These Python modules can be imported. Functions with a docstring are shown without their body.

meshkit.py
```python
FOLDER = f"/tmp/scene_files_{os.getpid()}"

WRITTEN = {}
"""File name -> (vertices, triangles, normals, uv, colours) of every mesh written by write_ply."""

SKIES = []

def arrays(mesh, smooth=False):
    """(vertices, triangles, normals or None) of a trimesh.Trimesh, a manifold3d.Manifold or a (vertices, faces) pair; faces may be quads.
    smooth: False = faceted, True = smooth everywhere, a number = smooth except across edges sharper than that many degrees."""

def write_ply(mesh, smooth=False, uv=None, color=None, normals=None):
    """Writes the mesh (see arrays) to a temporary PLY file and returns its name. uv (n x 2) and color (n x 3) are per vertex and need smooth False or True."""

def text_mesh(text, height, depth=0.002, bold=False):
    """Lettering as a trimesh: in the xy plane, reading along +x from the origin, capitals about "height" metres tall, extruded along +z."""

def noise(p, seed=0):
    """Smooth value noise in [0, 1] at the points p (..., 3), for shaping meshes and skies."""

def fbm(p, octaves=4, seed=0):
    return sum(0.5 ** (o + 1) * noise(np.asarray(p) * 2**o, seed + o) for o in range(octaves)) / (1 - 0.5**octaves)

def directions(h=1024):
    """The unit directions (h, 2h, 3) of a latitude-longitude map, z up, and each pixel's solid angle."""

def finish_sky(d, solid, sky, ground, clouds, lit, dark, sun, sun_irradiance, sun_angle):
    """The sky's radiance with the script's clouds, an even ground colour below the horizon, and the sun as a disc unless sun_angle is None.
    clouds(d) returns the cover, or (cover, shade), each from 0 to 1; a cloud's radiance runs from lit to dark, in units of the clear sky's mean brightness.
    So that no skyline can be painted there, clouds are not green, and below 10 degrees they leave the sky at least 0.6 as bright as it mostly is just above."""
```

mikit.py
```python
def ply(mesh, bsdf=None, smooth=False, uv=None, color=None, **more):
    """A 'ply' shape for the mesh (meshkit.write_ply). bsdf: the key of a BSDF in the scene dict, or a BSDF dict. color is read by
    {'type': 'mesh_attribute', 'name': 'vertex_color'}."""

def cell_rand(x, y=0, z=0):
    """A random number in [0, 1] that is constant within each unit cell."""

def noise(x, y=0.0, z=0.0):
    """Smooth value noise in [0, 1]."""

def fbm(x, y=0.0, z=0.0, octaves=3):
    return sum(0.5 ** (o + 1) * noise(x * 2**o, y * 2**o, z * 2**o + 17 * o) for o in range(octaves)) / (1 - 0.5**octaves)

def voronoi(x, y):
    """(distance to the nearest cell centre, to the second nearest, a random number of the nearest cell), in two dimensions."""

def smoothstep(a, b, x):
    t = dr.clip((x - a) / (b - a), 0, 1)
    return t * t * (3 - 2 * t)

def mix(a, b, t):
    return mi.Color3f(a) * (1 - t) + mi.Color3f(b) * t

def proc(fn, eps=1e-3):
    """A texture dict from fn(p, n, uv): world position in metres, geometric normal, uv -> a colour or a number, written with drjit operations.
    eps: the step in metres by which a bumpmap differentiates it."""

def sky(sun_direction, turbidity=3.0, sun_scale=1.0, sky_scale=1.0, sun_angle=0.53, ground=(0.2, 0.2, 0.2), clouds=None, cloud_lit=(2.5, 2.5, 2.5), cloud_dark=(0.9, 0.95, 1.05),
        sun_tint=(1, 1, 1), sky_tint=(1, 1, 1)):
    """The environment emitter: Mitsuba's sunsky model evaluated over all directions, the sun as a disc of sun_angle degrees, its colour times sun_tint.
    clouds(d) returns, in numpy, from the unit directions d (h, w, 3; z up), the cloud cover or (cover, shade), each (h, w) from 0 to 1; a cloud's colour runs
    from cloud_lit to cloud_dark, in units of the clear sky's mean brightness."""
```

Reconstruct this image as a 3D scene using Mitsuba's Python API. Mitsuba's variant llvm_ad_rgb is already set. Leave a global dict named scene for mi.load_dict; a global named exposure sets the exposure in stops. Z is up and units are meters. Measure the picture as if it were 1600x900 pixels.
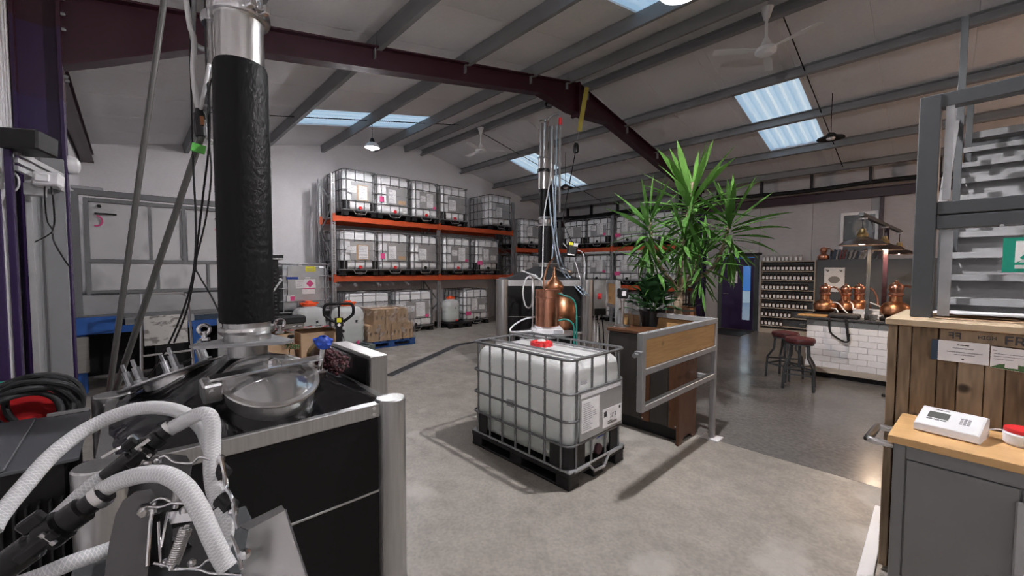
import math, random
import numpy as np, trimesh, manifold3d
import mitsuba as mi, drjit as dr
import mikit, meshkit
from shapely.geometry import Polygon
from mikit import noise, fbm, cell_rand, smoothstep, mix, proc

T = mi.ScalarTransform4f
scene, labels = {'type': 'scene'}, {}
V = np.array
rng = random.Random(7)

# ------------------------------------------------------------------ camera, sky, exposure
exposure = 0.15
YAW, PITCH, ROLL = math.radians(43.53), math.radians(2.5586), math.radians(0.16)
CAM = V([0.0, 0.0, 1.7])
_f = V([math.sin(YAW) * math.cos(PITCH), math.cos(YAW) * math.cos(PITCH), -math.sin(PITCH)])
_r0 = V([math.cos(YAW), -math.sin(YAW), 0.0])
_u0 = np.cross(_r0, _f)
_up = _u0 * math.cos(ROLL) - _r0 * math.sin(ROLL)
scene['camera'] = {'type': 'perspective', 'fov': 2 * math.degrees(math.atan(800 / 630.0)), 'fov_axis': 'x', 'near_clip': 0.05, 'far_clip': 500.0,
                   'to_world': T().look_at(origin=CAM.tolist(), target=(CAM + _f).tolist(), up=_up.tolist())}
scene['sky'] = {**mikit.sky((0.3, 0.5, 0.12), turbidity=3.0, sun_scale=0.0, sky_scale=15.0, sky_tint=(1.08, 1.0, 0.93), ground=(0.25, 0.25, 0.27)), 'sampling_weight': 1.0}

# ------------------------------------------------------------------ mesh helpers
def box(x0, x1, y0, y1, z0, z1):
    m = trimesh.creation.box((x1 - x0, y1 - y0, z1 - z0)); m.apply_translation(((x0 + x1) / 2, (y0 + y1) / 2, (z0 + z1) / 2)); return m
def rbox(x0, x1, y0, y1, z0, z1, r=0.004):
    pts = []
    for sx, X in ((1, x0), (-1, x1)):
        for sy, Y in ((1, y0), (-1, y1)):
            for sz, Z in ((1, z0), (-1, z1)):
                pts += [(X, Y + sy * r, Z + sz * r), (X + sx * r, Y, Z + sz * r), (X + sx * r, Y + sy * r, Z)]
    return trimesh.convex.convex_hull(V(pts))
def sbox(x0, x1, y0, y1, z0, z1, r, n=4):
    """box with round vertical and horizontal edges of radius r"""
    pts = []
    a = [i * math.pi / 2 / n for i in range(n + 1)]
    for sx, X in ((-1, x0 + r), (1, x1 - r)):
        for sy, Y in ((-1, y0 + r), (1, y1 - r)):
            for sz, Z in ((-1, z0 + r), (1, z1 - r)):
                for t in a:
                    for p in a:
                        pts.append((X + sx * r * math.cos(t) * math.cos(p), Y + sy * r * math.sin(t) * math.cos(p), Z + sz * r * math.sin(p)))
    return trimesh.convex.convex_hull(V(pts))
def frame_of(d, up=(0, 0, 1)):
    d = V(d, float); d = d / np.linalg.norm(d); up = V(up, float)
    if abs(d @ up) > 0.98: up = V([0, 1.0, 0]) if abs(d[1]) < 0.9 else V([1.0, 0, 0])
    s = np.cross(up, d); s /= np.linalg.norm(s); return d, s, np.cross(d, s)
def bar(a, b, w, h=None, up=(0, 0, 1), c=0.0):
    """square bar from a to b; w across, h along up"""
    a, b = V(a, float), V(b, float); h = w if h is None else h
    d, s, u = frame_of(b - a, up); L = np.linalg.norm(b - a)
    m = rbox(-w / 2, w / 2, -h / 2, h / 2, 0, L, c) if c else box(-w / 2, w / 2, -h / 2, h / 2, 0, L)
    M = np.eye(4); M[:3, 0], M[:3, 1], M[:3, 2], M[:3, 3] = s, u, d, a
    m.apply_transform(M); return m
def curve(pts, per=8, closed=False):
    p = V(pts, float); n = len(p)
    if n < 3: return p
    out = []
    rngi = range(n if closed else n - 1)
    for i in rngi:
        if closed: p0, p1, p2, p3 = p[i - 1], p[i], p[(i + 1) % n], p[(i + 2) % n]
        else: p0, p1, p2, p3 = p[max(i - 1, 0)], p[i], p[i + 1], p[min(i + 2, n - 1)]
        for k in range(per):
            t = k / per
            out.append(0.5 * ((2 * p1) + (-p0 + p2) * t + (2 * p0 - 5 * p1 + 4 * p2 - p3) * t * t + (-p0 + 3 * p1 - 3 * p2 + p3) * t ** 3))
    if not closed: out.append(p[-1])
    return V(out)
def tube(pts, r, n=8, smooth=0, closed=False, caps=True):
    p = curve(pts, smooth, closed) if smooth else V(pts, float)
    N = len(p); r = np.broadcast_to(V(r, float), (N,)) if np.ndim(r) == 0 or len(np.atleast_1d(r)) == N else np.interp(np.linspace(0, 1, N), np.linspace(0, 1, len(r)), r)
    tg = np.roll(p, -1, 0) - np.roll(p, 1, 0) if closed else np.gradient(p, axis=0)
    tg /= np.linalg.norm(tg, axis=1, keepdims=True) + 1e-12
    _, s, u = frame_of(tg[0]); rings = []
    for i in range(N):
        s = s - tg[i] * (s @ tg[i]); s /= np.linalg.norm(s) + 1e-12; u = np.cross(tg[i], s)
        k = 1.0
        if not closed and 0 < i < N - 1:
            a = p[i] - p[i - 1]; b = p[i + 1] - p[i]; ca = a @ b / (np.linalg.norm(a) * np.linalg.norm(b) + 1e-12)
            k = min(1.6, 1 / max(0.5, math.sqrt((1 + max(ca, -0.5)) / 2)))
        an = np.arange(n) * 2 * math.pi / n
        rings.append(p[i] + r[i] * k * (np.cos(an)[:, None] * s + np.sin(an)[:, None] * u))
    v = np.vstack(rings); f = []
    for i in range(N if closed else N - 1):
        j = (i + 1) % N
        for q in range(n):
            a, b, c, d = i * n + q, i * n + (q + 1) % n, j * n + (q + 1) % n, j * n + q
            f += [(a, b, c), (a, c, d)]
    if caps and not closed:
        v = np.vstack([v, p[:1], p[-1:]]); e = len(v) - 2
        for q in range(n): f += [(e, (q + 1) % n, q), (e + 1, (N - 1) * n + q, (N - 1) * n + (q + 1) % n)]
    return trimesh.Trimesh(v, f, process=False)
def rod(a, b, r, n=12, r2=None):
    return tube([a, b], [r, r if r2 is None else r2], n)
def lathe(prof, n=32, at=(0, 0, 0)):
    """profile [(r, z)], bottom to top on the outside"""
    P = V(prof, float); an = np.arange(n) * 2 * math.pi / n; N = len(P)
    v = np.stack([P[:, None, 0] * np.cos(an), P[:, None, 0] * np.sin(an), np.broadcast_to(P[:, None, 1], (N, n))], -1).reshape(-1, 3); f = []
    for i in range(N - 1):
        for q in range(n):
            a, b, c, d = i * n + q, i * n + (q + 1) % n, (i + 1) * n + (q + 1) % n, (i + 1) * n + q
            if P[i, 0] > 1e-9: f.append((a, b, c))
            if P[i + 1, 0] > 1e-9: f.append((a, c, d))
    m = trimesh.Trimesh(v + V(at, float), f, process=False); m.merge_vertices(); return m
def prism(poly, h, holes=()):
    return trimesh.creation.extrude_polygon(Polygon(poly, holes), h, engine='earcut')
def cat(*ms):
    out = []
    for m in ms: out += list(m) if isinstance(m, (list, tuple)) else [m]
    return trimesh.util.concatenate(out)
def mv(m, x=0, y=0, z=0):
    m = m.copy(); m.apply_translation((x, y, z)); return m
def tf(m, M):
    m = m.copy(); m.apply_transform(M); return m
def rot(axis, deg, at=(0, 0, 0)):
    return trimesh.transformations.rotation_matrix(math.radians(deg), axis, at)
def TR(x, y, z): return trimesh.transformations.translation_matrix((x, y, z))
def at(x, y, z=0, rz=0): return TR(x, y, z) @ rot((0, 0, 1), rz)
def basis(o, X, Y, Z):
    M = np.eye(4)
    for i, a in enumerate((X, Y, Z)): M[:3, i] = V(a, float) / np.linalg.norm(a)
    M[:3, 3] = o; return M
def quad(a, b, c, d, t=0.0):
    """plate with corners a b c d (counter-clockwise seen from its front), thickness t behind"""
    p = V([a, b, c, d], float)
    if not t: return trimesh.Trimesh(p, [(0, 1, 2), (0, 2, 3)], process=False)
    nn = np.cross(p[1] - p[0], p[3] - p[0]); nn /= np.linalg.norm(nn)
    v = np.vstack([p, p - nn * t]); f = [(0, 1, 2), (0, 2, 3), (4, 6, 5), (4, 7, 6)]
    for i in range(4): j = (i + 1) % 4; f += [(i, i + 4, j + 4), (i, j + 4, j)]
    return trimesh.Trimesh(v, f, process=False)

# ------------------------------------------------------------------ scene helpers
def uniq(key):
    if key not in labels and key not in scene: return key
    n = _count.get(key, 0) + 1
    while f'{key}_{n:03d}' in labels or f'{key}_{n:03d}' in scene: n += 1
    _count[key] = n; return f'{key}_{n:03d}'
_count = {}
def thing(name, label, cat_, group=None, kind=None):
    key = uniq(name); labels[key] = {'label': label}
    if cat_: labels[key]['category'] = cat_
    if group: labels[key]['group'] = group
    if kind: labels[key]['kind'] = kind
    return key
def put(parent, name, mesh, mat, smooth=False, M=None, label=None, kind=None, **more):
    """one entry; mesh may be a ready ply dict"""
    key = uniq(f'{parent}__{name}' if parent else name)
    d = dict(mesh) if isinstance(mesh, dict) else mikit.ply(mesh, mat, smooth=smooth, **more)
    if isinstance(mesh, dict) and mat: d['bsdf'] = {'type': 'ref', 'id': mat}
    if M is not None: d['to_world'] = T(np.asarray(M).tolist())
    scene[key] = d
    if label or kind:
        labels[key] = {}
        if label: labels[key]['label'] = label
        if kind: labels[key]['kind'] = kind
    return key
def solo(name, mesh, mat, label, cat_, group=None, smooth=False, M=None, kind=None, **more):
    key = put(None, name, mesh, mat, smooth, M, **more); labels[key] = {'label': label}
    if cat_: labels[key]['category'] = cat_
    if group: labels[key]['group'] = group
    if kind: labels[key]['kind'] = kind
    return key
class Kit:
    """a prototype: parts as (path, ply dict, label); stamped under any number of keys"""
    def __init__(s): s.parts = []
    def add(s, path, mesh, mat, smooth=False, label=None, M=None):
        s.parts.append((path, mikit.ply(mesh, mat, smooth=smooth), label, M))
        return path
    def stamp(s, name, label, cat_, M, group=None, skip=(), swap=None):
        t = thing(name, label, cat_, group); names = {}
        for path, d, lab, PM in s.parts:
            if path.split('#')[0] in skip: continue
            bits = path.split('__'); par = t
            for b in range(1, len(bits)): par = names['__'.join(bits[:b])]
            MM = M if PM is None else M @ PM
            k = put(par, bits[-1].split('#')[0], d, (swap or {}).get(path.split('#')[0]), M=MM, label=lab); names[path] = k
        return t
def struct(name, mesh, mat, parent=None, smooth=False, label=None, M=None):
    key = put(parent, name, mesh, mat, smooth, M)
    if parent is None:
        labels[key] = {'kind': 'structure'}
        if label: labels[key]['label'] = label
    return key

# ------------------------------------------------------------------ materials
def mat(key, color, rough=0.5, metal=0.0, spec=0.5, two=True, bump=None, **more):
    c = color if isinstance(color, dict) else {'type': 'rgb', 'value': list(color)}
    d = {'type': 'principled', 'base_color': c, 'roughness': rough, 'metallic': metal, 'specular': spec, **more}
    if bump: d = {'type': 'bumpmap', 'arbitrary': bump[0], 'scale': bump[1], 'bsdf': d}
    scene[key] = {'type': 'twosided', 'bsdf': d} if two else d
    return key
def flat(key, color):
    c = color if isinstance(color, dict) else {'type': 'rgb', 'value': list(color)}
    scene[key] = {'type': 'twosided', 'bsdf': {'type': 'diffuse', 'reflectance': c}}; return key
flat('m_wall', proc(lambda p, n, uv: mix((.66, .65, .665), (.74, .73, .745), fbm(p.x * 1.3, p.y * 1.3, p.z * 1.7, 3)) * (0.97 + 0.06 * noise(p.x * 40, p.y * 40, p.z * 40))))
flat('m_wall_panel', proc(lambda p, n, uv: mix((.46, .445, .45), (.54, .525, .53), fbm(p.y * 1.7, p.z * 1.1, p.x, 3)) * (0.94 + 0.1 * noise(p.x * 60, p.y * 14, p.z * 60))))
flat('m_ceiling', proc(lambda p, n, uv: mix((.68, .67, .68), (.76, .75, .76), fbm(p.x * .9, p.y * .6, 0, 3)) * (0.97 + 0.05 * noise(p.x * 50, p.y * 50))))
def concrete(p, n, uv):
    a = fbm(p.x * 0.55, p.y * 0.55, 0, 4); b = fbm(p.x * 3.1 + 9, p.y * 3.1, 0, 4); g = noise(p.x * 70, p.y * 70); s = fbm(p.x * 11, p.y * 9 + 4, 3, 3)
    c = mix((.20, .184, .160), (.325, .302, .270), a * 0.55 + b * 0.5)
    c = c * (0.90 + 0.2 * g) * (0.86 + 0.26 * s)
    return mix(c, mi.Color3f(.46, .435, .40), smoothstep(.62, .78, fbm(p.x * 1.9 + 31, p.y * 1.9, 1, 4)) * .45)
mat('m_floor', proc(concrete), rough=proc(lambda p, n, uv: 0.30 + 0.22 * fbm(p.x * 1.2, p.y * 1.2, 5, 3)), spec=0.45)
mat('m_floorcoat', proc(lambda p, n, uv: mix((.085, .08, .076), (.15, .143, .135), fbm(p.x * 1.1, p.y * 1.1, 2, 4)) * (.85 + .3 * noise(p.x * 45, p.y * 45))), rough=proc(lambda p, n, uv: 0.15 + 0.14 * fbm(p.x * 2.2, p.y * 2.2, 8, 3)), spec=.5)
flat('m_purlin', proc(lambda p, n, uv: mix((.20, .205, .21), (.27, .275, .28), fbm(p.x * 9, p.y * 2.2, p.z * 9, 3))))
mat('m_burgundy', (.028, .006, .012), .42, spec=.4)
mat('m_purple', (.022, .009, .052), .42, spec=.4)
mat('m_cage', (.17, .175, .18), .4, .5)
mat('m_darksteel', (.050, .055, .059), .45, spec=.4)
mat('m_galv', proc(lambda p, n, uv: mix((.30, .31, .32), (.44, .45, .46), fbm(p.x * 14, p.y * 14, p.z * 14, 3))), .42, .75)
mat('m_steel', (.62, .61, .60), .25, 1.0)
mat('m_brushed', proc(lambda p, n, uv: mix((.47, .47, .47), (.55, .55, .545), noise(p.x * 190, p.y * 190, p.z * 4))), .34, .95)
mat('m_chrome', (.74, .74, .75), .10, 1.0)
mat('m_copper', proc(lambda p, n, uv: mix((.62, .27, .17), (.80, .42, .29), fbm(p.x * 16, p.y * 16, p.z * 16, 3))), .24, 1.0)
mat('m_copper_old', proc(lambda p, n, uv: mix((.36, .15, .07), (.55, .26, .14), fbm(p.x * 13, p.y * 13, p.z * 13, 3))), .34, 1.0)
mat('m_brass', (.70, .52, .25), .25, 1.0)
mat('m_black', (.009, .009, .0095), .45, spec=.3)
mat('m_rubber', (.020, .021, .022), .62, spec=.35)
mat('m_foam', (.005, .0053, .0056), .55, spec=.16, bump=(proc(lambda p, n, uv: fbm(p.x * 60, p.y * 60, p.z * 45, 3)), .006))
mat('m_hdpe', (.80, .81, .82), .34, spec=.45)
mat('m_white', (.74, .74, .75), .38, spec=.5)
mat('m_paper', proc(lambda p, n, uv: mix((.74, .74, .745), (.82, .82, .82), noise(p.x * 25, p.y * 25, p.z * 25))), .7, spec=.2)
mat('m_ink', (.05, .05, .055), .7, spec=.2)
mat('m_greyink', (.36, .36, .38), .7, spec=.2)
mat('m_pink', (.70, .10, .27), .6, spec=.2)
mat('m_yellow', (.78, .72, .04), .55, spec=.3)
mat('m_blue', (.015, .055, .34), .4)
mat('m_bluepaint', proc(lambda p, n, uv: mix((.012, .075, .30), (.025, .12, .42), fbm(p.x * 6, p.y * 6, p.z * 6, 3))), .42)
mat('m_red', (.62, .03, .035), .38)
mat('m_orange', (.85, .10, .02), .42)
mat('m_rackorange', proc(lambda p, n, uv: mix((.40, .060, .020), (.52, .085, .026), fbm(p.x * 4, p.y * 8, p.z * 8, 3))), .48, spec=.35)
mat('m_cardboard', proc(lambda p, n, uv: mix((.40, .27, .165), (.50, .35, .225), fbm(p.x * 5, p.y * 5, p.z * 30, 3))), .75, spec=.2)
mat('m_plate', proc(lambda p, n, uv: mix((.36, .365, .37), (.44, .445, .45), fbm(p.x * 7, p.y * 7, p.z * 7, 3))), .45, .5)
mat('m_green', (.0, .26, .17), .45)
mat('m_tape', (.10, .42, .07), .5)

# ------------------------------------------------------------------ the room
XL, XR, XC, YF, YB = -0.62, 12.82, 6.4, -8.0, 11.15
def roof(x): return 5.47 - 0.205 * abs(x - XC)
NR, NL = V([0.205, 0, 1]) / math.hypot(.205, 1), V([-0.205, 0, 1]) / math.hypot(.205, 1)
SKY = [(2.42, 5.2, 8.1, 9.2), (8.3, 11.05, 8.0, 9.1), (8.3, 11.05, 1.75, 2.8), (2.42, 5.2, 1.9, 2.95), (2.42, 5.2, -4.4, -3.3), (8.3, 11.05, -4.5, -3.4)]
fl0 = struct('floor', box(XL - .2, XR + .2, YF - .2, YB + .2, -0.1, 0.0), 'm_floor', label='worn grey polished concrete floor with faint cracks')
put(fl0, 'coated_bay', box(4.22, XR, YF, 4.6, -.05, .0012), 'm_floorcoat', label='darker glossy coated floor bay before the tasting bar')
# ceiling: a sheet per metre, its long edges bevelled so that each joint shows
cuts = sorted({YF, YB} | {c for s in SKY for c in s[2:]})
ys = [YF]
for a, b in zip(cuts, cuts[1:]):
    k = max(1, round((b - a) / 1.1)); ys += [a + (b - a) * i / k for i in range(1, k + 1)]
ceil = struct('ceiling', cat(box(XC - .16, XC + .16, YF, YB, roof(XC) + .052, roof(XC) + .1)), 'm_ceiling', label='pale lined roof of the hall')
def panel(xa, xb, y0, y1):
    v = []
    for x in (xa, xb):
        z = roof(x) + (0.004 if abs(x - XC) < .01 else 0)
        v += [(x, y0, z + .006), (x, y0 + .006, z), (x, y1 - .006, z), (x, y1, z + .006), (x, y1, z + .06), (x, y0, z + .06)]
    return trimesh.convex.convex_hull(V(v))
for y0, y1 in zip(ys, ys[1:]):
    for xa, xb in ((XL - .1, XC), (XC, XR + .1)):
        holes = sorted((s[0], s[1]) for s in SKY if s[2] - .01 < (y0 + y1) / 2 < s[3] + .01 and xa < s[0] < xb)
        x = xa
        for h in holes:
            put(ceil, 'panel', panel(x, h[0], y0, y1), 'm_ceiling'); x = h[1]
        put(ceil, 'panel', panel(x, xb, y0, y1), 'm_ceiling')
scene['m_rooflight'] = {'type': 'principledthin', 'base_color': {'type': 'rgb', 'value': [.86, .91, .95]}, 'roughness': .5, 'diff_trans': 1.5, 'spec_trans': 0.0}
for s in SKY:
    n = 56; yy = np.linspace(s[2], s[3], n + 1); wv = .03 + .009 * np.clip(np.sin((yy - s[2]) / (s[3] - s[2]) * 2 * math.pi * 5) * 2, -1, 1)
    xs = np.linspace(s[0], s[1], 3)
    v = [(x, y, roof(x) + w) for x in xs for y, w in zip(yy, wv)]; m = n + 1
    f = [(i * m + j, i * m + j + 1, (i + 1) * m + j + 1, (i + 1) * m + j) for i in range(2) for j in range(n)]
    w_ = struct('window_%d' % (SKY.index(s) + 1), (v, f), 'm_rooflight', label='ribbed translucent rooflight sheet glowing pale blue between purlins')
    fr = [bar((s[0], y, roof(s[0]) + .004), (s[1], y, roof(s[1]) + .004), .02, .02) for y in s[2:]]
    put(w_, 'frame', cat(fr), 'm_white')
# back wall (gable), left wall, wall behind the camera
def gable(y0, y1):
    v = [(XL - .2, 0), (XR + .2, 0), (XR + .2, roof(XR + .2) + .05), (XC, roof(XC) + .05), (XL - .2, roof(XL - .2) + .05)]
    m = prism(v, y1 - y0); m.apply_transform(rot((1, 0, 0), 90)); m.apply_translation((0, y1, 0)); return m
struct('wall_back', gable(YB, YB + .2), 'm_wall', label='white gable wall behind the racking')
struct('wall_front', gable(YF - .2, YF), 'm_wall')
wl = struct('wall_left', box(XL - .2, XL, YF, YB, 0, roof(XL) + .06), 'm_wall', label='white ribbed wall behind the purple column')
for i in range(36):
    y = 1.2 + i * .11
    put(wl, 'rib', box(XL, XL + .012, y, y + .05, 0, 4.0), 'm_wall')
# right wall: slab round the door opening, panels with open joints on top
DY0, DY1, DZ = 3.44, 4.50, 2.17
wr = struct('wall_right', cat(box(XR + .02, XR + .25, YF, DY0, 0, roof(XR) + .1), box(XR + .02, XR + .25, DY1, YB, 0, roof(XR) + .1), box(XR + .02, XR + .25, DY0, DY1, DZ, roof(XR) + .1)), 'm_purlin', label='pale panelled side wall')
pys = [YF, -6.6, -5.2, -3.9, -2.6, -1.3, .05, 1.12, 2.25, DY0, DY1, 5.8, 7.1, 8.4, 9.7, YB]
for a, b in zip(pys, pys[1:]):
    z0 = DZ if a == DY0 else 0
    put(wr, 'panel', rbox(XR, XR + .022, a + .004, b - .004, z0, 4.2, .003), 'm_wall_panel')
# door with its slim window, frame, notice and handle
dr_ = struct('door_1', cat(box(XR - .01, XR + .035, 3.56, 3.64, 0, 2.06), box(XR - .01, XR + .035, 3.845, 4.39, 0, 2.06), box(XR - .01, XR + .035, 3.64, 3.845, 0, .28), box(XR - .01, XR + .035, 3.64, 3.845, 1.83, 2.06)), 'm_purple', label='purple door with a tall slim window')
scene['m_pane'] = {'type': 'thindielectric', 'int_ior': 1.5}
put(dr_, 'pane', box(XR + .008, XR + .014, 3.64, 3.845, .28, 1.83), 'm_pane')
put(dr_, 'frame', cat(box(XR - .03, XR + .02, DY0, 3.55, 0, 2.17), box(XR - .03, XR + .02, 4.40, DY1, 0, 2.17), box(XR - .03, XR + .02, 3.55, 4.40, 2.07, 2.17)), 'm_darksteel')
put(dr_, 'handle', cat(rod((XR - .06, 4.33, 1.02), (XR - .06, 4.20, 1.02), .01), rod((XR - .06, 4.33, 1.02), (XR, 4.33, 1.02), .012)), 'm_steel', 30)
put(dr_, 'header', rbox(XR - .10, XR - .035, 3.36, 4.55, 2.14, 2.20, .01), 'm_black')
nt = solo('notice', box(XR - .016, XR - .0105, 3.98, 4.22, 1.34, 1.68), 'm_paper', 'sheet of paper taped to the purple door', 'notice')
for i in range(7): put(nt, 'print_line', box(XR - .018, XR - .016, 4.01, 4.19 - .03 * (i % 3), 1.40 + .035 * i, 1.41 + .035 * i), 'm_greyink')
# outside the door: yard and a pale building across it, real things in daylight
flat('m_yard', (.42, .42, .44)); flat('m_cladblue', (.10, .30, .72))
solo('yard', box(XR + .25, 60, -30, 40, -.12, -.03), 'm_yard', 'pale paved yard seen through the slim door window', 'yard', kind='structure')
b_ = thing('building', 'blue-clad building with a white foot across the yard, glimpsed through the door window', 'building')
put(b_, 'wall', box(24, 25, 2, 10.6, -.03, .62), 'm_white'); put(b_, 'cladding', box(23.95, 25, 2, 10.6, .62, 3.0), 'm_cladblue', label='blue cladding'); put(b_, 'roof', prism([(23.6, 3.0), (25.4, 3.0), (24.5, 3.5)], 9), 'm_white', M=TR(0, 10.8, 0) @ rot((1, 0, 0), 90))
# eaves beams and low sill
def ibeam(a, b, h, w, up=(0, 0, 1), tw=.02):
    a, b = V(a, float), V(b, float); d, s, u = frame_of(b - a, up)
    return cat(bar(a, b, tw, h, up), bar(a + u * h / 2, b + u * h / 2, w, .02, up), bar(a - u * h / 2, b - u * h / 2, w, .02, up))
solo('eaves_beam', ibeam((XR - .14, YF, 3.54), (XR - .14, YB, 3.54), .2, .16), 'm_burgundy', 'burgundy steel eaves beam along the side wall above the door', 'beam')
solo('eaves_beam', ibeam((XL + .12, 5.0, 3.80), (XL + .12, YB, 3.80), .16, .16), 'm_burgundy', 'burgundy eaves beam running from the purple column to the back corner', 'beam')
solo('eaves_duct', cat(tube([(XR - .42, y, 3.72 + .02 * math.sin(y * 2)) for y in np.linspace(-6, 10.5, 40)], .05, 10), [box(XR - .47, XR - .36, y, y + .05, 3.74, roof(XR - .4) - .15) for y in np.arange(-5.5, 10.5, 1.1)]), 'm_black', 'black trunking clipped in the dark eaves above the side wall', 'trunking', smooth=30)
# portal frame: purple column, burgundy rafters
YP = 4.95
pf = thing('portal_frame', 'burgundy steel portal rafter rising from a purple column to the ridge', 'steel frame')
put(pf, 'column', cat(box(-.36, -.34, YP - .09, YP + .09, 0, 3.62), box(-.6, -.58, YP - .09, YP + .09, 0, 3.62), box(-.58, -.36, YP - .012, YP + .012, 0, 3.62)), 'm_purple', label='purple steel column')
put(pf, 'base_plate', box(-.61, -.30, YP - .12, YP + .12, 0, .02), 'm_purple')
def rz(x): return roof(x) - .17
def rafter(x0, x1):
    """web and flanges of a rafter with the deeper haunches at eaves and ridge"""
    s = 1 if x1 > x0 else -1; L = abs(x1 - x0)
    key = [0, .28, 1.02, L - 1.05, L - .22, L]; dep = [.58, .50, .26, .27, .52, .56]
    top = [(x0 + s * k, rz(x0 + s * k)) for k in key]; bot = [(x, z - d) for (x, z), d in zip(top, dep)]
    web = prism(top + bot[::-1], .02); web.apply_transform(rot((1, 0, 0), 90)); web.apply_translation((0, YP + .01, 0))
    if web.volume < 0: web.invert()
    fl = [bar((a[0], YP, a[1]), (b[0], YP, b[1]), .17, .018) for row in (top, bot) for a, b in zip(row, row[1:])]
    return cat(web, fl)
put(pf, 'rafter', rafter(-.34, 6.39), 'm_burgundy'); put(pf, 'rafter', rafter(12.55, 6.41), 'm_burgundy')
put(pf, 'knee', cat(box(-.6, -.34, YP - .012, YP + .012, 3.05, 4.0), box(-.362, -.338, YP - .09, YP + .09, 3.05, 3.98), box(-.602, -.578, YP - .09, YP + .09, 3.05, 3.95), bar((-.6, YP, 3.98), (-.34, YP, 4.0), .18, .02)), 'm_burgundy')
put(pf, 'apex_plate', cat(box(6.375, 6.425, YP - .10, YP + .10, rz(6.4) - .62, rz(6.4) + .02)), 'm_burgundy')
for z in (3.25, 3.62, 3.74, 3.86):
    for y in (-.05, .05):
        put(pf, 'bolt', cat(rod((-.337, YP + y, z), (-.315, YP + y, z), .014, 6), rod((-.315, YP + y, z), (-.31, YP + y, z), .009, 8)), 'm_galv')
put(pf, 'column', cat(box(12.56, 12.58, YP - .09, YP + .09, 0, 3.7), box(12.78, 12.8, YP - .09, YP + .09, 0, 3.7), box(12.58, 12.78, YP - .012, YP + .012, 0, 3.7)), 'm_purple')
pf2 = thing('wall_post', 'slim burgundy post standing against the side wall beside the framed picture', 'post')
put(pf2, 'shaft', box(XR - .085, XR - .005, .90, .97, 0, 3.44), 'm_burgundy'); put(pf2, 'foot', box(XR - .088, XR - .003, .86, 1.01, 0, .015), 'm_burgundy')
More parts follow.
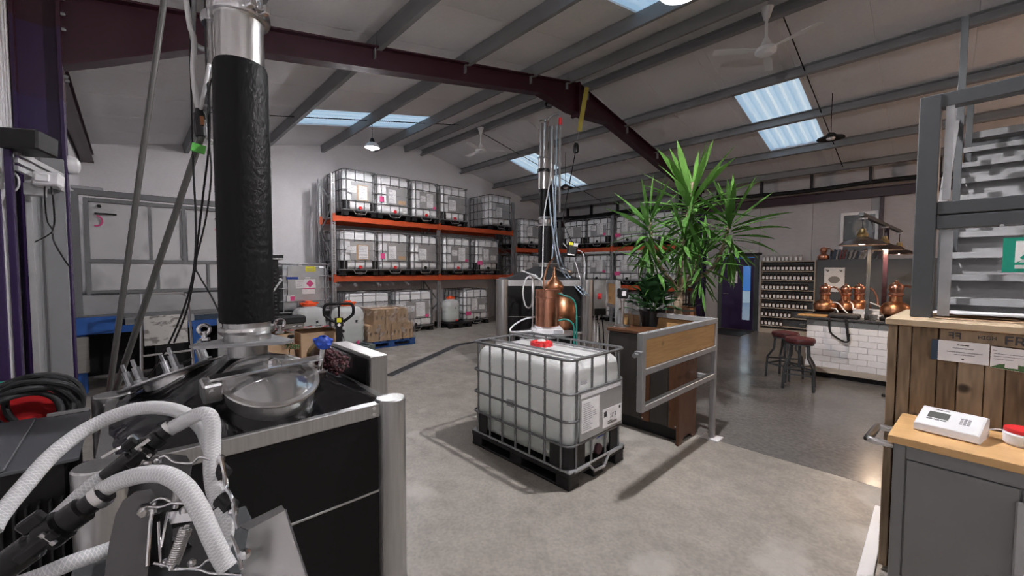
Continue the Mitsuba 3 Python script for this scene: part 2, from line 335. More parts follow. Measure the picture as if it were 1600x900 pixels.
# purlins
PUR = [(.9, 'lowest purlin on the left roof slope'), (2.3, 'second lowest purlin on the left roof slope, under the rooflight'), (3.7, 'middle purlin of the left roof slope crossing the rooflight'), (5.1, 'upper purlin on the left roof slope'), (6.08, 'purlin along the left of the ridge'),
       (6.74, 'purlin along the right of the ridge carrying the ceiling fans'), (8.24, 'purlin next below the ridge on the right roof slope'), (9.68, 'purlin crossing the middle of the right rooflights'), (11.1, 'purlin at the lower edge of the right rooflights'), (12.35, 'lowest purlin on the right roof slope')]
for x, lab in PUR:
    z = roof(x) - .004; s = 1 if x < XC else -1; w = .065
    prof = [(0, 0), (s * w, s * w * s * .205 if s > 0 else w * .205), (s * w, w * .205 - .012), (s * .012, -.01), (s * .012, -.155), (s * w, -.145), (s * w, -.128), (s * (w + .0), -.175), (0, -.175)]
    prof = [(0, 0), (s * w, 0.0), (s * w, -.012), (s * .012, -.012), (s * .012, -.165), (s * w, -.165), (s * w, -.145), (s * (w + .008), -.145), (s * (w + .008), -.177), (0, -.177)]
    m = prism([(a, b) for a, b in prof], YB - YF); m.apply_transform(rot((1, 0, 0), 90)); m.apply_translation((0, YB, 0))
    m.apply_transform(rot((0, 1, 0), -math.degrees(math.atan(.205)) * s)); m.apply_translation((x, 0, z))
    p_ = solo('roof_purlin', m, 'm_purlin', 'grey steel ' + lab, 'purlin')
    put(p_, 'cleat', cat(box(x - .006, x + .006, YP - .06, YP + .06, z - .30, z - .03), rod((x - .02, YP - .03, z - .1), (x + .02, YP - .03, z - .1), .012, 6)), 'm_purlin')
# sag rods between purlins
xs = [p[0] for p in PUR]
for y, lab in ((8.35, 'far'), (1.62, 'near')):
    t = thing('sag_rod', f'thin dark tie rod linking the purlins beside the {lab} rooflights', 'tie rod')
    for a, b in zip(xs, xs[1:]):
        if a != 6.08: put(t, 'rod', rod((a, y, roof(a) - .09), (b, y, roof(b) - .09), .009, 6), 'm_black')
# linear drain set in the floor
flat('m_drain', (.05, .05, .052)); flat('m_grate', (.11, .11, .115))
d_ = thing('floor_drain', 'long grated steel drain channel set in the concrete floor', 'drain')
dp = [(2.96, 5.98), (5.35, 7.42), (6.6, 7.42)]
for (a, b) in zip(dp, dp[1:]):
    A, B = V([*a, 0.]), V([*b, 0.]); d, s, u = frame_of(B - A)
    put(d_, 'channel', bar(A + u * .0005, B + u * .0005, .17, .003), 'm_drain')
    for k in (-1, 1): put(d_, 'rim', bar(A + s * k * .09 + u * .001, B + s * k * .09 + u * .001, .016, .008), 'm_galv')
    n = int(np.linalg.norm(B - A) / .5)
    for i in range(n):
        a0, b0 = A + (B - A) * (i + .02) / n, A + (B - A) * (i + .98) / n
        sl = [bar(a0 + (b0 - a0) * (j + .3) / 12 - s * .07 + u * .003, a0 + (b0 - a0) * (j + .3) / 12 + s * .07 + u * .003, .012, .004) for j in range(12)]
        put(d_, 'grate', cat(sl, bar(a0 - s * .07 + u * .003, b0 - s * .07 + u * .003, .008, .004), bar(a0 + s * .07 + u * .003, b0 + s * .07 + u * .003, .008, .004)), 'm_grate')

# ------------------------------------------------------------------ lamps
mat('m_reflector', (.75, .75, .75), .5, two=True)
def emit(c): return {'type': 'area', 'radiance': {'type': 'rgb', 'value': list(c)}}
def lamp(x, y, z, power, tint, label, shade=True, r=.065):
    t = thing('pendant_lamp', label, 'lamp'); zr = roof(x)
    put(t, 'cord', rod((x, y, z + .17), (x, y, zr), .005, 6), 'm_black')
    put(t, 'cap', lathe([(0, .20), (.03, .20), (.045, .16), (.06, .09), (.05, .055), (.0, .055)][::-1], 20), 'm_black', 30, M=TR(x, y, z))
    if shade: put(t, 'reflector', lathe([(.05, .10), (.09, .09), (.13, .05), (.155, .0), (.161, .0), (.136, .054), (.095, .098), (.05, .108)][::-1], 32), 'm_reflector', 30, M=TR(x, y, z))
    b = trimesh.creation.icosphere(2, r); b.apply_translation((x, y, z))
    k = put(t, 'bulb', b, 'm_white', True); scene[k]['emitter'] = emit([power * c for c in tint])
LED = (1.0, .965, .985)
lamp(3.08, 1.40, 3.80, 2900, LED, 'glaring white pendant lamp hanging near the ridge above the plant')
lamp(3.85, 8.4, 4.30, 1400, LED, 'glaring white pendant lamp on a short cord before the white back wall')
lamp(0.9, -2.6, 3.75, 900, LED, 'white pendant lamp hanging behind the near still')
lamp(9.9, -3.9, 3.3, 950, (1.0, .62, .40), 'warm bare pendant bulb hanging over the stair side of the hall', False)
def dead_lamp(x, y, z, lab):
    t = thing('pendant_lamp', lab, 'lamp')
    put(t, 'cord', tube([(x, y, z + .10), (x + .01, y, z + .25), (x - .01, y, z + .35), (x, y, roof(x))], .006, 6), 'm_burgundy')
    put(t, 'shade', lathe([(.05, .10), (.10, .05), (.2, .02), (.21, 0), (.2, .005), (.1, .035), (.05, .06)], 24), 'm_black', 40, M=TR(x, y, z))
    put(t, 'bulb', lathe([(0, -.03), (.05, -.02), (.07, .01), (.05, .05), (0, .06)], 16), 'm_white', True, M=TR(x, y, z))
dead_lamp(9.25, 1.40, 4.08, 'unlit black pendant lamp hanging by the near right rooflight')
dead_lamp(8.88, 7.2, 3.98, 'unlit black pendant lamp hanging before the far right rooflight')
def fan(x, y, z, zr, a0, lab):
    t = thing('ceiling_fan', lab, 'ceiling fan'); M = TR(x, y, z)
    put(t, 'canopy', lathe([(.03, -.16), (.055, -.08), (.08, 0), (0, 0)], 20), 'm_white', 30, M=TR(x, y, zr))
    put(t, 'rod', rod((x, y, z), (x, y, zr - .1), .018, 10), 'm_white', 30)
    put(t, 'motor', lathe([(0, -.07), (.08, -.065), (.13, -.03), (.13, .02), (.07, .06), (.03, .16), (0, .16)], 24), 'm_white', 30, M=M)
    bl = prism([(.10, -.03), (.20, -.035), (.30, -.065), (.68, -.07), (.70, .04), (.30, .05), (.2, .035), (.10, .03)], .006)
    for i in range(3): put(t, 'blade', bl, 'm_white', M=M @ rot((0, 0, 1), a0 + 120 * i) @ rot((1, 0, 0), 10))
fan(6.42, 1.72, 4.72, 5.28, 12, 'white three-blade ceiling fan on the ridge purlin, the nearer one')
fan(6.5, 8.0, 4.70, 5.26, -35, 'white three-blade ceiling fan on the ridge purlin before the back wall')

# ------------------------------------------------------------------ IBC totes
def ring_path(hx, hy, r, z, n=4):
    pts = []
    for cx, cy, a0 in ((hx - r, hy - r, 0), (-hx + r, hy - r, 90), (-hx + r, -hy + r, 180), (hx - r, -hy + r, 270)):
        for i in range(n + 1):
            t = math.radians(a0 + 90 * i / n); pts.append((cx + r * math.cos(t), cy + r * math.sin(t), z))
    return pts
def bottle(hx, hy, z0, z1, r=.10, sill=.0):
    """blow-moulded tank: rounded plan, drawn in a little at each cage ring"""
    zs = [z0, z0 + .03, z0 + .08] + list(np.linspace(z0 + .14, z1 - .09, 13)) + [z1 - .05, z1 - .015, z1]
    ins = [.09, .03, .0] + [.004 * (1 + math.cos(6.28 * i * .25)) for i in range(13)] + [.018, .05, .11]
    n = 6; rings = [V(ring_path(hx - d, hy - d, max(r - d * .4, .05), z, n)) for z, d in zip(zs, ins)]
    m = len(rings[0]); v = np.vstack(rings + [[(0, 0, z0)], [(0, 0, z1 + .004)]]); f = []
    for i in range(len(rings) - 1):
        for j in range(m):
            k = (j + 1) % m; f += [(i * m + j, i * m + k, (i + 1) * m + k), (i * m + j, (i + 1) * m + k, (i + 1) * m + j)]
    b = len(v) - 2; L = (len(rings) - 1) * m
    for j in range(m): k = (j + 1) % m; f += [(b, k, j), (b + 1, L + j, L + k)]
    return trimesh.Trimesh(v, f, process=False)
def plastic_pallet(hx, hy):
    ms = [rbox(-hx, hx, -hy, hy, .095, .135, .006)]
    for x in (-hx + .07, 0, hx - .07):
        ms.append(rbox(x - .065, x + .065, -hy + .005, hy - .005, 0, .025, .005))
        for y in (-hy + .075, 0, hy - .075): ms.append(rbox(x - .065, x + .065, y - .07, y + .07, .02, .1, .008))
    return cat(ms)
def guards(hx, hy, z0, z1):
    return [tube([(sx * (hx - .11), sy * (hy - .0), z0), (sx * (hx - .11), sy * hy, z1)], .001, 3) for sx in (1, -1) for sy in (1, -1)]
def corner_guard(hx, hy, sx, sy, z0, z1, a=.16, t=.012, r=.09):
    out = [(a, 0)] + [(r - r * math.cos(math.radians(q)) if 0 else r * (1 - math.sin(math.radians(q))), r * (1 - math.cos(math.radians(q)))) for q in (0, 22, 45, 67, 90)] + [(0, a)]
    inn = [(x + t if i >= 3 else x, y + t if i < 4 else y) for i, (x, y) in enumerate(out)]
    pl = [(sx * (hx - x), sy * (hy - y)) for x, y in out + inn[::-1]]
    p = Polygon(pl).buffer(0)
    if p.geom_type != 'Polygon': p = max(p.geoms, key=lambda g: g.area)
    m = trimesh.creation.extrude_polygon(p, z1 - z0, engine='earcut'); m.apply_translation((0, 0, z0)); return m
def cage_bars(w, l, h, rings, nx, ny, r=.0115):
    hx, hy = w / 2, l / 2
    H = [tube(ring_path(hx, hy, .07, z), r * (1.25 if z > h - .05 else 1), 6, closed=True) for z in rings]
    Vt = []
    for x in np.linspace(-hx + .09, hx - .09, nx):
        for s in (-1, 1): Vt.append(rod((x, s * (hy - .006), .13), (x, s * (hy - .006), h), r, 6))
    for y in np.linspace(-hy + .09, hy - .09, ny):
        for s in (-1, 1): Vt.append(rod((s * (hx - .006), y, .13), (s * (hx - .006), y, h), r, 6))
    return H, Vt
def valve(k, y, x=0, z=.20, handle='m_blue', cap='m_red'):
    k.add('valve', cat(rod((x, y + .10, z), (x, y - .02, z), .038, 14), rod((x, y - .0, z), (x, y - .045, z), .046, 14), rod((x, y + .03, z), (x, y + .03, z + .07), .018, 10)), 'm_white', 30)
    k.add('valve__cap', rod((x, y - .045, z), (x, y - .075, z), .042, 14), cap, 30)
    k.add('valve__handle', cat(rbox(x - .012, x + .11, y + .018, y + .042, z + .065, z + .08, .004), rbox(x - .03, x + .02, y + .01, y + .05, z + .05, z + .075, .004)), handle)
def paper(k, name, x0, x1, z0, z1, y, m='m_paper', lines=True, seed=0, t=.003):
    k.add(name, box(x0, x1, y - t, y, z0, z1), m)
    if lines:
        g = random.Random(seed); L = []; z = z1 - .02; bits = []
        while z > z0 + .02:
            e = x0 + (x1 - x0) * g.uniform(.45, .95); bits.append(box(x0 + .012, e, y - t - .0012, y - t, z - .006, z)); z -= g.choice((.016, .016, .03))
        k.add(name + '__print', cat(bits), 'm_greyink')
def ibc_kit(w, l, h, black=False, papers=0, metal=False, handle='m_blue', cap='m_red', lid='m_white', rings=None, grey=True):
    k = Kit(); hx, hy = w / 2, l / 2
    rings = rings or [.135, .36, .36 + (h - .36) * .34, .36 + (h - .36) * .67, h - .012]
    k.add('pallet', plastic_pallet(hx, hy), 'm_black')
    k.add('bottle', bottle(hx - .018, hy - .018, .14, h - .035), 'm_galv' if metal else 'm_hdpe', 40)
    H, Vt = cage_bars(w, l, h, rings, 4, 6)
    k.add('cage', cat(H, Vt), 'm_galv' if metal else 'm_cage', 40)
    for sx in (-1, 1):
        for sy in (-1, 1):
            if black: k.add(f'corner_guard#{sx}{sy}', corner_guard(hx - .004, hy - .004, sx, sy, .14, .36), 'm_black')
            k.add(f'foot#{sx}{sy}', rbox(sx * (hx - .07) - .07, sx * (hx - .07) + .07, sy * (hy - .06) - .065, sy * (hy - .06) + .065, .128, .15, .006), 'm_galv')
    k.add('lid', lathe([(0, 0), (.11, 0), (.11, .035), (.1, .045), (0, .045)], 20), lid, 30, M=TR(0, 0, h - .04))
    yb = -hy - .010
    if grey: k.add('label_plate', box(-hx * .52, hx * .72, yb, yb + .008, .38, h * .74), 'm_plate')
    valve(k, -hy + .06, handle=handle, cap=cap)
    k.add('skirt', cat(prism([(-hx + .02, .15), (-.17, .15), (-.12, .06), (.12, .06), (.17, .15), (hx - .02, .15), (hx - .02, .135), (.18, .135), (.13, .045), (-.13, .045), (-.18, .135), (-hx + .02, .135)], .006)), 'm_galv', M=TR(0, -hy - .004, 0) @ rot((1, 0, 0), 90))
    if papers == 0: paper(k, 'document', -hx * .45, hx * .05, .42, .72, yb, seed=1)
    if papers == 1: paper(k, 'document', -hx * .1, hx * .42, .40, .74, yb, seed=2); k.add('card_backing', box(-hx * .2, hx * .46, yb - .0008, yb, .385, .76), 'm_cardboard'); paper(k, 'notice', -hx * .72, -hx * .22, .55, .72, yb, seed=5)
    if papers == 2: paper(k, 'document', -hx * .40, hx * .06, .42, .76, yb, seed=3); paper(k, 'notice', hx * .2, hx * .66, .40, .50, yb, 'm_cardboard', False); k.add('warning_label', box(-hx * .92, -hx * .66, yb, yb + .004, .42, .56), 'm_pink')
    if papers == 3: paper(k, 'document', hx * .02, hx * .5, .42, .80, yb, seed=4); paper(k, 'notice', -hx * .46, -hx * .08, .56, .72, yb, seed=6); k.add('warning_label', box(hx * .5, hx * .7, yb - .004, yb, .385, .46), 'm_pink')
    if papers == 4: paper(k, 'document', -hx * .40, hx * .02, .45, .80, yb, seed=7); paper(k, 'notice', hx * .18, hx * .62, .46, .60, yb, seed=8); k.add('warning_label', box(-hx * .92, -hx * .5, yb - .002, yb, .30, .42), 'm_pink')
    return k
K = {}
def ibc(x, y, z, w, l, h, rz, lab, group=None, **o):
    key = (round(w, 2), round(l, 2), round(h, 2), *sorted(o.items()))
    if key not in K: K[key] = ibc_kit(w, l, h, **o)
    return K[key].stamp('ibc_tote', lab, 'IBC tote', at(x, y, z, rz), group)

# ------------------------------------------------------------------ pallet racking
def holed(p, side):
    """rack upright: channel with a column of slots in its face"""
    x, y0, h = p
    return x
def rack(name, lab, xs, y0, y1, H, beams, M=np.eye(4), trays=True, mat_b='m_rackorange'):
    t = thing(name, lab, 'pallet racking')
    for x in xs:
        for y, s in ((y0, -1), (y1, 1)):
            ms = [box(x - .045, x - .037, y - .035, y + .035, 0, H), box(x + .037, x + .045, y - .035, y + .035, 0, H), box(x - .045, x - .02, y + s * .03 - .005, y + s * .03 + .005, 0, H), box(x + .02, x + .045, y + s * .03 - .005, y + s * .03 + .005, 0, H)]
            z = .0
            while z < H - .04: ms.append(box(x - .021, x + .021, y + s * .03 - .005, y + s * .03 + .005, z, z + .028)); z += .05
            ms.append(box(x - .07, x + .07, y - .06, y + .06, 0, .008))
            put(t, 'upright', cat(ms), 'm_galv', M=M)
        zz = [.15 + .62 * i for i in range(int((H - .2) / .62) + 1)]
        for i, (a, b) in enumerate(zip(zz, zz[1:])):
            put(t, 'brace', bar((x, y0 if i % 2 else y1, a), (x, y1 if i % 2 else y0, b), .025), 'm_galv', M=M)
    for z in beams:
        for a, b in zip(xs, xs[1:]):
            for y in (y0 - .02, y1 + .02):
                k = put(t, 'beam', cat(rbox(a + .045, b - .045, y - .025, y + .025, z - .135, z - .02, .004), rbox(a + .045, b - .045, y - .025 + (.01 if y < (y0 + y1) / 2 else -.01), y + .025, z - .03, z, .004)), mat_b, M=M)
                for e, sx in ((a, 1), (b, -1)):
                    put(k, 'connector', cat(box(e + sx * .04 - .006, e + sx * .04 + .006, y - .032, y + .04, z - .16, z + .05), box(e - .03, e + sx * .04, y - .036, y - .03, z - .15, z + .04)), mat_b, M=M)
            if trays:
                n = 14
                for i in range(n):
                    x = a + .12 + (b - a - .24) * i / (n - 1)
                    put(t, 'deck_bar', box(x - .05, x + .05, y0 + .012, y1 - .01, z - .03, z - .008), 'm_galv', M=M)
    return t
RY0, RY1 = 9.97, 10.85
rack('pallet_rack', 'galvanised pallet racking with orange beams along the white back wall', [3.57, 6.53, 9.50], RY0, RY1, 3.98, [1.54, 3.0])
rows = [
 (3.02, [(4.20, .84, 10.45, 1), (5.13, .93, 10.45, 2), (6.08, .84, 10.45, 3), (7.06, .96, 10.47, 0), (8.95, .95, 10.52, 0)], 'top', 1.12),
 (1.56, [(4.18, .95, 10.45, 1), (5.12, .88, 10.45, 2), (6.04, .88, 10.45, 0), (7.16, 1.0, 10.45, 3), (8.38, 1.0, 10.5, 4)], 'middle', 1.12)]
nth = ['leftmost', 'second from left', 'third from left', 'fourth from left', 'rightmost']
for z, row, lv, h in rows:
    for i, (x, w, y, pp) in enumerate(row):
        bl = (lv == 'top' and i in (0, 3)) or (lv == 'middle' and i in (0, 4))
        hd = 'm_black' if (lv, i) in (('top', 4), ('middle', 2), ('middle', 4)) else 'm_blue'
        look = 'black corner guards' if bl else ('pink label' if pp in (2, 3, 4) else 'white document')
        ibc(x, y, z, w, 1.14, h, 0, f'IBC tote with {look}, {nth[i]} on the {lv} shelf of orange racking', 'IBC totes on the back wall racking', black=bl, papers=pp, handle=hd, cap='m_black' if hd == 'm_black' else 'm_red')
ibc(4.42, 10.40, 0, 1.2, .98, 1.13, 0, 'white IBC tote on the floor under the racking behind the wrapped cartons', 'IBC totes on the floor under the racking', papers=9, grey=False)
ibc(5.68, 10.30, 0, 1.14, .98, 1.13, 0, 'white IBC tote on the floor beside the middle rack upright, with a document', 'IBC totes on the floor under the racking', papers=3, handle='m_black', cap='m_black')
ibc(7.9, 10.48, 0, .98, 1.14, 1.10, 0, 'white IBC tote on the floor right of the single carboy', 'IBC totes on the floor under the racking', papers=4, handle='m_black', cap='m_black')
# corner rack (back wall, beyond the third upright) and rack along the side wall
rack('pallet_rack', 'pallet racking in the back corner holding totes lower than its neighbour', [9.64, 11.35], RY0, RY1, 3.4, [1.22, 2.46], trays=True)
ibc(10.35, 10.45, 2.48, .96, 1.1, 1.0, 0, 'white IBC tote on the upper beam of the corner rack, right of the tall column', 'IBC totes in the corner rack', papers=0, handle='m_black', cap='m_black')
ibc(10.35, 10.45, 1.24, .96, 1.1, 1.0, 0, 'white IBC tote on the lower beam of the corner rack', 'IBC totes in the corner rack', papers=0, handle='m_black', cap='m_black')
MR = at(0, 0, 0, -90)     # local x -> world -y, local y -> world +x
rack('pallet_rack', 'dark pallet racking along the side wall behind the tall plant', [-9.62, -7.38, -5.14], 11.55, 12.5, 3.5, [1.22, 2.46], M=MR, trays=True)
for lv, z in (('upper', 2.48), ('lower', 1.24)):
    for i, y in enumerate((9.0, 7.98, 6.83, 5.75)):
        ibc(12.1, y, z, .98, 1.1, 1.0, -90, f'white IBC tote on the {lv} beam of the side rack, ' + ('beside the corner' if i == 0 else 'second from the corner' if i == 1 else 'third from the corner' if i == 2 else 'nearest the purple door'), 'IBC totes on the side wall rack', papers=(0, 3, 4, 0)[i], handle='m_black', cap='m_black', black=i < 2 and lv == 'upper')
for i, y in enumerate((9.0, 7.98, 6.83, 5.75)):
    ibc(12.1, y, 0, .98, 1.1, 1.0, -90, 'IBC tote on the floor under the side rack, ' + ('in the corner', 'second from the corner', 'third from the corner', 'nearest the door')[i], 'IBC totes on the side wall rack', papers=0, handle='m_black', cap='m_black')
for i, y in enumerate((7.98, 6.83)):
    solo('shrink_wrap_roll', lathe([(.04, -.5), (.10, -.5), (.105, -.42), (.10, -.2), (.106, 0), (.1, .25), (.104, .42), (.10, .5), (.04, .5)], 14), 'm_hdpe', f'long pale roll lying on a lower tote of the side rack, {"nearer the corner" if i == 0 else "farther from the corner"}', 'roll', smooth=40, M=TR(11.62, y, 2.35) @ rot((1, 0, 0), 90))

# ------------------------------------------------------------------ the tote in the middle of the floor
scene['m_bottle'] = {'type': 'principledthin', 'base_color': {'type': 'rgb', 'value': [.97, .975, .97]}, 'roughness': .35, 'diff_trans': 1.15, 'spec_trans': 0.0}
mat('m_liquid', (.26, .36, .31), .2)
def main_tote(cx, cy):
    w, l, h = .78, 1.20, 1.02; hx, hy = w / 2, l / 2; M = at(cx, cy)
    t = thing('ibc_tote', 'white caged IBC tote with a red cap on a black pallet on open floor', 'IBC tote')
    put(t, 'pallet', plastic_pallet(hx + .004, hy + .004), 'm_black', M=M)
    b = put(t, 'bottle', bottle(hx - .018, hy - .018, .145, h - .045, .09), 'm_bottle', 40, M=M, label='translucent white tank')
    lq = bottle(hx - .03, hy - .03, .155, .47, .08); lq.vertices[:, 2] = np.minimum(lq.vertices[:, 2], .425)
    put(b, 'liquid', lq, 'm_liquid', 40, M=M)
    put(b, 'neck', lathe([(0, 0), (.10, 0), (.10, .03), (0, .03)], 28), 'm_hdpe', 30, M=M @ TR(0.0, .05, h - .055))
    n = 24; cp = []
    for i in range(n * 2): a = i * math.pi / n; rr = .105 if i % 4 < 2 else .098; cp.append((rr * math.cos(a), rr * math.sin(a)))
    c = put(b, 'cap', cat(prism(cp, .04), mv(prism([(x * .8, y * .8) for x, y in cp], .008), 0, 0, .04)), 'm_red', M=M @ TR(0.0, .05, h - .03), label='red screw cap')
    put(c, 'vent', lathe([(0, 0), (.04, 0), (.035, .012), (0, .014)], 18), 'm_white', 30, M=M @ TR(0.0, .05, h + .018))
    for x in (-.17, .17): put(b, 'rib', bar((x, -hy + .1, h - .04), (x, hy - .1, h - .04), .02, .012), 'm_hdpe', M=M)
    H, Vt = cage_bars(w, l, h, [.34, .53, .745, h - .008], 4, 7, .010)
    cg = put(t, 'cage', tube(ring_path(hx, hy, .07, .145), .010, 8, closed=True), 'm_galv', True, M=M)
    for m in H: put(cg, 'ring', m, 'm_cage', True, M=M)
    for m in Vt: put(cg, 'upright', m, 'm_cage', 40, M=M)
    for s in (-1, 1): put(cg, 'top_bar', rod((s * .17, -hy, h - .012), (s * .17, hy, h - .012), .009, 8), 'm_galv', 40, M=M)
    for sx in (-1, 1):
        for sy in (-1, 1):
            put(t, 'corner_guard', corner_guard(hx - .008, hy - .008, sx, sy, .15, .34, a=.2), 'm_black', M=M)
            put(t, 'foot', rbox(sx * (hx - .07) - .07, sx * (hx - .07) + .07, sy * (hy - .06) - .065, sy * (hy - .06) + .065, .13, .152, .006), 'm_galv', M=M)
    y = -hy - .012
    pl = put(t, 'label_plate', box(-.28, .33, y, y + .006, .36, .74), 'm_plate', M=M, label='grey steel label plate')
    put(pl, 'document', box(-.26, -.02, y - .003, y, .42, .68), 'm_paper', M=M, label='printed document in a clear sleeve')
    g = random.Random(4); bits = [box(-.24, -.24 + g.uniform(.08, .19), y - .004, y - .003, .44 + .016 * i, .445 + .016 * i) for i in range(14)]
    put(pl, 'document_print', cat(bits), 'm_greyink', M=M)
    put(pl, 'sleeve_edge', box(-.27, .30, y - .002, y, .70, .73), 'm_white', M=M)
    put(pl, 'number_label', box(.03, .31, y - .004, y, .385, .54), 'm_paper', M=M, label='white label with a code block and the number 17 T')
    def txt(s, x, z, hgt, mt, bold=False, dep=.001):
        m = meshkit.text_mesh(s, hgt, dep, bold); m.apply_transform(rot((1, 0, 0), 90)); m.apply_translation((x, y - .004, z)); put(pl, 'lettering', m, mt, M=M)
    txt('17 T', .13, .455, .032, 'm_ink', True); txt('hazardous', .10, .425, .010, 'm_ink')
    put(pl, 'lettering', cat(box(.045, .085, y - .005, y - .004, .475, .52), box(.27, .295, y - .005, y - .004, .505, .53), [box(.10, .24, y - .005, y - .004, .405 + .006 * i, .408 + .006 * i) for i in range(3)]), 'm_ink', M=M)
    put(t, 'sticker', box(-.25, -.17, -hy + .004, -hy + .008, .80, .83), 'm_greyink', M=M)
    put(t, 'sticker', box(-hx + .004, -hx + .008, .02, .11, .50, .56), 'm_greyink', M=M)
    v = put(t, 'valve', cat(rod((0, -hy + .14, .22), (0, -hy + .03, .22), .036, 16), rod((0, -hy + .06, .22), (0, -hy + .06, .29), .02, 12)), 'm_black', 30, M=M, label='black outlet valve')
    put(v, 'handle', cat(bar((-.01, -hy + .04, .30), (.13, -hy + .03, .315), .03, .014, c=.004), rod((0, -hy + .06, .285), (0, -hy + .06, .31), .022, 12)), 'm_blue', M=M, label='blue lever')
    put(v, 'cap', rod((0, -hy + .03, .22), (0, -hy - .005, .22), .042, 18), 'm_burgundy', 30, M=M, label='dark red cap')
    put(t, 'skirt', tube([(-hx + .05, -hy - .012, .142), (-.15, -hy - .012, .142), (-.08, -hy - .014, .07), (.06, -hy - .014, .06), (.13, -hy - .012, .142), (hx - .05, -hy - .012, .142)], .011, 8), 'm_galv', 40, M=M)
main_tote(2.785, 2.48)

solo('tarpaulin', tube([(12.0, y, 3.50 + .03 * math.sin(y * 4)) for y in np.linspace(5.3, 9.5, 26)], [.13 + .03 * math.sin(i * 1.7) for i in range(26)], 12), 'm_black', 'black tarpaulin rolled along the top of the side wall totes', 'tarpaulin', smooth=40)

# ------------------------------------------------------------------ stills
mat('m_sheet', (.004, .004, .0045), .11, spec=.55, bump=(proc(lambda p, n, uv: fbm(p.x * 22 + 3 * fbm(p.x * 5, p.y * 5, p.z * 5, 2), p.y * 9, p.z * 22, 4)), .007))
mat('m_blackpanel', (.006, .006, .0063), .5, spec=.2)
mat('m_felt', (.03, .031, .033), .7, spec=.25)
scene['m_glass'] = {'type': 'dielectric', 'int_ior': 1.5}
scene['m_hose'] = {'type': 'principledthin', 'base_color': {'type': 'rgb', 'value': [.86, .86, .86]}, 'roughness': .28, 'diff_trans': .7, 'spec_trans': 0.0}
mat('m_hosebraid', (.95, .95, .95), .35)
mat('m_whitepipe', (.76, .77, .78), .4)
def still_body(t, W, zt, trim, strip, M, sheet, back=True):
    h = W / 2; r = .0715 * W
    for sx in (-1, 1):
        for sy in (-1, 1):
            put(t, 'corner_post', lathe([(0, 0), (r, 0), (r, zt - .006), (r - .006, zt), (0, zt)], 40), 'm_brushed', 30, M=M @ TR(sx * h, sy * h, 0))
    for a in (0, 90, 180, 270):
        R = M @ rot((0, 0, 1), a); x0, x1 = -h + r * .9, h - r * .9
        tr = put(t, 'trim', rbox(x0, x1, -h - .02, -h + .03, zt - .012 - trim, zt - .012, .004), 'm_brushed', M=R)
        for x in (x0 + .03, x1 - .03): put(tr, 'bolt', cat(*[rod((x, -h - .02, zt - .012 - trim * q), (x, -h - .027, zt - .012 - trim * q), .008, 8) for q in (.28, .72)]), 'm_chrome', M=R)
        put(t, 'panel', rbox(x0, x1, -h - .012, -h + .02, strip + .006, zt - .014 - trim, .003), 'm_blackpanel', M=R)
        put(t, 'strip', rbox(x0, x1, -h - .016, -h + .02, strip - .006, strip + .006, .002), 'm_brushed', M=R)
        put(t, 'panel', rbox(x0, x1, -h - .012, -h + .02, .05, strip - .006, .003), 'm_blackpanel', M=R)
def hopper(t, W, z0, z1, rt, M, m, seed=0, wr=.006):
    h = W / 2 + .012; n = 44; g = np.linspace(-1, 1, n); v = []
    for a in g:
        for b in g:
            q = max(abs(a), abs(b)); x, y = a * h, b * h
            q2 = math.hypot(x, y) / h; s = max(0, min(1, (q * .75 + q2 * .25 - rt / h) / (1 - rt / h)))
            z = z1 + (z0 - z1) * s ** .92
            v.append((x, y, z))
    v = V(v); ang = np.arctan2(v[:, 1], v[:, 0]); rr = np.hypot(v[:, 0], v[:, 1])
    v[:, 2] += wr * (meshkit.noise(np.stack([ang * 7, rr * 5, rr * 0 + seed], 1)) - .5) * 2 * np.clip((rr - rt) / .1, 0, 1) * np.clip((h - np.maximum(abs(v[:, 0]), abs(v[:, 1]))) / .04, 0, 1)
    f = [(i * n + j, (i + 1) * n + j, (i + 1) * n + j + 1, i * n + j + 1) for i in range(n - 1) for j in range(n - 1)]
    return put(t, 'hopper', (v, f), m, True, M=M, label='black sheet covering the hopper lid' if m == 'm_sheet' else None)
# --- near still
MS = at(.44, 2.455)
s1 = thing('still', 'large black still with steel corner posts under the black lagged column, near left', 'still')
still_body(s1, 1.05, 1.04, .07, .578, MS, 'm_sheet')
hopper(s1, 1.05, 1.02, 1.255, .10, MS, 'm_sheet', 3, .006)
cx, cy = .44, 2.46
MC = TR(cx, cy, 0)
col = put(s1, 'column', lathe([(0, 1.43), (.118, 1.43), (.122, 1.44), (.121, 1.9), (.122, 2.3), (.119, 2.70), (.112, 2.725), (.10, 2.725)], 40), 'm_foam', 40, M=MC, label='black foam lagging')
put(col, 'neck', lathe([(0, 1.2), (.088, 1.2), (.088, 1.325), (.105, 1.335), (.105, 1.43), (0, 1.43)], 36), 'm_brushed', 30, M=MC)
put(col, 'clamp', lathe([(.10, 1.372), (.122, 1.372), (.128, 1.388), (.122, 1.404), (.10, 1.404)], 36), 'm_steel', 30, M=MC)
fp = [(.24 * math.cos(math.radians(a)), .24 * math.sin(math.radians(a))) for a in (-8, 8, 112, 128, 232, 248)]
pl = put(s1, 'flange_plate', prism(fp, .014), 'm_galv', M=MC @ TR(0, 0, 1.322) @ rot((0, 0, 1), -52))
for a in (60, 178): put(pl, 'eyebolt', cat(tube([(.024 * math.cos(q), 0, .024 * math.sin(q) + .056) for q in np.linspace(0, 6.28, 17)[:-1]], .009, 8, closed=True), rod((0, 0, 0), (0, 0, .045), .012, 10), rod((0, 0, .0), (0, 0, .012), .024, 6)), 'm_chrome', 30, M=MC @ TR(.20 * math.cos(math.radians(a - 30)), .20 * math.sin(math.radians(a - 30)), 1.336))
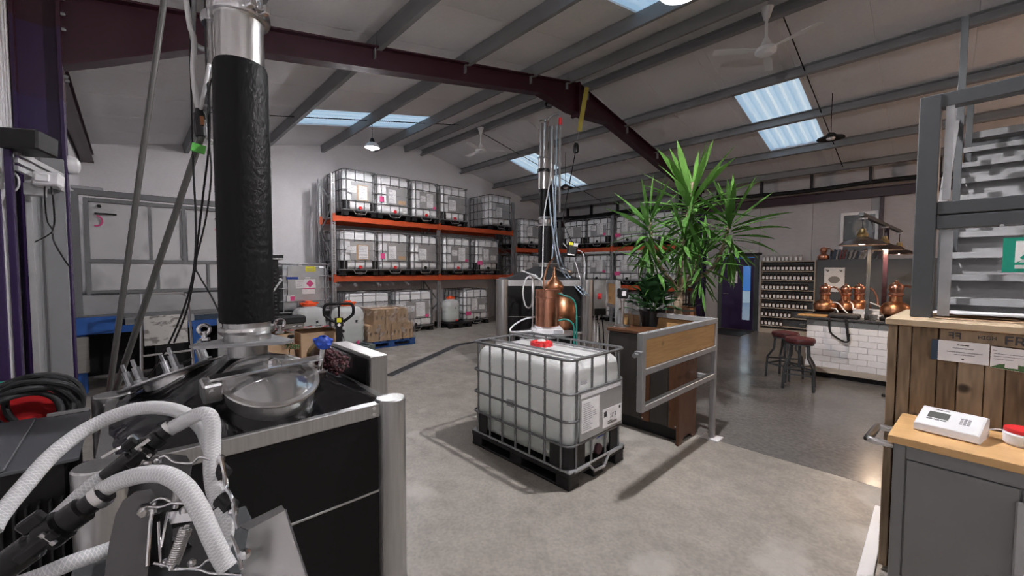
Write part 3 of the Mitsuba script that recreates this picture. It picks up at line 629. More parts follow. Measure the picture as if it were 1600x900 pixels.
put(pl, 'tag', box(-.05, .026, -.002, 0, -.006, .024), 'm_cardboard', M=TR(.62, 2.32, 1.285) @ rot((0, 0, 1), -45))
mat('m_leafink', (.03, .16, .05), .6)
tm = meshkit.text_mesh('7389', .022, .0015, True); tm.apply_transform(rot((1, 0, 0), 90)); tm.apply_translation((-.044, -.002, -.002)); put(pl, 'lettering', tm, 'm_leafink', M=TR(.62, 2.32, 1.285) @ rot((0, 0, 1), -45))
put(col, 'riser', lathe([(.105, 2.6), (.105, 2.94), (.112, 2.95), (.112, 3.0), (.105, 3.01), (.105, 3.9), (0, 3.9)], 40), 'm_steel', 30, M=MC, label='polished steel riser')
def vclamp(p, z, r, M):
    k = put(p, 'clamp', lathe([(r, z - .028), (r + .024, z - .028), (r + .030, z - .012), (r + .030, z + .012), (r + .024, z + .028), (r, z + .028)], 40), 'm_chrome', 30, M=M)
    put(k, 'bolt', cat(rod((.05, -r - .05, z), (-.05, -r - .05, z), .010, 8), rbox(.02, .05, -r - .07, -r - .02, z - .02, z + .02, .004), rbox(-.05, -.02, -r - .07, -r - .02, z - .02, z + .02, .004), lathe([(0, 0), (.014, 0), (.010, .04), (0, .04)], 8, (0.0, -r - .05, z - .02))), 'm_chrome', 30, M=M)
vclamp(col, 2.975, .105, MC @ rot((0, 0, 1), 20))
ML = TR(*V((0.431, 2.839, 2.869)) * (1, 1, 0))
cnd = put(s1, 'condenser', lathe([(0, 2.56), (.03, 2.56), (.078, 2.60), (.078, 3.9), (0, 3.9)], 32), 'm_steel', 30, M=ML, label='steel condenser tube beside the riser')
vclamp(cnd, 3.09, .078, ML @ rot((0, 0, 1), 60))
put(cnd, 'elbow', tube([(0.412, 2.813, 2.613), (0.368, 2.840, 2.609), (0.330, 2.863, 2.612), (0.314, 2.877, 2.598), (0.308, 2.881, 2.562)], .014, 10, 4), 'm_galv', 40)
put(cnd, 'return_pipe', tube([(0.387, 2.856, 2.924), (0.350, 2.863, 2.927), (0.314, 2.899, 2.949), (0.301, 2.928, 2.990), (0.301, 2.945, 3.057), (0.311, 2.974, 3.233)], .015, 10, 4), 'm_galv', 40)
# manway on the front slope
MM = basis((.47, 2.135, 1.10), (1, -.05, -.02), (.03, .9, .42), (-.05, -.42, .9))
mat('m_domelid', (.50, .50, .50), .09, .9)
mw = put(s1, 'manway', lathe([(.165, -.02), (.178, -.02), (.183, .10), (.175, .105), (.168, .10)], 48), 'm_brushed', 30, M=MM, label='round glass-lidded manway')
put(mw, 'rim', lathe([(.176, .098), (.195, .10), (.199, .107), (.195, .114), (.176, .118)], 56), 'm_steel', 30, M=MM)
put(mw, 'lens', lathe([(0, .150), (.06, .148), (.12, .139), (.180, .116), (.180, .110), (.12, .131), (.06, .140), (0, .142)][::-1], 48), 'm_domelid', True, M=MM)
put(mw, 'floor', lathe([(0, .02), (.158, .02)], 32), 'm_felt', M=MM)
put(mw, 'clamp_bar', cat(rbox(-.24, .22, -.018, .018, .168, .182, .003), rbox(-.03, .03, -.03, .03, .18, .196, .004), lathe([(0, .19), (.018, .19), (.018, .215), (0, .22)], 6)), 'm_chrome', M=MM @ rot((0, 0, 1), 8))
put(mw, 'hinge', cat(rbox(-.265, -.195, -.035, .035, .07, .165, .008), rod((-.235, -.045, .13), (-.235, .045, .13), .014, 10)), 'm_brushed', M=MM @ rot((0, 0, 1), 8))
kb = put(mw, 'bolt', cat(rod((.215, 0, .06), (.225, .01, .24), .011, 10), rbox(.19, .24, -.02, .02, .05, .10, .006)), 'm_chrome', 30, M=MM @ rot((0, 0, 1), 8))
n = 30; sp = [(0, .222)] + [(.036 * math.sin(math.radians(a)), .255 - .036 * math.cos(math.radians(a))) for a in range(20, 170, 12)] + [(.012, .288), (.009, .278), (0, .278)]
put(mw, 'knob', cat(lathe(sp, 24, (.225, .01, 0)), [rod((.225 + .03 * math.cos(a), .01 + .03 * math.sin(a), .245), (.225 + .036 * math.cos(a), .01 + .036 * math.sin(a), .268), .012, 8) for a in np.arange(5) * 1.2566]), 'm_blue', 40, M=MM @ rot((0, 0, 1), 8), label='blue plastic knob')
# heater flange on the left slope
az = V([-.25, .236, .94]); az /= np.linalg.norm(az); ax = np.cross((.689, .725, 0), az); ax /= np.linalg.norm(ax)
MF = basis(V((0.157, 2.744, 1.150)) - az * .127, ax, np.cross(az, ax), az)
ht = put(s1, 'heater_drum', lathe([(0, -.02), (.128, -.02), (.128, .12), (0, .12)], 40), 'm_steel', 30, M=MF, label='steel drum with a bolted flange')
fl = put(ht, 'flange', lathe([(0, .12), (.222, .12), (.225, .126), (.222, .134), (0, .134)], 48), 'm_brushed', 30, M=MF)
for i, (a, r) in enumerate(((205, .18), (255, .15), (318, .15), (25, .15), (75, .16), (140, .15))):
    x, y = r * math.cos(math.radians(a)), r * math.sin(math.radians(a))
    put(ht, 'stub', cat(lathe([(0, .134), (.028, .134), (.028, .152), (.016, .154), (.016, .215), (.0, .215)], 10, (x, y, 0)), mv(rbox(-.010, .010, -.004, .004, .20, .255, .002), x, y)), 'm_galv', M=MF)
cb = put(s1, 'control_box', rbox(1.01, 1.12, 2.27, 2.90, .62, 1.19, .006), 'm_brushed', label='steel control box hung on the side')
put(cb, 'door', rbox(1.0, 1.012, 2.30, 2.88, .64, 1.17, .004), 'm_blackpanel')
# jar of dark berries lying on the sheet
jo = V((0.787, 2.480, 1.210)); jd = V((0.882, 2.234, 1.140)) - jo; jd /= np.linalg.norm(jd); _, js, ju = frame_of(jd)
MJ = basis(jo, js, ju, jd)
j = thing('storage_jar', 'glass jar of dark berries with a gold lid lying on the black sheet', 'jar')
put(j, 'glass', lathe([(0, .0), (.06, .004), (.068, .02), (.068, -.0 + .19), (.056, .215), (.050, .232), (.047, .232), (.053, .213), (.0645, .188), (.0645, .022), (.057, .008), (0, .006)][:7], 32), 'm_pane', True, M=MJ @ TR(0, 0, .23) @ rot((1, 0, 0), 180))
put(j, 'lid', lathe([(0, -.028), (.050, -.028), (.054, -.022), (.054, .002), (0, .002)], 30), 'm_brass', 30, M=MJ)
gb = random.Random(5); bm = trimesh.creation.icosphere(1, .0085); bs = []
for i in range(420):
    r = .055 * math.sqrt(gb.random()); a = gb.random() * 6.28; m = bm.copy(); m.apply_scale((1, 1, gb.uniform(.8, 1.5))); m.apply_transform(rot((1, .3, 0), gb.random() * 180)); m.apply_translation((r * math.cos(a), r * math.sin(a), gb.uniform(.03, .205))); bs.append(m)
mat('m_berry', proc(lambda p, n, uv: mix((.025, .006, .010), (.12, .035, .045), cell_rand(p.x * 70, p.y * 70, p.z * 70))), .4)
put(j, 'berries', cat(bs), 'm_berry', True, M=MJ, kind='stuff')
# props, conduit and cables over the near still
mat('m_polegrey', (.085, .083, .08), .45, .3)
solo('support_pole', rod((0.210, 3.080, 3.379), (-0.119, 3.513, 0.860), .0155, 12), 'm_polegrey', 'long grey steel pole leaning up past the near still to the roof', 'pole', smooth=30)
cd = thing('conduit', 'dark thick cable running up to a plug with a strip of green tape', 'cable')
put(cd, 'sheath', rod((0.317, 2.852, 2.444), (-0.101, 3.469, 0.875), .0165, 12), 'm_polegrey', 30)
put(cd, 'plug', cat(rod((0.312, 2.863, 2.565), (0.316, 2.851, 2.437), .028, 10), rod((0.312, 2.863, 2.565), (0.313, 2.864, 2.590), .02, 10)), 'm_black', 30)
put(cd, 'contact', bar((0.314, 2.805, 2.536), (0.315, 2.800, 2.487), .016), 'm_copper_old')
put(cd, 'tape', bar((0.303, 2.841, 2.389), (0.296, 2.844, 2.347), .062, .034), 'm_tape', label='green tape')
def cable(name, pts, r, m, lab, cat_='cable', group=None, n=6): return solo(name, tube(pts, r, n, 6), m, lab, cat_, group, 40)
cable('cable', [(0.295, 2.966, 3.292), (0.288, 2.940, 2.997), (0.283, 2.911, 2.669), (0.278, 2.878, 2.272), (0.278, 2.844, 1.950), (0.264, 2.856, 1.702), (0.224, 2.949, 1.483), (0.153, 3.086, 1.252), (0.085, 3.196, 1.092)], .0050, 'm_black', 'thin black cable hanging left of the column down to the hopper', group='black cables beside the lagged column')
cable('cable', [(0.345, 2.804, 3.237), (0.339, 2.786, 2.853), (0.344, 2.758, 2.469), (0.308, 2.771, 2.120), (0.273, 2.838, 1.773), (0.263, 2.854, 1.666), (0.234, 2.939, 1.465), (0.180, 3.060, 1.271)], .0050, 'm_black', 'thin black cable crossing in front of the condenser and bunched at a tie', group='black cables beside the lagged column')
cable('cable', [(0.377, 2.603, 2.708), (0.362, 2.674, 2.727), (0.347, 2.741, 2.687), (0.336, 2.766, 2.469), (0.342, 2.745, 2.225), (0.317, 2.781, 1.983), (0.272, 2.837, 1.737), (0.285, 2.819, 1.659), (0.322, 2.722, 1.555), (0.355, 2.628, 1.428), (0.358, 2.647, 1.339)], .0045, 'm_black', 'thin black sensor lead leaving the column and ending at the flange plate', group='black cables beside the lagged column')
cable('cable', [(0.085, 3.196, 1.092), (-0.010, 3.346, 0.955), (-0.088, 3.445, 0.909), (-0.137, 3.392, 0.863), (-0.054, 3.343, 0.902), (0.060, 3.187, 1.022), (0.149, 3.081, 1.121)], .006, 'm_black', 'loose black cable looped on the back corner of the near still')
cable('cable', [(0.247, 2.909, 1.191), (0.113, 3.071, 1.073), (-0.025, 3.152, 0.935), (-0.127, 3.108, 0.880), (-0.196, 3.034, 0.861)], .006, 'm_black', 'black lead trailing over the still to the grey cabinet')
cable('hose', [(0.270, 2.946, 3.271), (0.286, 2.904, 3.051), (0.300, 2.887, 2.973), (0.292, 2.883, 2.803), (0.298, 2.869, 2.661), (0.312, 2.863, 2.572)], .014, 'm_whitepipe', 'pale hose hanging from the roof to the black plug', 'hose', n=10)
cable('hose', [(0.312, 2.863, 2.572), (0.335, 2.781, 2.713), (0.351, 2.773, 2.818)], .010, 'm_whitepipe', 'short pale hose looping up from the plug', 'hose', n=10)
cable('hose', [(0.316, 2.890, 2.602), (0.328, 2.870, 2.476), (0.360, 2.809, 2.408), (0.393, 2.776, 2.391)], .011, 'm_whitepipe', 'white hose curving in behind the lagged column', 'hose', n=10)

# --- far still, turned to face the camera
MT = at(5.268, 4.795, 0, -43.53)
s2 = thing('still', 'black still with steel corner posts and a tall twin column behind the copper pot', 'still')
still_body(s2, 1.35, 1.555, .10, .955, MT, 'm_felt')
hopper(s2, 1.35, 1.54, 1.76, .13, MT, 'm_felt', 9, .002)
MT2 = MT @ TR(.06, -.02, 0)
c2 = put(s2, 'column', lathe([(0, 1.83), (.118, 1.83), (.118, 2.46), (0, 2.46)], 32), 'm_foam', 30, M=MT2, label='black lagged lower column')
put(c2, 'neck', lathe([(0, 1.7), (.10, 1.7), (.10, 1.83), (0, 1.83)], 32), 'm_steel', 30, M=MT2)
put(s2, 'flange_plate', prism([(.22 * math.cos(math.radians(a)), .2 * math.sin(math.radians(a))) for a in (-8, 8, 112, 128, 232, 248)], .016), 'm_galv', M=MT2 @ TR(0, 0, 1.80))
put(c2, 'clamp', lathe([(.09, 2.46), (.122, 2.46), (.128, 2.49), (.11, 2.51), (.11, 2.57), (.128, 2.59), (.122, 2.62), (.08, 2.62)], 32), 'm_chrome', 30, M=MT2)
MU = MT2 @ TR(-.035, 0, 0)
u1 = put(s2, 'upper_column', lathe([(0, 2.62), (.078, 2.62), (.078, 3.12), (0, 3.12)], 28), 'm_foam', 30, M=MU)
put(u1, 'riser', lathe([(.09, 3.10), (.09, 3.62), (.07, 3.63), (.07, 4.22), (.085, 4.24), (.085, 4.27), (0, 4.28), ], 28), 'm_steel', 30, M=MU, label='polished steel riser')
put(u1, 'clamp', lathe([(.08, 3.395), (.105, 3.395), (.11, 3.42), (.105, 3.445), (.08, 3.445)], 28), 'm_black', 30, M=MU)
put(u1, 'clamp', lathe([(.08, 3.625), (.10, 3.625), (.10, 3.65), (.08, 3.65)], 28), 'm_chrome', 30, M=MU)
put(s2, 'condenser', lathe([(0, 2.65), (.055, 2.65), (.055, 3.2), (.05, 3.2), (.05, 4.18), (0, 4.19)], 24), 'm_steel', 30, M=MU @ TR(.135, .02, 0))
put(s2, 'condenser_lagging', lathe([(.056, 2.63), (.06, 2.63), (.06, 3.18), (.056, 3.18)], 24), 'm_foam', 30, M=MU @ TR(.135, .02, 0))
put(s2, 'elbow', tube([(.0, 0, 4.2), (.06, 0, 4.28), (.14, 0, 4.36), (.24, -.01, 4.40), (.28, -.01, 4.36), (.28, -.01, 4.22)], .022, 10, 4), 'm_purlin', 40, M=MU)
put(s2, 'coupling', cat(rod((.28, -.01, 4.2), (.28, -.01, 4.32), .03, 10)), 'm_red', 30, M=MU)
put(s2, 'riser_pipe', rod((.28, -.01, 2.7), (.28, -.01, 4.25), .020, 10), 'm_purlin', 30, M=MU)
put(s2, 'manway', lathe([(0, 0), (.16, 0), (.16, .06), (.18, .07), (.17, .10), (0, .13)], 28), 'm_steel', 30, M=MT @ TR(.36, -.05, 1.63) @ rot((0, 1, 0), 20))
bx2 = put(s2, 'control_box', rbox(.78, 1.0, -.70, -.45, .98, 1.55, .006), 'm_brushed', M=MT, label='steel control box with a red and yellow isolator')
put(bx2, 'plate', rbox(.845, .905, -.706, -.699, 1.24, 1.33, .002), 'm_red', M=MT)
put(bx2, 'isolator', cat(rod((.875, -.706, 1.285), (.875, -.735, 1.285), .026, 16), rbox(.866, .884, -.75, -.73, 1.262, 1.308, .003)), 'm_red', 30, M=MT, label='red rotary isolator')
put(bx2, 'screen', rbox(.80, .98, -.708, -.698, .99, 1.09, .002), 'm_black', M=MT)
for i, (x, d) in enumerate(((.82, 0), (.86, .03), (.90, -.02), (.94, .02))):
    put(bx2, 'lead', tube([(x, -.58, .99), (x + d, -.6, .8), (x + d * 2, -.62, .4), (x + d * 3, -.6, .02)], .010, 6, 5), 'm_black' if i % 2 else 'm_whitepipe', 40, M=MT)
for k, (pts, m, lab) in enumerate((
  ([(5.461, 4.631, 4.209), (5.394, 4.582, 3.486), (5.325, 4.530, 2.707), (5.261, 4.412, 2.046), (5.216, 4.153, 1.617), (5.160, 3.703, 1.305)], 'm_palehose', 'pale blue hose falling from the top of the far column to its control box'),
  ([(5.247, 4.624, 3.035), (5.233, 4.534, 2.482), (5.204, 4.391, 1.936), (5.149, 4.219, 1.669), (5.143, 3.788, 1.302)], 'm_palehose', 'pale blue hose beside the first one, starting at the lower clamp'),
  ([(5.301, 4.586, 3.254), (5.303, 4.537, 2.488), (5.176, 4.479, 1.830)], 'm_palehose', 'pale blue hose dropping straight to the hopper lid'),
  ([(5.291, 4.608, 3.451), (5.258, 4.620, 3.144), (5.179, 4.662, 2.597), (5.067, 4.583, 1.829), (4.830, 4.381, 1.617), (4.577, 4.204, 1.562)], 'm_whitepipe', 'white hose hanging down the front of the far column'))):
    if k == 0: mat('m_palehose', (.42, .52, .62), .35)
    cable('hose', pts, .012, m, lab, 'hose', n=8)
cable('cable', [(5.405, 4.421, 2.160), (5.358, 4.175, 1.935), (5.264, 3.969, 1.619), (5.158, 3.774, 1.302)], .009, 'm_whitepipe', 'white lead running from the hung tool to the far still')
# strap and gear hanging from the apex
mat('m_strap', (.42, .36, .07), .6)
st = thing('lifting_strap', 'yellow webbing sling round the rafter apex with a black chain hanging from it', 'strap')
for m_ in (bar((6.571, 4.816, 5.262), (6.356, 4.827, 4.369), .085, .006, (-.7, -.7, 0)), bar((6.410, 4.796, 4.700), (6.328, 4.852, 4.356), .05, .006, (.7, -.7, 0))): put(st, 'webbing', m_, 'm_strap')
put(st, 'rope', rod((6.356, 4.828, 4.393), (6.314, 4.854, 4.159), .008), 'm_galv'); put(st, 'hook_block', lathe([(0, 0), (.04, .01), (.055, .06), (.05, .15), (.03, .2), (0, .2)], 14), 'm_black', 30, M=TR(*(6.299, 4.855, 3.938)))
put(st, 'chain', rod((6.290, 4.864, 3.963), (5.016, 4.119, 2.482), .009, 6), 'm_black')
lh = thing('lifting_hook', 'black lifting hook hanging under the apex haunch above the far column', 'hook')
HQ = V((5.828, 5.151, 4.858))
put(lh, 'hook', tube([HQ + (0, 0, .10), HQ + (0, 0, .03), HQ + (-.04, .03, -.03), HQ + (-.02, .02, -.09), HQ + (.05, -.04, -.08)], .02, 8, 4), 'm_black', 40)
put(lh, 'shackle', tube([HQ + (.03 * math.cos(a) * .7, .03 * math.cos(a) * -.7, .13 + .05 * math.sin(a)) for a in np.linspace(0, 6.28, 16)[:-1]], .012, 6, closed=True), 'm_galv', 40)
tl = thing('power_tool', 'black cased tool with yellow and white labels hung at the right of the far column', 'tool')
TP = (4.875, 3.812, 2.040)
put(tl, 'case', rbox(-.07, .07, -.06, .06, -.14, .08, .015), 'm_black', M=TR(*TP) @ rot((0, 0, 1), -43) @ rot((0, 1, 0), 8))
put(tl, 'yellow_label', box(-.065, -.005, -.065, -.058, .03, .075), 'm_yellow', M=TR(*TP) @ rot((0, 0, 1), -43) @ rot((0, 1, 0), 8))
put(tl, 'white_label', box(.005, .07, -.066, -.058, .02, .07), 'm_white', M=TR(*TP) @ rot((0, 0, 1), -43) @ rot((0, 1, 0), 8))
put(tl, 'band', box(-.072, .04, -.064, -.06, -.12, -.10), 'm_white', M=TR(*TP) @ rot((0, 0, 1), -43) @ rot((0, 1, 0), 8))
put(tl, 'hanger', tube([(4.877, 3.815, 2.127), (4.904, 3.937, 2.291), (5.016, 4.119, 2.482)], .006, 6, 4), 'm_black')
cable('cable', [(4.937, 3.751, 2.001), (5.026, 3.733, 1.965), (5.090, 3.731, 1.800), (5.035, 3.699, 1.555)], .008, 'm_whitepipe', 'short white flex from the hung tool down to the control box')

# --- copper alembic on a scale
tb = thing('side_table', 'small steel table carrying the scale and the copper pot', 'table')
PX, PY = 3.90, 3.445
put(tb, 'top', rbox(PX - .28, PX + .42, PY - .25, PY + .42, .86, .885, .004), 'm_galv')
for a in (-.24, .38):
    for b in (-.21, .38): put(tb, 'leg', box(PX + a - .018, PX + a + .018, PY + b - .018, PY + b + .018, 0, .86), 'm_galv')
sc = thing('platform_scale', 'white bench scale under the copper pot', 'scale'); MP = at(PX, PY, 0, -43.53)
put(sc, 'body', cat(rbox(-.20, .20, -.14, .16, .885, .955, .012), prism([(-.20, .955), (-.16, .985), (.16, .985), (.20, .955)], .28) if 0 else rbox(-.16, .17, -.12, .14, .95, .985, .01)), 'm_white', M=MP)
put(sc, 'display', rbox(.07, .19, -.146, -.13, .90, .945, .003), 'm_greyink', M=MP)
cp = thing('copper_pot', 'shiny copper condenser pot standing on the white scale', 'copper pot')
put(cp, 'body', lathe([(0, .985), (.148, .985), (.152, .99), (.152, 1.34), (.157, 1.345), (.157, 1.36), (.152, 1.365), (.152, 1.44), (.156, 1.445), (.15, 1.45), (.145, 1.44), (.145, 1.38), (0, 1.38)], 48), 'm_copper', 30, M=TR(PX, PY, 0))
put(cp, 'pipe', tube([(3.844, 3.441, 1.406), (3.842, 3.451, 1.553), (3.901, 3.472, 1.675), (4.010, 3.514, 1.784), (4.176, 3.568, 1.873)], .012, 10, 5), 'm_copper_old', 40)
for z, lb in ((1.40, 'upper'), (1.08, 'lower')):
    sp_ = put(cp, 'spigot', cat(rod((0, -.15, z), (0, -.20, z), .018, 12)), 'm_copper', 30, M=TR(PX, PY, 0) @ rot((0, 0, 1), 60))
oq = (4.305, 3.546, 1.261)
on = thing('copper_alembic', 'round copper alembic with an onion head and brass spire behind the copper pot', 'alembic')
MO = TR(oq[0], oq[1], 0)
put(on, 'boiler', lathe([(0, .885), (.10, .885), (.17, .95), (.215, 1.05), (.22, 1.13), (.20, 1.24), (.14, 1.33), (.10, 1.36), (0, 1.36)], 44), 'm_copper_old', 40, M=MO)
hq = (4.202, 3.587, 1.456)
put(on, 'onion_head', lathe([(.09, 1.33), (.09, 1.39), (.12, 1.43), (.125, 1.48), (.105, 1.53), (.06, 1.57), (.028, 1.62), (.016, 1.70), (.014, 1.74), (0, 1.745)], 40), 'm_copper_old', 40, M=TR(hq[0], hq[1], 0))
put(on, 'spire', lathe([(.014, 1.66), (.02, 1.67), (.02, 1.69), (.014, 1.70)], 16), 'm_brass', 40, M=TR(hq[0], hq[1], 0))
mat('m_greenhose', (.02, .20, .16), .35)
for pts, m, lab in (
  ([(3.930, 3.290, 1.409), (3.988, 3.233, 1.377), (4.051, 3.171, 1.345), (4.084, 3.135, 1.272), (4.090, 3.117, 1.070), (4.070, 3.106, 0.585)], 'm_greenhose', 'green hose from the upper spigot of the copper pot'),
  ([(3.920, 3.278, 1.062), (3.991, 3.212, 1.078), (4.042, 3.160, 1.038), (4.063, 3.135, 0.949), (4.047, 3.128, 0.585)], 'm_greenhose', 'green hose from the lower spigot of the copper pot'),
  ([(3.855, 3.617, 1.086), (3.745, 3.720, 1.052), (3.616, 3.769, 0.983), (3.544, 3.765, 0.924), (3.545, 3.694, 0.907), (3.670, 3.508, 0.931)], 'm_whitepipe', 'white hose looping from the still to the scale'),
  ([(4.241, 4.111, 1.606), (4.205, 4.142, 1.549), (4.174, 4.162, 1.390), (4.189, 4.136, 1.203), (4.228, 4.096, 1.147), (4.264, 4.066, 1.213), (4.277, 4.067, 1.437), (4.281, 4.072, 1.587)], 'm_whitepipe', 'coiled white hose hung on the front of the far still'),
  ([(4.261, 4.092, 1.606), (4.293, 4.057, 1.531), (4.206, 3.985, 1.258), (3.826, 3.635, 0.918)], 'm_whitepipe', 'white hose dropping straight from the clip'),
  ([(4.288, 4.066, 1.606), (4.208, 3.865, 1.573), (4.090, 3.697, 1.525), (3.876, 3.481, 1.428)], 'm_whitepipe', 'white hose bending over into the copper pot'),
  ([(4.169, 4.185, 1.690), (4.242, 4.113, 1.652), (4.262, 3.953, 1.608)], 'm_whitepipe', 'end of a white hose sticking out over the steel trim')):
    cable('hose', pts, .011, m, lab, 'hose', n=8)
solo('hose_clip', rbox(-.05, .05, -.02, .02, -.03, .03, .004), 'm_white', 'white clip holding the coiled hose on the far still', 'clip', M=TR(*(4.296, 4.087, 1.606)) @ rot((0, 0, 1), -43.5))

# ------------------------------------------------------------------ railing, cupboard and plant
def grain(c0, c1, ax, sc=1.0, dark=.35):
    def fn(p, n, uv):
        q = [p.x * 7, p.y * 7, p.z * 7]; q[ax] = q[ax] * .12
        a = fbm(q[0] * 3 * sc, q[1] * 3 * sc, q[2] * 3 * sc, 4); l = noise(q[0] * 14 * sc, q[1] * 14 * sc, q[2] * 14 * sc)
        k = smoothstep(.80, .88, noise(p.x * 9 + 3, p.y * 9, p.z * 9 + 7))
        return mix(c0, c1, a * .7 + l * .35) * (1 - dark * k)
    return proc(fn)
mat('m_pine', grain((.33, .18, .07), (.58, .36, .16), 0), .55, spec=.3)
mat('m_pine_y', grain((.30, .165, .065), (.52, .32, .14), 1), .55, spec=.3)
mat('m_pallet', grain((.030, .019, .011), (.27, .19, .12), 2, 1.1, .9), .7, spec=.2)
mat('m_pallet2', grain((.06, .040, .024), (.33, .245, .165), 2, 1.0, .85), .7, spec=.2)
mat('m_butcher', grain((.50, .29, .12), (.64, .41, .19), 1, .8, .15), .4, spec=.4)
mat('m_greywood', grain((.34, .30, .25), (.46, .41, .35), 1), .6, spec=.3)
mat('m_railsteel', proc(lambda p, n, uv: mix((.30, .305, .31), (.40, .405, .41), fbm(p.x * 9, p.y * 9, p.z * 9, 3))), .45, .5)
mat('m_ebony', proc(lambda p, n, uv: mix((.016, .014, .013), (.032, .028, .025), fbm(p.x * 20, p.y * 20, p.z * 3, 3))), .42, spec=.4)
mat('m_walnut', grain((.045, .018, .008), (.085, .036, .016), 2), .42, spec=.35)
rl = thing('railing', 'grey box-section steel railing with pine boards between the plant and the white tote', 'railing')
S = .05; y0 = 1.52
def rail(a, b, w=S, name='rail', m='m_railsteel'): return put(rl, name, bar(a, b, w, w, (0, 0, 1), .004), m)
rail((4.25, y0, 0.012), (4.25, y0, 1.225), name='post')
rail((2.80, y0, .62), (2.80, y0, 1.225), name='post')
for z in (1.20, .925, .645): rail((2.825, y0, z), (4.225, y0, z))
put(rl, 'board', rbox(2.826, 4.224, y0 - .014, y0 + .014, .952, 1.174, .004), 'm_pine', label='knotty pine board')
put(rl, 'foot_plate', rbox(4.17, 4.33, y0 - .09, y0 + .09, 0, .012, .003), 'm_white')
put(rl, 'latch', cat(rod((2.76, y0, 1.07), (2.70, y0, 1.07), .010, 10), rbox(2.745, 2.775, y0 - .03, y0 + .03, 1.045, 1.095, .005), rod((2.69, y0, 1.07), (2.705, y0, 1.07), .018, 10)), 'm_galv', 30)
e2 = (4.36, 2.66)
rail((4.25, y0 + .025, 1.20), (e2[0], e2[1], 1.20)); rail((4.26, y0 + .025, .90), (e2[0], e2[1], .90)); rail((e2[0], e2[1], .0), (e2[0], e2[1], 1.225), name='post')
rail((4.335, 2.36, .9), (4.335, 2.36, 1.2), .04, 'post')
for a, b in ((.06, .70), (.74, .96)):
    A = V([4.25, y0, 0]) * (1 - a) + V([*e2, 0]) * a; B = V([4.25, y0, 0]) * (1 - b) + V([*e2, 0]) * b
    put(rl, 'board', bar(A + V([.01, 0, 1.05]), B + V([.01, 0, 1.05]), .026, .24), 'm_pine_y')
rail((4.25, y0 + .03, .62), (4.29, 2.0, .62), .045)
gt = thing('folding_gate', 'small steel framed gate leaf with a pine board standing folded at the railing end', 'gate')
ga, gb_ = V([4.40, 2.72, 0]), V([4.68, 3.04, 0])
for z in (1.24, 1.55): put(gt, 'rail', bar(ga + (0, 0, z), gb_ + (0, 0, z), .045), 'm_railsteel')
for q in (ga, gb_): put(gt, 'stile', bar(q + (0, 0, 1.22), q + (0, 0, 1.57), .045), 'm_railsteel')
put(gt, 'board', bar(ga + (0, 0, 1.395), gb_ + (0, 0, 1.395), .024, .27), 'm_pine')
put(gt, 'hinge_post', bar(ga + (0, 0, 0), ga + (0, 0, 1.22), .045), 'm_railsteel')
cu = thing('cupboard', 'low black cupboard with walnut strips standing behind the steel railing', 'cupboard')
put(cu, 'carcass', rbox(3.83, 4.18, 1.69, 2.47, .15, 1.04, .003), 'm_ebony')
put(cu, 'top', rbox(3.80, 4.2, 1.66, 2.48, 1.04, 1.07, .004), 'm_walnut')
put(cu, 'plinth', box(3.92, 4.16, 1.70, 2.40, 0, .15), 'm_black')
put(cu, 'end_panel', prism([(3.80, 0), (3.86, 0), (3.92, .06), (4.08, .06), (4.14, 0), (4.2, 0), (4.2, 1.04), (3.80, 1.04)], .025), 'm_walnut', M=TR(0, 1.688, 0) @ rot((1, 0, 0), 90))
for y in (1.98, 1.69): put(cu, 'strip', rbox(3.815, 3.83, y, y + .085, .15, 1.04, .002), 'm_walnut', label='walnut strip')
put(cu, 'door', rbox(3.818, 3.83, 1.79, 1.97, .16, 1.03, .003), 'm_ebony'); put(cu, 'door', rbox(3.818, 3.83, 2.08, 2.46, .16, 1.03, .003), 'm_ebony')
for y in (2.05, 1.70): put(cu, 'fixing', rod((3.813, y, .18), (3.806, y, .18), .008, 8), 'm_galv')
# small bits behind the cupboard
pu = thing('bottling_tap', 'steel pump column and bottle filler standing on the black cupboard by the far still', 'filler')
pq = (3.932, 2.513, 1.154)
put(pu, 'base', lathe([(0, 1.07), (.09, 1.07), (.09, 1.085), (.02, 1.10), (.018, 1.35), (.03, 1.36), (.03, 1.39), (0, 1.39)], 18), 'm_steel', 30, M=TR(3.98, 2.40, 0))
put(pu, 'head', cat(rbox(-.05, .05, -.05, .05, 1.39, 1.50, .01), rbox(-.02, .03, -.056, -.05, 1.41, 1.47, .002)), 'm_black', M=TR(3.98, 2.40, 0) @ rot((0, 0, 1), -43))
put(pu, 'label', rbox(-.025, .02, -.06, -.055, 1.42, 1.47, .001), 'm_white', M=TR(3.98, 2.40, 0) @ rot((0, 0, 1), -43))
put(pu, 'spout', tube([(3.95, 2.43, 1.08), (3.90, 2.46, 1.06), (3.86, 2.49, .98), (3.85, 2.50, .8)], .010, 8, 4), 'm_whitepipe', 40)
# tall yucca
flat('m_soil', (.05, .035, .025))
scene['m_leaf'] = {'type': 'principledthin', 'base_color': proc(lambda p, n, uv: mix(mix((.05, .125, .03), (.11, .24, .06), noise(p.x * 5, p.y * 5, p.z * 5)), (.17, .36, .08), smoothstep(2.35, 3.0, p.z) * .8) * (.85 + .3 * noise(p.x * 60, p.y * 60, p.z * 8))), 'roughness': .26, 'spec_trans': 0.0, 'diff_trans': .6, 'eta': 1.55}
scene['m_leafdark'] = {'type': 'principledthin', 'base_color': {'type': 'rgb', 'value': [.030, .075, .030]}, 'roughness': .28, 'spec_trans': 0.0, 'diff_trans': .4, 'eta': 1.5}
mat('m_trunk', proc(lambda p, n, uv: mix((.20, .15, .10), (.42, .34, .25), fbm(p.x * 24, p.y * 24, p.z * 50, 3)) * (.75 + .25 * smoothstep(.3, .5, noise(0, 0, p.z * 38)))), .8, spec=.2)
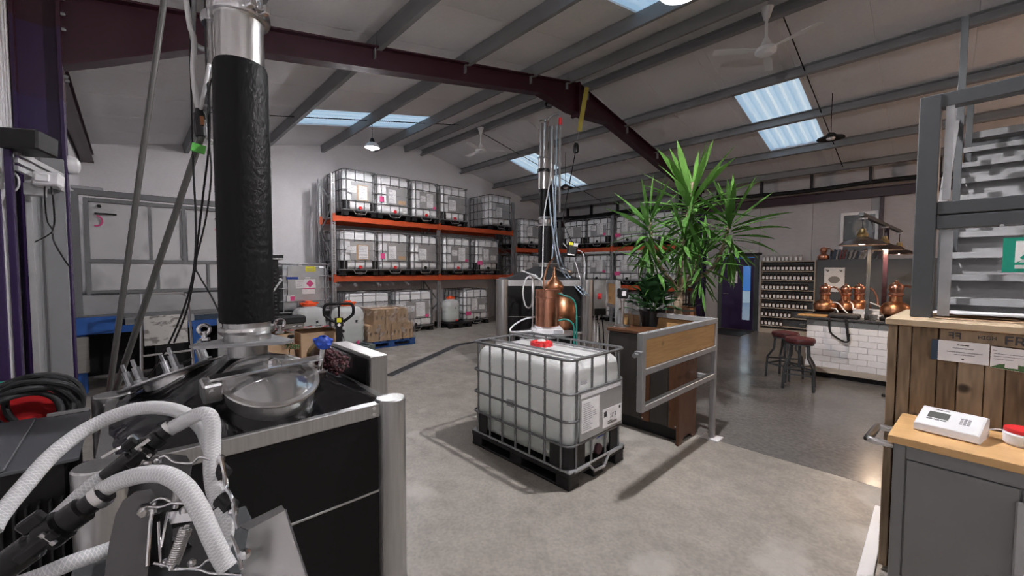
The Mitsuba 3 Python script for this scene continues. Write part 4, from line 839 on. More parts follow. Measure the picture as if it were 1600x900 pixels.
yu = thing('yucca_plant', 'tall yucca with three spiky green heads rising behind the railing', 'plant')
PXY = V([4.859, 2.159])
pot = put(yu, 'pot', lathe([(0, 0), (.15, 0), (.17, .05), (.19, .62), (.20, .64), (.20, .68), (.185, .68), (.18, .64), (0, .64)], 32), 'm_ebony', 30, M=TR(PXY[0], PXY[1], 0))
put(yu, 'soil', lathe([(0, .655), (.182, .65)][::-1], 24), 'm_soil', M=TR(PXY[0], PXY[1], 0))
g = random.Random(3)
def stem(pts, r0, r1, name='stem'):
    p = curve(pts, 6); r = np.linspace(r0, r1, len(p)) * (1 + .08 * np.sin(np.arange(len(p)) * 2.1)); return put(yu, name, tube(p, r, 10), 'm_trunk', 40)
base = (PXY[0], PXY[1], .64)
fork = (4.866, 2.168, 1.447)
stem([base, (PXY[0], PXY[1], 1.0), (4.855, 2.167, 1.251), fork, (4.868, 2.170, 1.501)], .052, .046, 'trunk')
heads = [((5.011, 2.097, 2.518), 1.08, 84), ((4.506, 2.379, 2.236), .86, 50), ((5.257, 1.722, 2.243), .90, 56), ((4.763, 1.863, 1.851), .74, 34), ((4.379, 2.194, 1.755), .66, 26), ((4.511, 1.951, 2.075), .72, 26)]
stem([fork, (4.883, 2.164, 1.642), (4.901, 2.161, 1.861), (4.944, 2.140, 2.189), (5.005, 2.103, 2.518), (5.029, 2.095, 2.776)], .030, .024)
stem([fork, (4.761, 2.234, 1.564), (4.700, 2.272, 1.681), (4.618, 2.331, 1.835), (4.571, 2.377, 2.065), (4.562, 2.402, 2.334)], .024, .018)
stem([fork, (4.954, 2.090, 1.525), (5.060, 1.982, 1.627), (5.161, 1.866, 1.760), (5.226, 1.792, 1.992), (5.296, 1.743, 2.302)], .028, .018)
stem([fork, (4.868, 2.078, 1.566), (4.866, 2.004, 1.682), (4.881, 1.932, 1.871)], .020, .015)
stem([fork, (4.695, 2.188, 1.597), (4.564, 2.222, 1.681), (4.487, 2.233, 1.808)], .019, .014)
def leaf_mesh(bend):
    n = 9; v = []; ang = 0; pos = V([0, 0, 0.0]); st_ = 1.0 / n
    for i in range(n + 1):
        t = i / n; w = .060 * (0.45 + 1.15 * t - 0) if t < .35 else .060 * (.8525 + .15 * math.sin((t - .35) / .65 * 3.14)) * max(0.02, 1 - ((t - .35) / .65) ** 2.6)
        up = V([-math.sin(ang), 0, math.cos(ang)])
        for s in (-1, 0, 1): v.append(pos + V([0, s * w, 0]) + up * (.012 if s else 0) * (1 - t))
        pos = pos + V([math.cos(ang), 0, math.sin(ang)]) * st_; ang -= bend / n * (.4 + 1.2 * t)
    f = [(i * 3 + j, (i + 1) * 3 + j, (i + 1) * 3 + j + 1, i * 3 + j + 1) for i in range(n) for j in range(2)]
    return v, f
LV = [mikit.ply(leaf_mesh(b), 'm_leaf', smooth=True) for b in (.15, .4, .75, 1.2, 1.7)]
for hp, L, n in heads:
    hp = V(hp)
    for i in range(n):
        q = i / n; el = math.radians(80 - 148 * q ** .75 + g.uniform(-12, 12)); az = i * 2.39996 + g.uniform(-.25, .25)
        ln = L * (.50 + .38 * math.sin(math.pi * min(1, q * 1.15 + .18)) + g.uniform(-.06, .06)) * .78
        k = min(4, max(0, int(q * 4.4 + g.uniform(-.5, .7))))
        if el < -.3: k = g.choice((0, 1, 1, 2))
        zoff = .14 * L - .62 * L * q
        M = TR(hp[0] + .03 * math.cos(az), hp[1] + .03 * math.sin(az), hp[2] + zoff) @ rot((0, 0, 1), math.degrees(az)) @ rot((0, 1, 0), -math.degrees(el)) @ rot((1, 0, 0), g.uniform(-25, 25)) @ np.diag([ln, ln * g.uniform(.78, 1.05), ln, 1])
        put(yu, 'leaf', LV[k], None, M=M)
# low dark plant in a black pot, glass demijohn
lp = thing('potted_plant', 'low bushy dark green plant in a black pot at the foot of the yucca', 'plant')
lq = (4.373, 2.250, 1.223)
put(lp, 'stand', rbox(lq[0] - .09, lq[0] + .09, lq[1] - .09, lq[1] + .09, 0, .98, .006), 'm_ebony', M=None)
put(lp, 'pot', lathe([(0, .98), (.10, .98), (.14, 1.22), (.15, 1.24), (.13, 1.24), (.12, 1.2), (0, 1.2)], 24), 'm_black', 30, M=TR(lq[0], lq[1], 0))
def oval(n=7):
    v = []; 
    for i in range(n + 1):
        t = i / n; w = .30 * math.sin(math.pi * t ** .8) ** .9 + .004; z = .18 * math.sin(t * 2.6)
        for s in (-1, 0, 1): v.append((t, s * w, z + (.05 if s else 0)))
    return v, [(i * 3 + j, (i + 1) * 3 + j, (i + 1) * 3 + j + 1, i * 3 + j + 1) for i in range(n) for j in range(2)]
OV = mikit.ply(oval(), 'm_leafdark', smooth=True)
for i in range(58):
    az, el = i * 2.4 + g.uniform(-.3, .3), math.radians(75 - 85 * (i / 58) + g.uniform(-12, 12)); r = g.uniform(.05, .20); ln = g.uniform(.15, .23)
    put(lp, 'leaf', OV, None, M=TR(lq[0] + r * math.cos(az) * math.cos(el), lq[1] + r * math.sin(az) * math.cos(el), 1.26 + .22 * math.sin(el) * g.uniform(.4, 1.2)) @ rot((0, 0, 1), math.degrees(az)) @ rot((0, 1, 0), -math.degrees(el) * .7) @ np.diag([ln, ln, ln, 1]))
for i in range(14):
    az = i * .45; put(lp, 'stalk', tube([(lq[0], lq[1], 1.2), (lq[0] + .06 * math.cos(az), lq[1] + .06 * math.sin(az), 1.32), (lq[0] + .13 * math.cos(az), lq[1] + .13 * math.sin(az), 1.42)], .004, 5, 3), 'm_leafdark')
dm = thing('demijohn', 'clear glass demijohn beside the potted plant', 'jar')
dq = (4.281, 2.393, 1.218)
put(dm, 'glass', lathe([(0, 1.02), (.085, 1.02), (.10, 1.04), (.10, 1.22), (.07, 1.30), (.03, 1.35), (.028, 1.40), (.024, 1.40), (.026, 1.35), (.066, 1.295), (.096, 1.22), (.096, 1.045), (0, 1.028)], 28), 'm_glass', True, M=TR(dq[0], dq[1], 0))
put(dm, 'collar', lathe([(.028, 1.375), (.034, 1.38), (.034, 1.40), (.028, 1.405)], 18), 'm_white', 30, M=TR(dq[0], dq[1], 0))
solo('plinth', rbox(dq[0] - .11, dq[0] + .11, dq[1] - .11, dq[1] + .11, 0, 1.02, .006), 'm_ebony', 'black plinth under the glass demijohn', 'plinth')
# casks and boxes on a low shelf behind the plant
def cask(x, y, z, r, h, lab):
    t = thing('cask', lab, 'barrel')
    n = 18; prof = [(r * (.86 + .14 * math.sin(math.pi * q)), z + h * q) for q in np.linspace(0, 1, 8)]
    for i in range(n):
        a0, a1 = 2 * math.pi * i / n + .008, 2 * math.pi * (i + 1) / n - .008
        v = [(q * math.cos(a), q * math.sin(a), zz) for q, zz in prof for a in (a0, (a0 + a1) / 2, a1)]
        f = [(k * 3 + j, k * 3 + j + 1, k * 3 + j + 4, k * 3 + j + 3) for k in range(7) for j in range(2)]
        put(t, 'stave', (v, f), 'm_walnut' if i % 3 else 'm_caskwood', M=TR(x, y, 0))
    for q in (.06, .28, .72, .94): rr = r * (.862 + .14 * math.sin(math.pi * q)); put(t, 'hoop', lathe([(rr, z + h * q - .02), (rr + .004, z + h * q - .02), (rr + .004, z + h * q + .02), (rr, z + h * q + .02)], 28), 'm_darksteel', 30, M=TR(x, y, 0))
    put(t, 'head', lathe([(0, z + h - .03), (r * .86, z + h - .03)][::-1], 24), 'm_caskwood', M=TR(x, y, 0))
mat('m_caskwood', grain((.16, .075, .035), (.28, .14, .07), 2), .55)
cask(8.55, 3.75, 0.0, .33, .92, 'oak cask with steel hoops behind the yucca, the larger one')
cask(7.9, 4.25, 0.0, .24, .85, 'small oak cask half hidden by the yucca trunk')
sh = thing('shelf_unit', 'black open steel shelf unit beside the purple door', 'shelves')
for x in (10.9, 11.35):
    for y in (4.4, 4.95 - .12): put(sh, 'upright', box(x, x + .03, y, y + .03, 0, 1.25), 'm_black')
for z in (.3, .75, 1.22): put(sh, 'shelf', box(10.9, 11.38, 4.4, 4.86, z, z + .025), 'm_black')
for i, (y, w, h, m, lab) in enumerate(((4.45, .10, .42, 'm_black', 'black tall bottle box on the top of the shelf unit'), (4.58, .08, .40, 'm_white', 'white narrow carton on the top of the shelf unit'), (4.69, .14, .25, 'm_cardboard', 'brown carton on the top of the shelf unit'))):
    solo('carton', rbox(11.0, 11.2, y, y + w, 1.245, 1.245 + h, .003), m, lab, 'box')

# ------------------------------------------------------------------ right foreground: bar of pallet boards, frame, stair, tool cabinet
TH = -3.7
MW = at(3.06, .175, 0, TH)          # local +x: away, local -y: along the bar to the right
mat('m_palewood', grain((.40, .30, .19), (.56, .45, .31), 1, .9, .2), .5, spec=.3)
bw = thing('pallet_wood_bar', 'tall bar clad in rough upright pallet boards at the right', 'bar counter')
put(bw, 'core', box(.03, .72, -2.2, -.03, .02, 1.40), 'm_walnut', M=MW)
bt = put(bw, 'top', rbox(-.02, .78, -2.25, .012, 1.405, 1.44, .004), 'm_palewood', M=MW, label='pale timber top')
yy = -.002; i = 0; gw = random.Random(12)
put(bw, 'corner_board', rbox(-.004, .022, -.036, 0, .03, 1.404, .003), 'm_pallet2', M=MW)
yy = -.042
for w in (.053, .098, .072, .09, .065, .12, .10, .09, .11, .095, .10, .12, .09, .1, .11, .1, .11, .1, .1, .12):
    if yy - w < -2.2: break
    top = 1.404 if i < 2 else 1.335
    put(bw, 'board', rbox(-.002 + gw.uniform(-.004, .004), .024, yy - w + .003, yy, .03, top, .003), ('m_pallet2', 'm_pallet', 'm_pallet', 'm_pallet2')[i % 4], M=MW); yy -= w; i += 1
rb = put(bw, 'head_board', rbox(-.006, .024, -2.2, -.196, 1.338, 1.404, .003), 'm_pallet2', M=MW, label='stencilled head board')
def wtext(s, y, z, h, m='m_ink', flip=False, dep=.0015, bold=True, x=-.0065, par=rb, MM=MW):
    t = meshkit.text_mesh(s, h, dep, bold); w_ = t.bounds[1][0]
    if flip: t.apply_transform(np.diag([-1, 1, 1, 1])); t.apply_translation((w_, 0, 0)); t.invert()
    t.apply_transform(basis((0, 0, 0), (0, -1, 0), (0, 0, 1), (-1, 0, 0))); t.apply_translation((x, y, z)); return put(par, 'lettering', t, m, M=MM)
wtext('F', -.252, 1.358, .030, flip=True); wtext('F', -.228, 1.358, .030, flip=True); wtext('HIGH', -.325, 1.366, .017); wtext('FR', -.408, 1.352, .038)
for k, (ya, yb, a) in enumerate(((0.0, .19, 'm_pallet2'), (.20, .40, 'm_pallet'), (.41, .62, 'm_pallet2'))):
    put(bw, 'end_board', rbox(.03 + ya, .03 + yb, -.028, -.002, .03, 1.404, .003), a, M=MW)
# leaflets pinned to the boards
le = thing('leaflet', 'white leaflet with a dark blue edge pinned on the pallet boards', 'leaflet')
put(le, 'sheet', box(-.012, -.009, -.366, -.194, 1.240, 1.345), 'm_paper', M=MW); put(le, 'edge', box(-.013, -.009, -.245, -.205, 1.215, 1.325), 'm_navy', M=MW) if 0 else None
mat('m_navy', (.02, .04, .07), .5)
put(le, 'edge', box(-.0125, -.009, -.194, -.170, 1.240, 1.345), 'm_navy', M=MW, label='dark blue edge')
for z, a, b, m in ((1.325, .26, .30, 'm_ink'), (1.308, .245, .315, 'm_greyink'), (1.288, .225, .345, 'm_greyink'), (1.276, .25, .32, 'm_greyink'), (1.254, .277, .285, 'm_ink')): put(le, 'print_line', box(-.0135, -.012, -b, -a, z, z + .005), m, M=MW)
l2 = thing('leaflet', 'white leaflet with a green wave printed along its foot', 'leaflet')
put(l2, 'sheet', prism([(.37, 1.235), (.62, 1.215), (.62, 1.295), (.48, 1.332), (.37, 1.338)], .003), 'm_paper', M=MW @ basis((-.009, 0, 0), (0, -1, 0), (0, 0, 1), (-1, 0, 0)))
mat('m_leafgreen', (.05, .12, .04), .6)
put(l2, 'wave', prism([(.37, 1.236), (.56, 1.222), (.52, 1.245), (.45, 1.260), (.40, 1.255)], .001), 'm_leafgreen', M=MW @ basis((-.012, 0, 0), (0, -1, 0), (0, 0, 1), (-1, 0, 0)))
put(l2, 'panel', box(-.0145, -.0125, -.455, -.415, 1.240, 1.260), 'm_paper', M=MW)
for z, a, b in ((1.318, .376, .39), (1.302, .38, .47), (1.290, .38, .52), (1.276, .38, .44)): put(l2, 'print_line', box(-.0135, -.012, -b, -a, z, z + .003), 'm_greyink', M=MW)
# papers lying on the bar
for i, (x, y, w, l, a, m, lab) in enumerate(((.30, -.36, .30, .42, 4, 'm_cardboard', 'brown envelope lying on the bar under the white sheets'), (.36, -.30, .24, .33, -5, 'm_cardboard', 'brown card sleeve between the sheets on the bar'), (.42, -.46, .34, .50, 8, 'm_paper', 'white sheet lying on top of the papers on the bar'), (.44, -.34, .30, .42, -7, 'm_paper', 'white sheet lying askew under the top sheet'))):
    z = 1.442 + .006 * [0, 1, 3, 2][i]
    gpx, gpy = np.meshgrid(np.linspace(-w / 2, w / 2, 6), np.linspace(-l / 2, l / 2, 8), indexing='ij')
    zz = .004 * np.sin(gpx * 9 + i) * np.cos(gpy * 7) + .004
    v = np.stack([gpx, gpy, zz], -1).reshape(-1, 3); f = [(p_ * 8 + q_, (p_ + 1) * 8 + q_, (p_ + 1) * 8 + q_ + 1, p_ * 8 + q_ + 1) for p_ in range(5) for q_ in range(7)]
    solo('paper_sheet' if m == 'm_paper' else 'envelope', (v, f), m, lab, 'paper', smooth=True, M=MW @ TR(x, y, z) @ rot((0, 0, 1), a))
# box-section frame on the bar with a clear sign plate
bf = thing('balustrade', 'dark grey box-section steel balustrade frame standing on the bar', 'balustrade')
def fr(a, b, w, h=None, m='m_darksteel', name='rail'): return put(bf, name, bar(a, b, w, h, (0, 0, 1), .004), m, M=MW)
fr((.22, -.108, 1.44), (.22, -.108, 2.665), .085, name='post')
fr((.22, -.125, 2.627), (.22, -2.3, 2.627), .075, .075)
fr((.22, -.151, 2.045), (.22, -2.3, 2.045), .075, .07); fr((.22, -.151, 1.968), (.22, -2.3, 1.968), .075, .072)
put(bf, 'infill', box(.185, .195, -.2, -.168, 2.09, 2.60), 'm_galv', M=MW); put(bf, 'infill', box(.245, .255, -.215, -.168, 1.45, 1.93), 'm_galv', M=MW)
scene['m_clear'] = {'type': 'thindielectric', 'int_ior': 1.3}
sg = thing('exit_sign', 'green and white escape arrow sign on a clear plate hung from the frame', 'sign')
put(sg, 'plate', box(.168, .172, -1.05, -.375, 1.67, 1.94), 'm_clear', M=MW)
put(sg, 'panel', box(.160, .166, -.74, -.39, 1.695, 1.868), 'm_green', M=MW, label='green panel')
MSG = MW @ TR(0, .145, -.043) @ basis((.159, 0, 0), (0, -1, 0), (0, 0, 1), (-1, 0, 0))
put(sg, 'picture_field', prism([(.575, 1.757), (.90, 1.757), (.90, 1.893), (.575, 1.893)], .002), 'm_paper', M=MSG)
put(sg, 'arrow', cat(prism([(.56, 1.775), (.70, 1.775), (.70, 1.785), (.585, 1.786), (.60, 1.80)], .002), prism([(.59, 1.81), (.61, 1.835), (.66, 1.845), (.70, 1.875), (.72, 1.87), (.67, 1.825), (.62, 1.822), (.60, 1.80)], .002)), 'm_green', M=MSG @ TR(0, 0, .0021))
for z in (1.74, 1.97): put(sg, 'screw', rod((.166, -.383, z - .04), (.158, -.383, z - .04), .008, 8), 'm_galv', M=MW)
# stair of chequer plate going up behind the bar
def tread_bump(p, n, uv):
    a = p.y * 30; b = p.z * 30 + p.x * 22; i = dr.floor(b); ww = dr.abs(a - dr.floor(a) - .5); d = dr.abs(b - i - .5)
    sgn = dr.select(cell_rand(i, 0, 0) > .5, 1.0, -1.0)
    return smoothstep(.22, .08, dr.abs(d - sgn * (ww - .25) * .5)) * smoothstep(.45, .38, ww)
mat('m_chequer', (.30, .305, .31), .6, .0, bump=(proc(tread_bump), .0006))
sr = thing('staircase', 'steel stair of chequer plate treads rising behind the bar', 'staircase')
MST = at(5.12, -.02, 0, TH)
for i in range(16):
    z = .155 + .19 * i; x = -1.52 + .205 * i
    t_ = put(sr, 'tread', cat(box(x, x + .25, -1.3, -.04, z + .19 - .006, z + .19)), 'm_chequer', M=MST)
    put(t_, 'nosing', box(x - .004, x + .004, -1.3, -.04, z + .138, z + .19), 'm_chequer', M=MST)
    put(sr, 'riser', box(x + .125, x + .131, -1.3, -.04, z, z + .186), 'm_chequer', M=MST)
sgp = V([.205, .19]) / math.hypot(.205, .19)
for y in (-.02, -1.32):
    put(sr, 'stringer', bar((-1.62, y, .05), (1.65, y, 3.08), .028, .26, (0, 0, 1)), 'm_plate', M=MST)
for i, (x, z0, z1) in enumerate(((-.45, 1.2, 2.35), (.75, 2.25, 3.35))): put(sr, 'handrail_post', box(x - .02, x + .02, -.05, -.01, z0, z1), 'm_darksteel', M=MST)
put(sr, 'handrail', bar((-.6, -.03, 2.2), (1.0, -.03, 3.68), .05, .03), 'm_plate', M=MST)
put(sr, 'post', box(.30, .345, -.08, -.035, 0, 3.95), 'm_darksteel', M=MST)
for z in (3.42, 2.92): put(sr, 'landing_rail', bar((1.4, -.08, z + .1), (1.4, -3.2, z + .1), .05), 'm_darksteel', M=MST)
put(sr, 'landing_post', box(1.375, 1.425, -.1, -.05, 0, 3.6), 'm_darksteel', M=MST)
put(sr, 'landing', box(1.5, 2.6, -3.2, -.04, 3.12, 3.19), 'm_chequer', M=MST)
for y in (-.1, -3.1): put(sr, 'landing_leg', box(2.5, 2.56, y - .03, y + .03, 0, 3.12), 'm_darksteel', M=MST)
# tool cabinet with butcher-block top
MG = at(2.594, .133, 0, TH - .1)
tc = thing('tool_cabinet', 'grey steel tool cabinet with a butcher-block top and tubular handle', 'cabinet')
put(tc, 'top', rbox(-.015, .44, -1.15, 0, .893, .93, .003), 'm_butcher', M=MG, label='butcher-block top')
put(tc, 'body', rbox(.012, .43, -1.14, -.02, .10, .893, .004), 'm_cabinet', M=MG)
mat('m_cabinet', proc(lambda p, n, uv: mix((.17, .17, .172), (.22, .22, .222), fbm(p.x * 3, p.y * 3, p.z * 3, 3))), .38, .5)
put(tc, 'frame', cat(rbox(-.002, .02, -.062, -.02, .12, .893, .003), rbox(-.002, .02, -1.14, -.062, .83, .893, .003)), 'm_cabinet', M=MG)
put(tc, 'door', rbox(-.002, .016, -.395, -.066, .12, .825, .003), 'm_cabinet', M=MG)
put(tc, 'door', rbox(-.002, .016, -1.1, -.400, .12, .825, .003), 'm_cabinet', M=MG)
put(tc, 'door_pull', cat(rbox(-.022, -.002, -.42, -.385, .14, .78, .006)), 'm_plate', M=MG)
put(tc, 'handle', tube([(.06, -.012, .862), (.05, .06, .862), (.06, .08, .862), (.30, .08, .862), (.315, .07, .862), (.31, -.012, .862)], .0155, 12), 'm_steel', 30, M=MG, label='tubular steel handle')
for x in (.06, .38):
    for y in (-.08, -1.08): put(tc, 'caster', cat(rod((x - .015, y, .05), (x + .015, y, .05), .05, 18), box(x - .02, x + .02, y - .02, y + .02, .06, .10)), 'm_rubber', M=MG)
# desk instrument
mat('m_lcd', (.09, .095, .09), .2)
di = thing('desktop_meter', 'white desktop meter with a grey display standing on the butcher-block top', 'instrument')
MD = MG @ TR(.155, -.070, .93) @ rot((0, 0, 1), -8) @ np.diag([.95, .94, .95, 1])
pr = [(0, .008), (.012, 0), (.20, 0), (.205, .01), (.205, .085), (.165, .098), (.004, .040)]
dbody = prism(pr, .225); dbody.apply_transform(rot((1, 0, 0), 90))
put(di, 'case', dbody, 'm_white', M=MD)
MDT = MD @ basis((.004, 0, .040), (0, -1, 0), (.161, 0, .058), (-.058, 0, .161))
put(di, 'bezel', rbox(.006, .218, .004, .160, 0.0, .0018, .0006), 'm_hdpe', M=MDT)
put(di, 'display', rbox(.032, .108, .074, .128, .0015, .0035, .0006), 'm_lcd', M=MDT, label='grey display')
for q in range(3): put(di, 'soft_key', rbox(.033 + .025 * q, .054 + .025 * q, .056, .066, .0015, .005, .001), 'm_purlin', M=MDT)
for r_ in range(4):
    for c_ in range(3): put(di, 'key', rbox(.146 + .013 * c_, .156 + .013 * c_, .062 + .015 * r_, .071 + .015 * r_, .0015, .005, .001), 'm_greyink', M=MDT)
put(di, 'slot', box(.05, .10, .148, .152, .0016, .0026), 'm_ink', M=MDT)
tb2 = thing('tub', 'small clear plastic tub with a red lid at the right of the meter', 'tub')
MTB = MG @ TR(.28, -.405, .93)
put(tb2, 'pot', lathe([(0, 0), (.052, 0), (.06, .01), (.062, .05), (.056, .058), (0, .058)], 26), 'm_hdpe', 30, M=MTB); put(tb2, 'lid', lathe([(0, .058), (.058, .058), (.06, .064), (.058, .074), (0, .076)], 26), 'm_red', 30, M=MTB)
solo('flex', tube([MG @ V([.34, -.30, .95, 1]), MG @ V([.37, -.34, .958, 1]), MG @ V([.36, -.42, .955, 1]), MG @ V([.36, -.5, .942, 1])], .003, 6, 4) if 0 else tube([tuple((MG @ V([*p, 1.0]))[:3]) for p in ((.335, -.30, .955), (.37, -.34, .96), (.36, -.42, .955), (.35, -.52, .938))], .003, 6, 4), 'm_white', 'thin white flex trailing from the meter along the back of the top', 'cable', smooth=40)
solo('white_board', rbox(2.45, 3.85, .184, .250, 0, .018, .003), 'm_white', 'white board lying on the floor along the foot of the pallet-wood bar', 'board')

# ------------------------------------------------------------------ tiled bar, stools, lamps, shelves along the side wall
mat('m_tile', (.80, .80, .81), .16, spec=.55)
mat('m_tilegrey', (.20, .205, .20), .25, spec=.5)
mat('m_grout', (.42, .42, .43), .8)
mat('m_slate', (.045, .048, .052), .38, spec=.45)
mat('m_splash', (.070, .076, .082), .45, spec=.4)
mat('m_leather', (.075, .018, .020), .28, spec=.55)
def ordn(i): return ('first', 'second', 'third', 'fourth', 'fifth', 'sixth', 'seventh', 'eighth', 'ninth', 'tenth', 'eleventh', 'twelfth', 'thirteenth', 'fourteenth', 'fifteenth', 'sixteenth', 'seventeenth', 'eighteenth', 'nineteenth', 'twentieth', 'twenty-first', 'twenty-second', 'twenty-third', 'twenty-fourth', 'twenty-fifth', 'twenty-sixth', 'twenty-seventh')[i]
CX0, CY1, CY0 = 7.95, 1.42, -2.4
cb_ = thing('tiled_bar', 'tasting bar faced with white brick tiles under a dark worktop', 'bar counter')
put(cb_, 'carcass', box(CX0 + .01, CX0 + .75, CY0, CY1, .17, .93), 'm_grout')
put(cb_, 'plinth', box(CX0 + .10, CX0 + .70, CY0 + .05, CY1 - .05, 0, .10), 'm_black')
put(cb_, 'kick_board', rbox(CX0 - .012, CX0 + .76, CY0, CY1 + .01, .09, .172, .004), 'm_greywood')
rowh, tw = .0935, .215
tile = {}
for r_ in range(7):
    z0 = .176 + rowh * r_; off = (r_ % 2) * tw / 2; y = CY1 + off
    while y > CY0:
        a, b = max(y - tw + .005, CY0), min(y, CY1)
        if b - a > .02 and b > -1.0:
            put(cb_, 'tile', rbox(CX0 - .002, CX0 + .011, a, b, z0, z0 + rowh - .005, .003), 'm_tile')
        y -= tw
y = CY1
while y > -1.0:
    put(cb_, 'trim_tile', rbox(CX0 - .004, CX0 + .011, y - .285, y - .004, .836, .93, .003), 'm_tilegrey'); y -= .289
for r_ in range(7):
    z0 = .176 + rowh * r_; x = CX0 + .01 + (r_ % 2) * .1
    while x < CX0 + .74:
        put(cb_, 'tile', rbox(x, min(x + tw - .005, CX0 + .75), CY1 - .001, CY1 + .011, z0, z0 + rowh - .005, .003), 'm_tile'); x += tw
put(cb_, 'trim_tile', rbox(CX0 + .01, CX0 + .75, CY1, CY1 + .012, .836, .93, .003), 'm_tilegrey')
put(cb_, 'worktop', rbox(CX0 - .05, CX0 + .85, CY0, CY1 + .16, .932, .965, .005), 'm_slate')
sk = thing('wall_socket', 'wooden socket board with a grey flex fixed at the hidden end of the tiled bar', 'socket')
put(sk, 'board', rbox(CX0 - .022, CX0 - .004, .33, .46, .52, .80, .003), 'm_pallet2'); put(sk, 'outlet', rbox(CX0 - .045, CX0 - .022, .355, .435, .66, .74, .006), 'm_steel')
put(sk, 'flex', tube([(CX0 - .04, .42, .68), (CX0 - .08, .45, .5), (CX0 - .08, .44, .25), (CX0 - .10, .40, .05), (CX0 - .18, .30, .012), (CX0 - .3, .1, .012)], .012, 8, 6), 'm_whitepipe', 40)
put(sk, 'flex', tube([(CX0 - .04, .38, .68), (CX0 - .06, .37, .5), (CX0 - .09, .33, .42), (CX0 - .06, .25, .40)], .010, 8, 6), 'm_whitepipe', 40)
solo('door_wedge', rbox(7.35, 7.41, .30, .46, 0, .03, .006), 'm_black', 'small black bar lying on the floor before the tiled bar', 'bar')
def stool(x, y, rz_, lab):
    M = at(x, y, 0, rz_); t = thing('bar_stool', lab, 'bar stool', 'dark leather bar stools at the tiled bar')
    put(t, 'seat', lathe([(0, .655), (.165, .655), (.18, .67), (.188, .70), (.178, .728), (.12, .742), (0, .745)], 32), 'm_leather', 40, M=M, label='round dark red leather seat')
    put(t, 'seat_ring', lathe([(.13, .635), (.165, .635), (.165, .657), (.13, .657)], 28), 'm_darksteel', 30, M=M)
    for a in (45, 135, 225, 315):
        put(t, 'leg', cat(*[bar(p, q, .026, .026) for p, q in zip([(.12, 0, .65), (.14, 0, .62), (.15, 0, .46), (.235, 0, .33), (.255, 0, .0)][:-1], [(.14, 0, .62), (.15, 0, .46), (.235, 0, .33), (.255, 0, .0)])]), 'm_darksteel', M=M @ rot((0, 0, 1), a))
        put(t, 'footrest', bar((.245 * math.cos(.785), .245 * math.sin(.785), .22), (.245 * math.cos(.785), -.245 * math.sin(.785), .22), .02), 'm_darksteel', M=M @ rot((0, 0, 1), a + 45))
    put(t, 'screw', rod((0, 0, .30), (0, 0, .65), .018, 12), 'm_darksteel', 30, M=M)
    put(t, 'spider', cat(bar((-.235, 0, .31), (.235, 0, .31), .018), bar((0, -.235, .31), (0, .235, .31), .018)), 'm_darksteel', M=M @ rot((0, 0, 1), 45))
stool(7.02, 1.33, 8, 'dark red leather bar stool with bent steel legs, the nearer of two')
stool(7.52, 1.62, -18, 'dark red leather bar stool with bent steel legs, behind the nearer one')
# things on the bar
def alembic(x, y, z, s, lab, grp=None):
    t = thing('copper_still', lab, 'copper still'); M = TR(x, y, z) @ np.diag([s * .95, s * .95, s * 1.18, 1])
    put(t, 'stand', lathe([(0, 0), (.17, 0), (.18, .03), (.15, .05), (0, .05)], 24), 'm_black', 30, M=M)
    put(t, 'pot', lathe([(0, .04), (.12, .05), (.17, .09), (.175, .16), (.14, .21), (.075, .24), (.07, .30), (0, .30)], 32), 'm_copper_old', 40, M=M)
    put(t, 'helm', lathe([(.07, .30), (.088, .32), (.088, .335), (.072, .35), (.082, .385), (.088, .41), (.075, .445), (.045, .465), (.02, .475), (.022, .49), (0, .495)], 32), 'm_copper', 40, M=M)
    put(t, 'swan_neck', tube([(.06, 0, .42), (.13, 0, .43), (.20, 0, .39), (.26, 0, .28), (.28, 0, .16)], .014, 8, 5), 'm_copper', 40, M=M @ rot((0, 0, 1), -70))
ZB = .965
alembic(8.40, 1.27, ZB, .92, 'small copper pot still at the left end of the tiled bar')
alembic(8.63, 1.03, ZB, .90, 'small copper pot still, second from the left on the tiled bar')
alembic(8.72, .87, ZB, .92, 'small copper pot still, third from the left on the tiled bar')
alembic(8.12, .40, ZB, 1.02, 'larger copper pot still beside the clear tray on the tiled bar')
bd = solo('serving_board', rbox(7.93, 8.25, 1.18, 1.56, ZB, ZB + .022, .006), 'm_pine_y', 'long wooden serving board at the end of the dark worktop', 'board')
bg = thing('bag', 'flat black shoulder bag lying on the worktop with its strap hanging down', 'bag')
put(bg, 'body', sbox(7.93, 8.20, .78, 1.16, ZB, ZB + .07, .03), 'm_rubber', 40)
put(bg, 'strap', tube([(7.97, 1.13, ZB + .03), (7.89, 1.13, ZB + .005), (7.875, 1.125, .86), (7.87, 1.10, .74), (7.865, 1.0, .655), (7.865, .92, .62), (7.865, .88, .64)], .014, 6, 5), 'm_black', 40)
put(bg, 'strap', bar((7.885, .93, ZB + .02), (7.87, .885, .64), .035, .008, (1, 0, 0)), 'm_black')
put(bg, 'buckle', rbox(7.86, 7.875, .87, .91, .70, .75, .003), 'm_black')
ty = thing('plastic_tray', 'clear plastic box standing on the worktop between the copper stills', 'tray')
mat('m_tray', (.62, .63, .64), .2, spec=.6)
put(ty, 'box', cat(box(8.25, 8.60, .58, .585, ZB, ZB + .13), box(8.25, 8.6, .885, .89, ZB, ZB + .13), box(8.25, 8.255, .58, .89, ZB, ZB + .13), box(8.595, 8.6, .58, .89, ZB, ZB + .13), box(8.25, 8.6, .58, .89, ZB, ZB + .005)), 'm_tray')
put(ty, 'rim', cat(box(8.24, 8.61, .57, .59, ZB + .125, ZB + .137), box(8.24, 8.61, .88, .90, ZB + .125, ZB + .137), box(8.24, 8.26, .57, .9, ZB + .125, ZB + .137)), 'm_white')
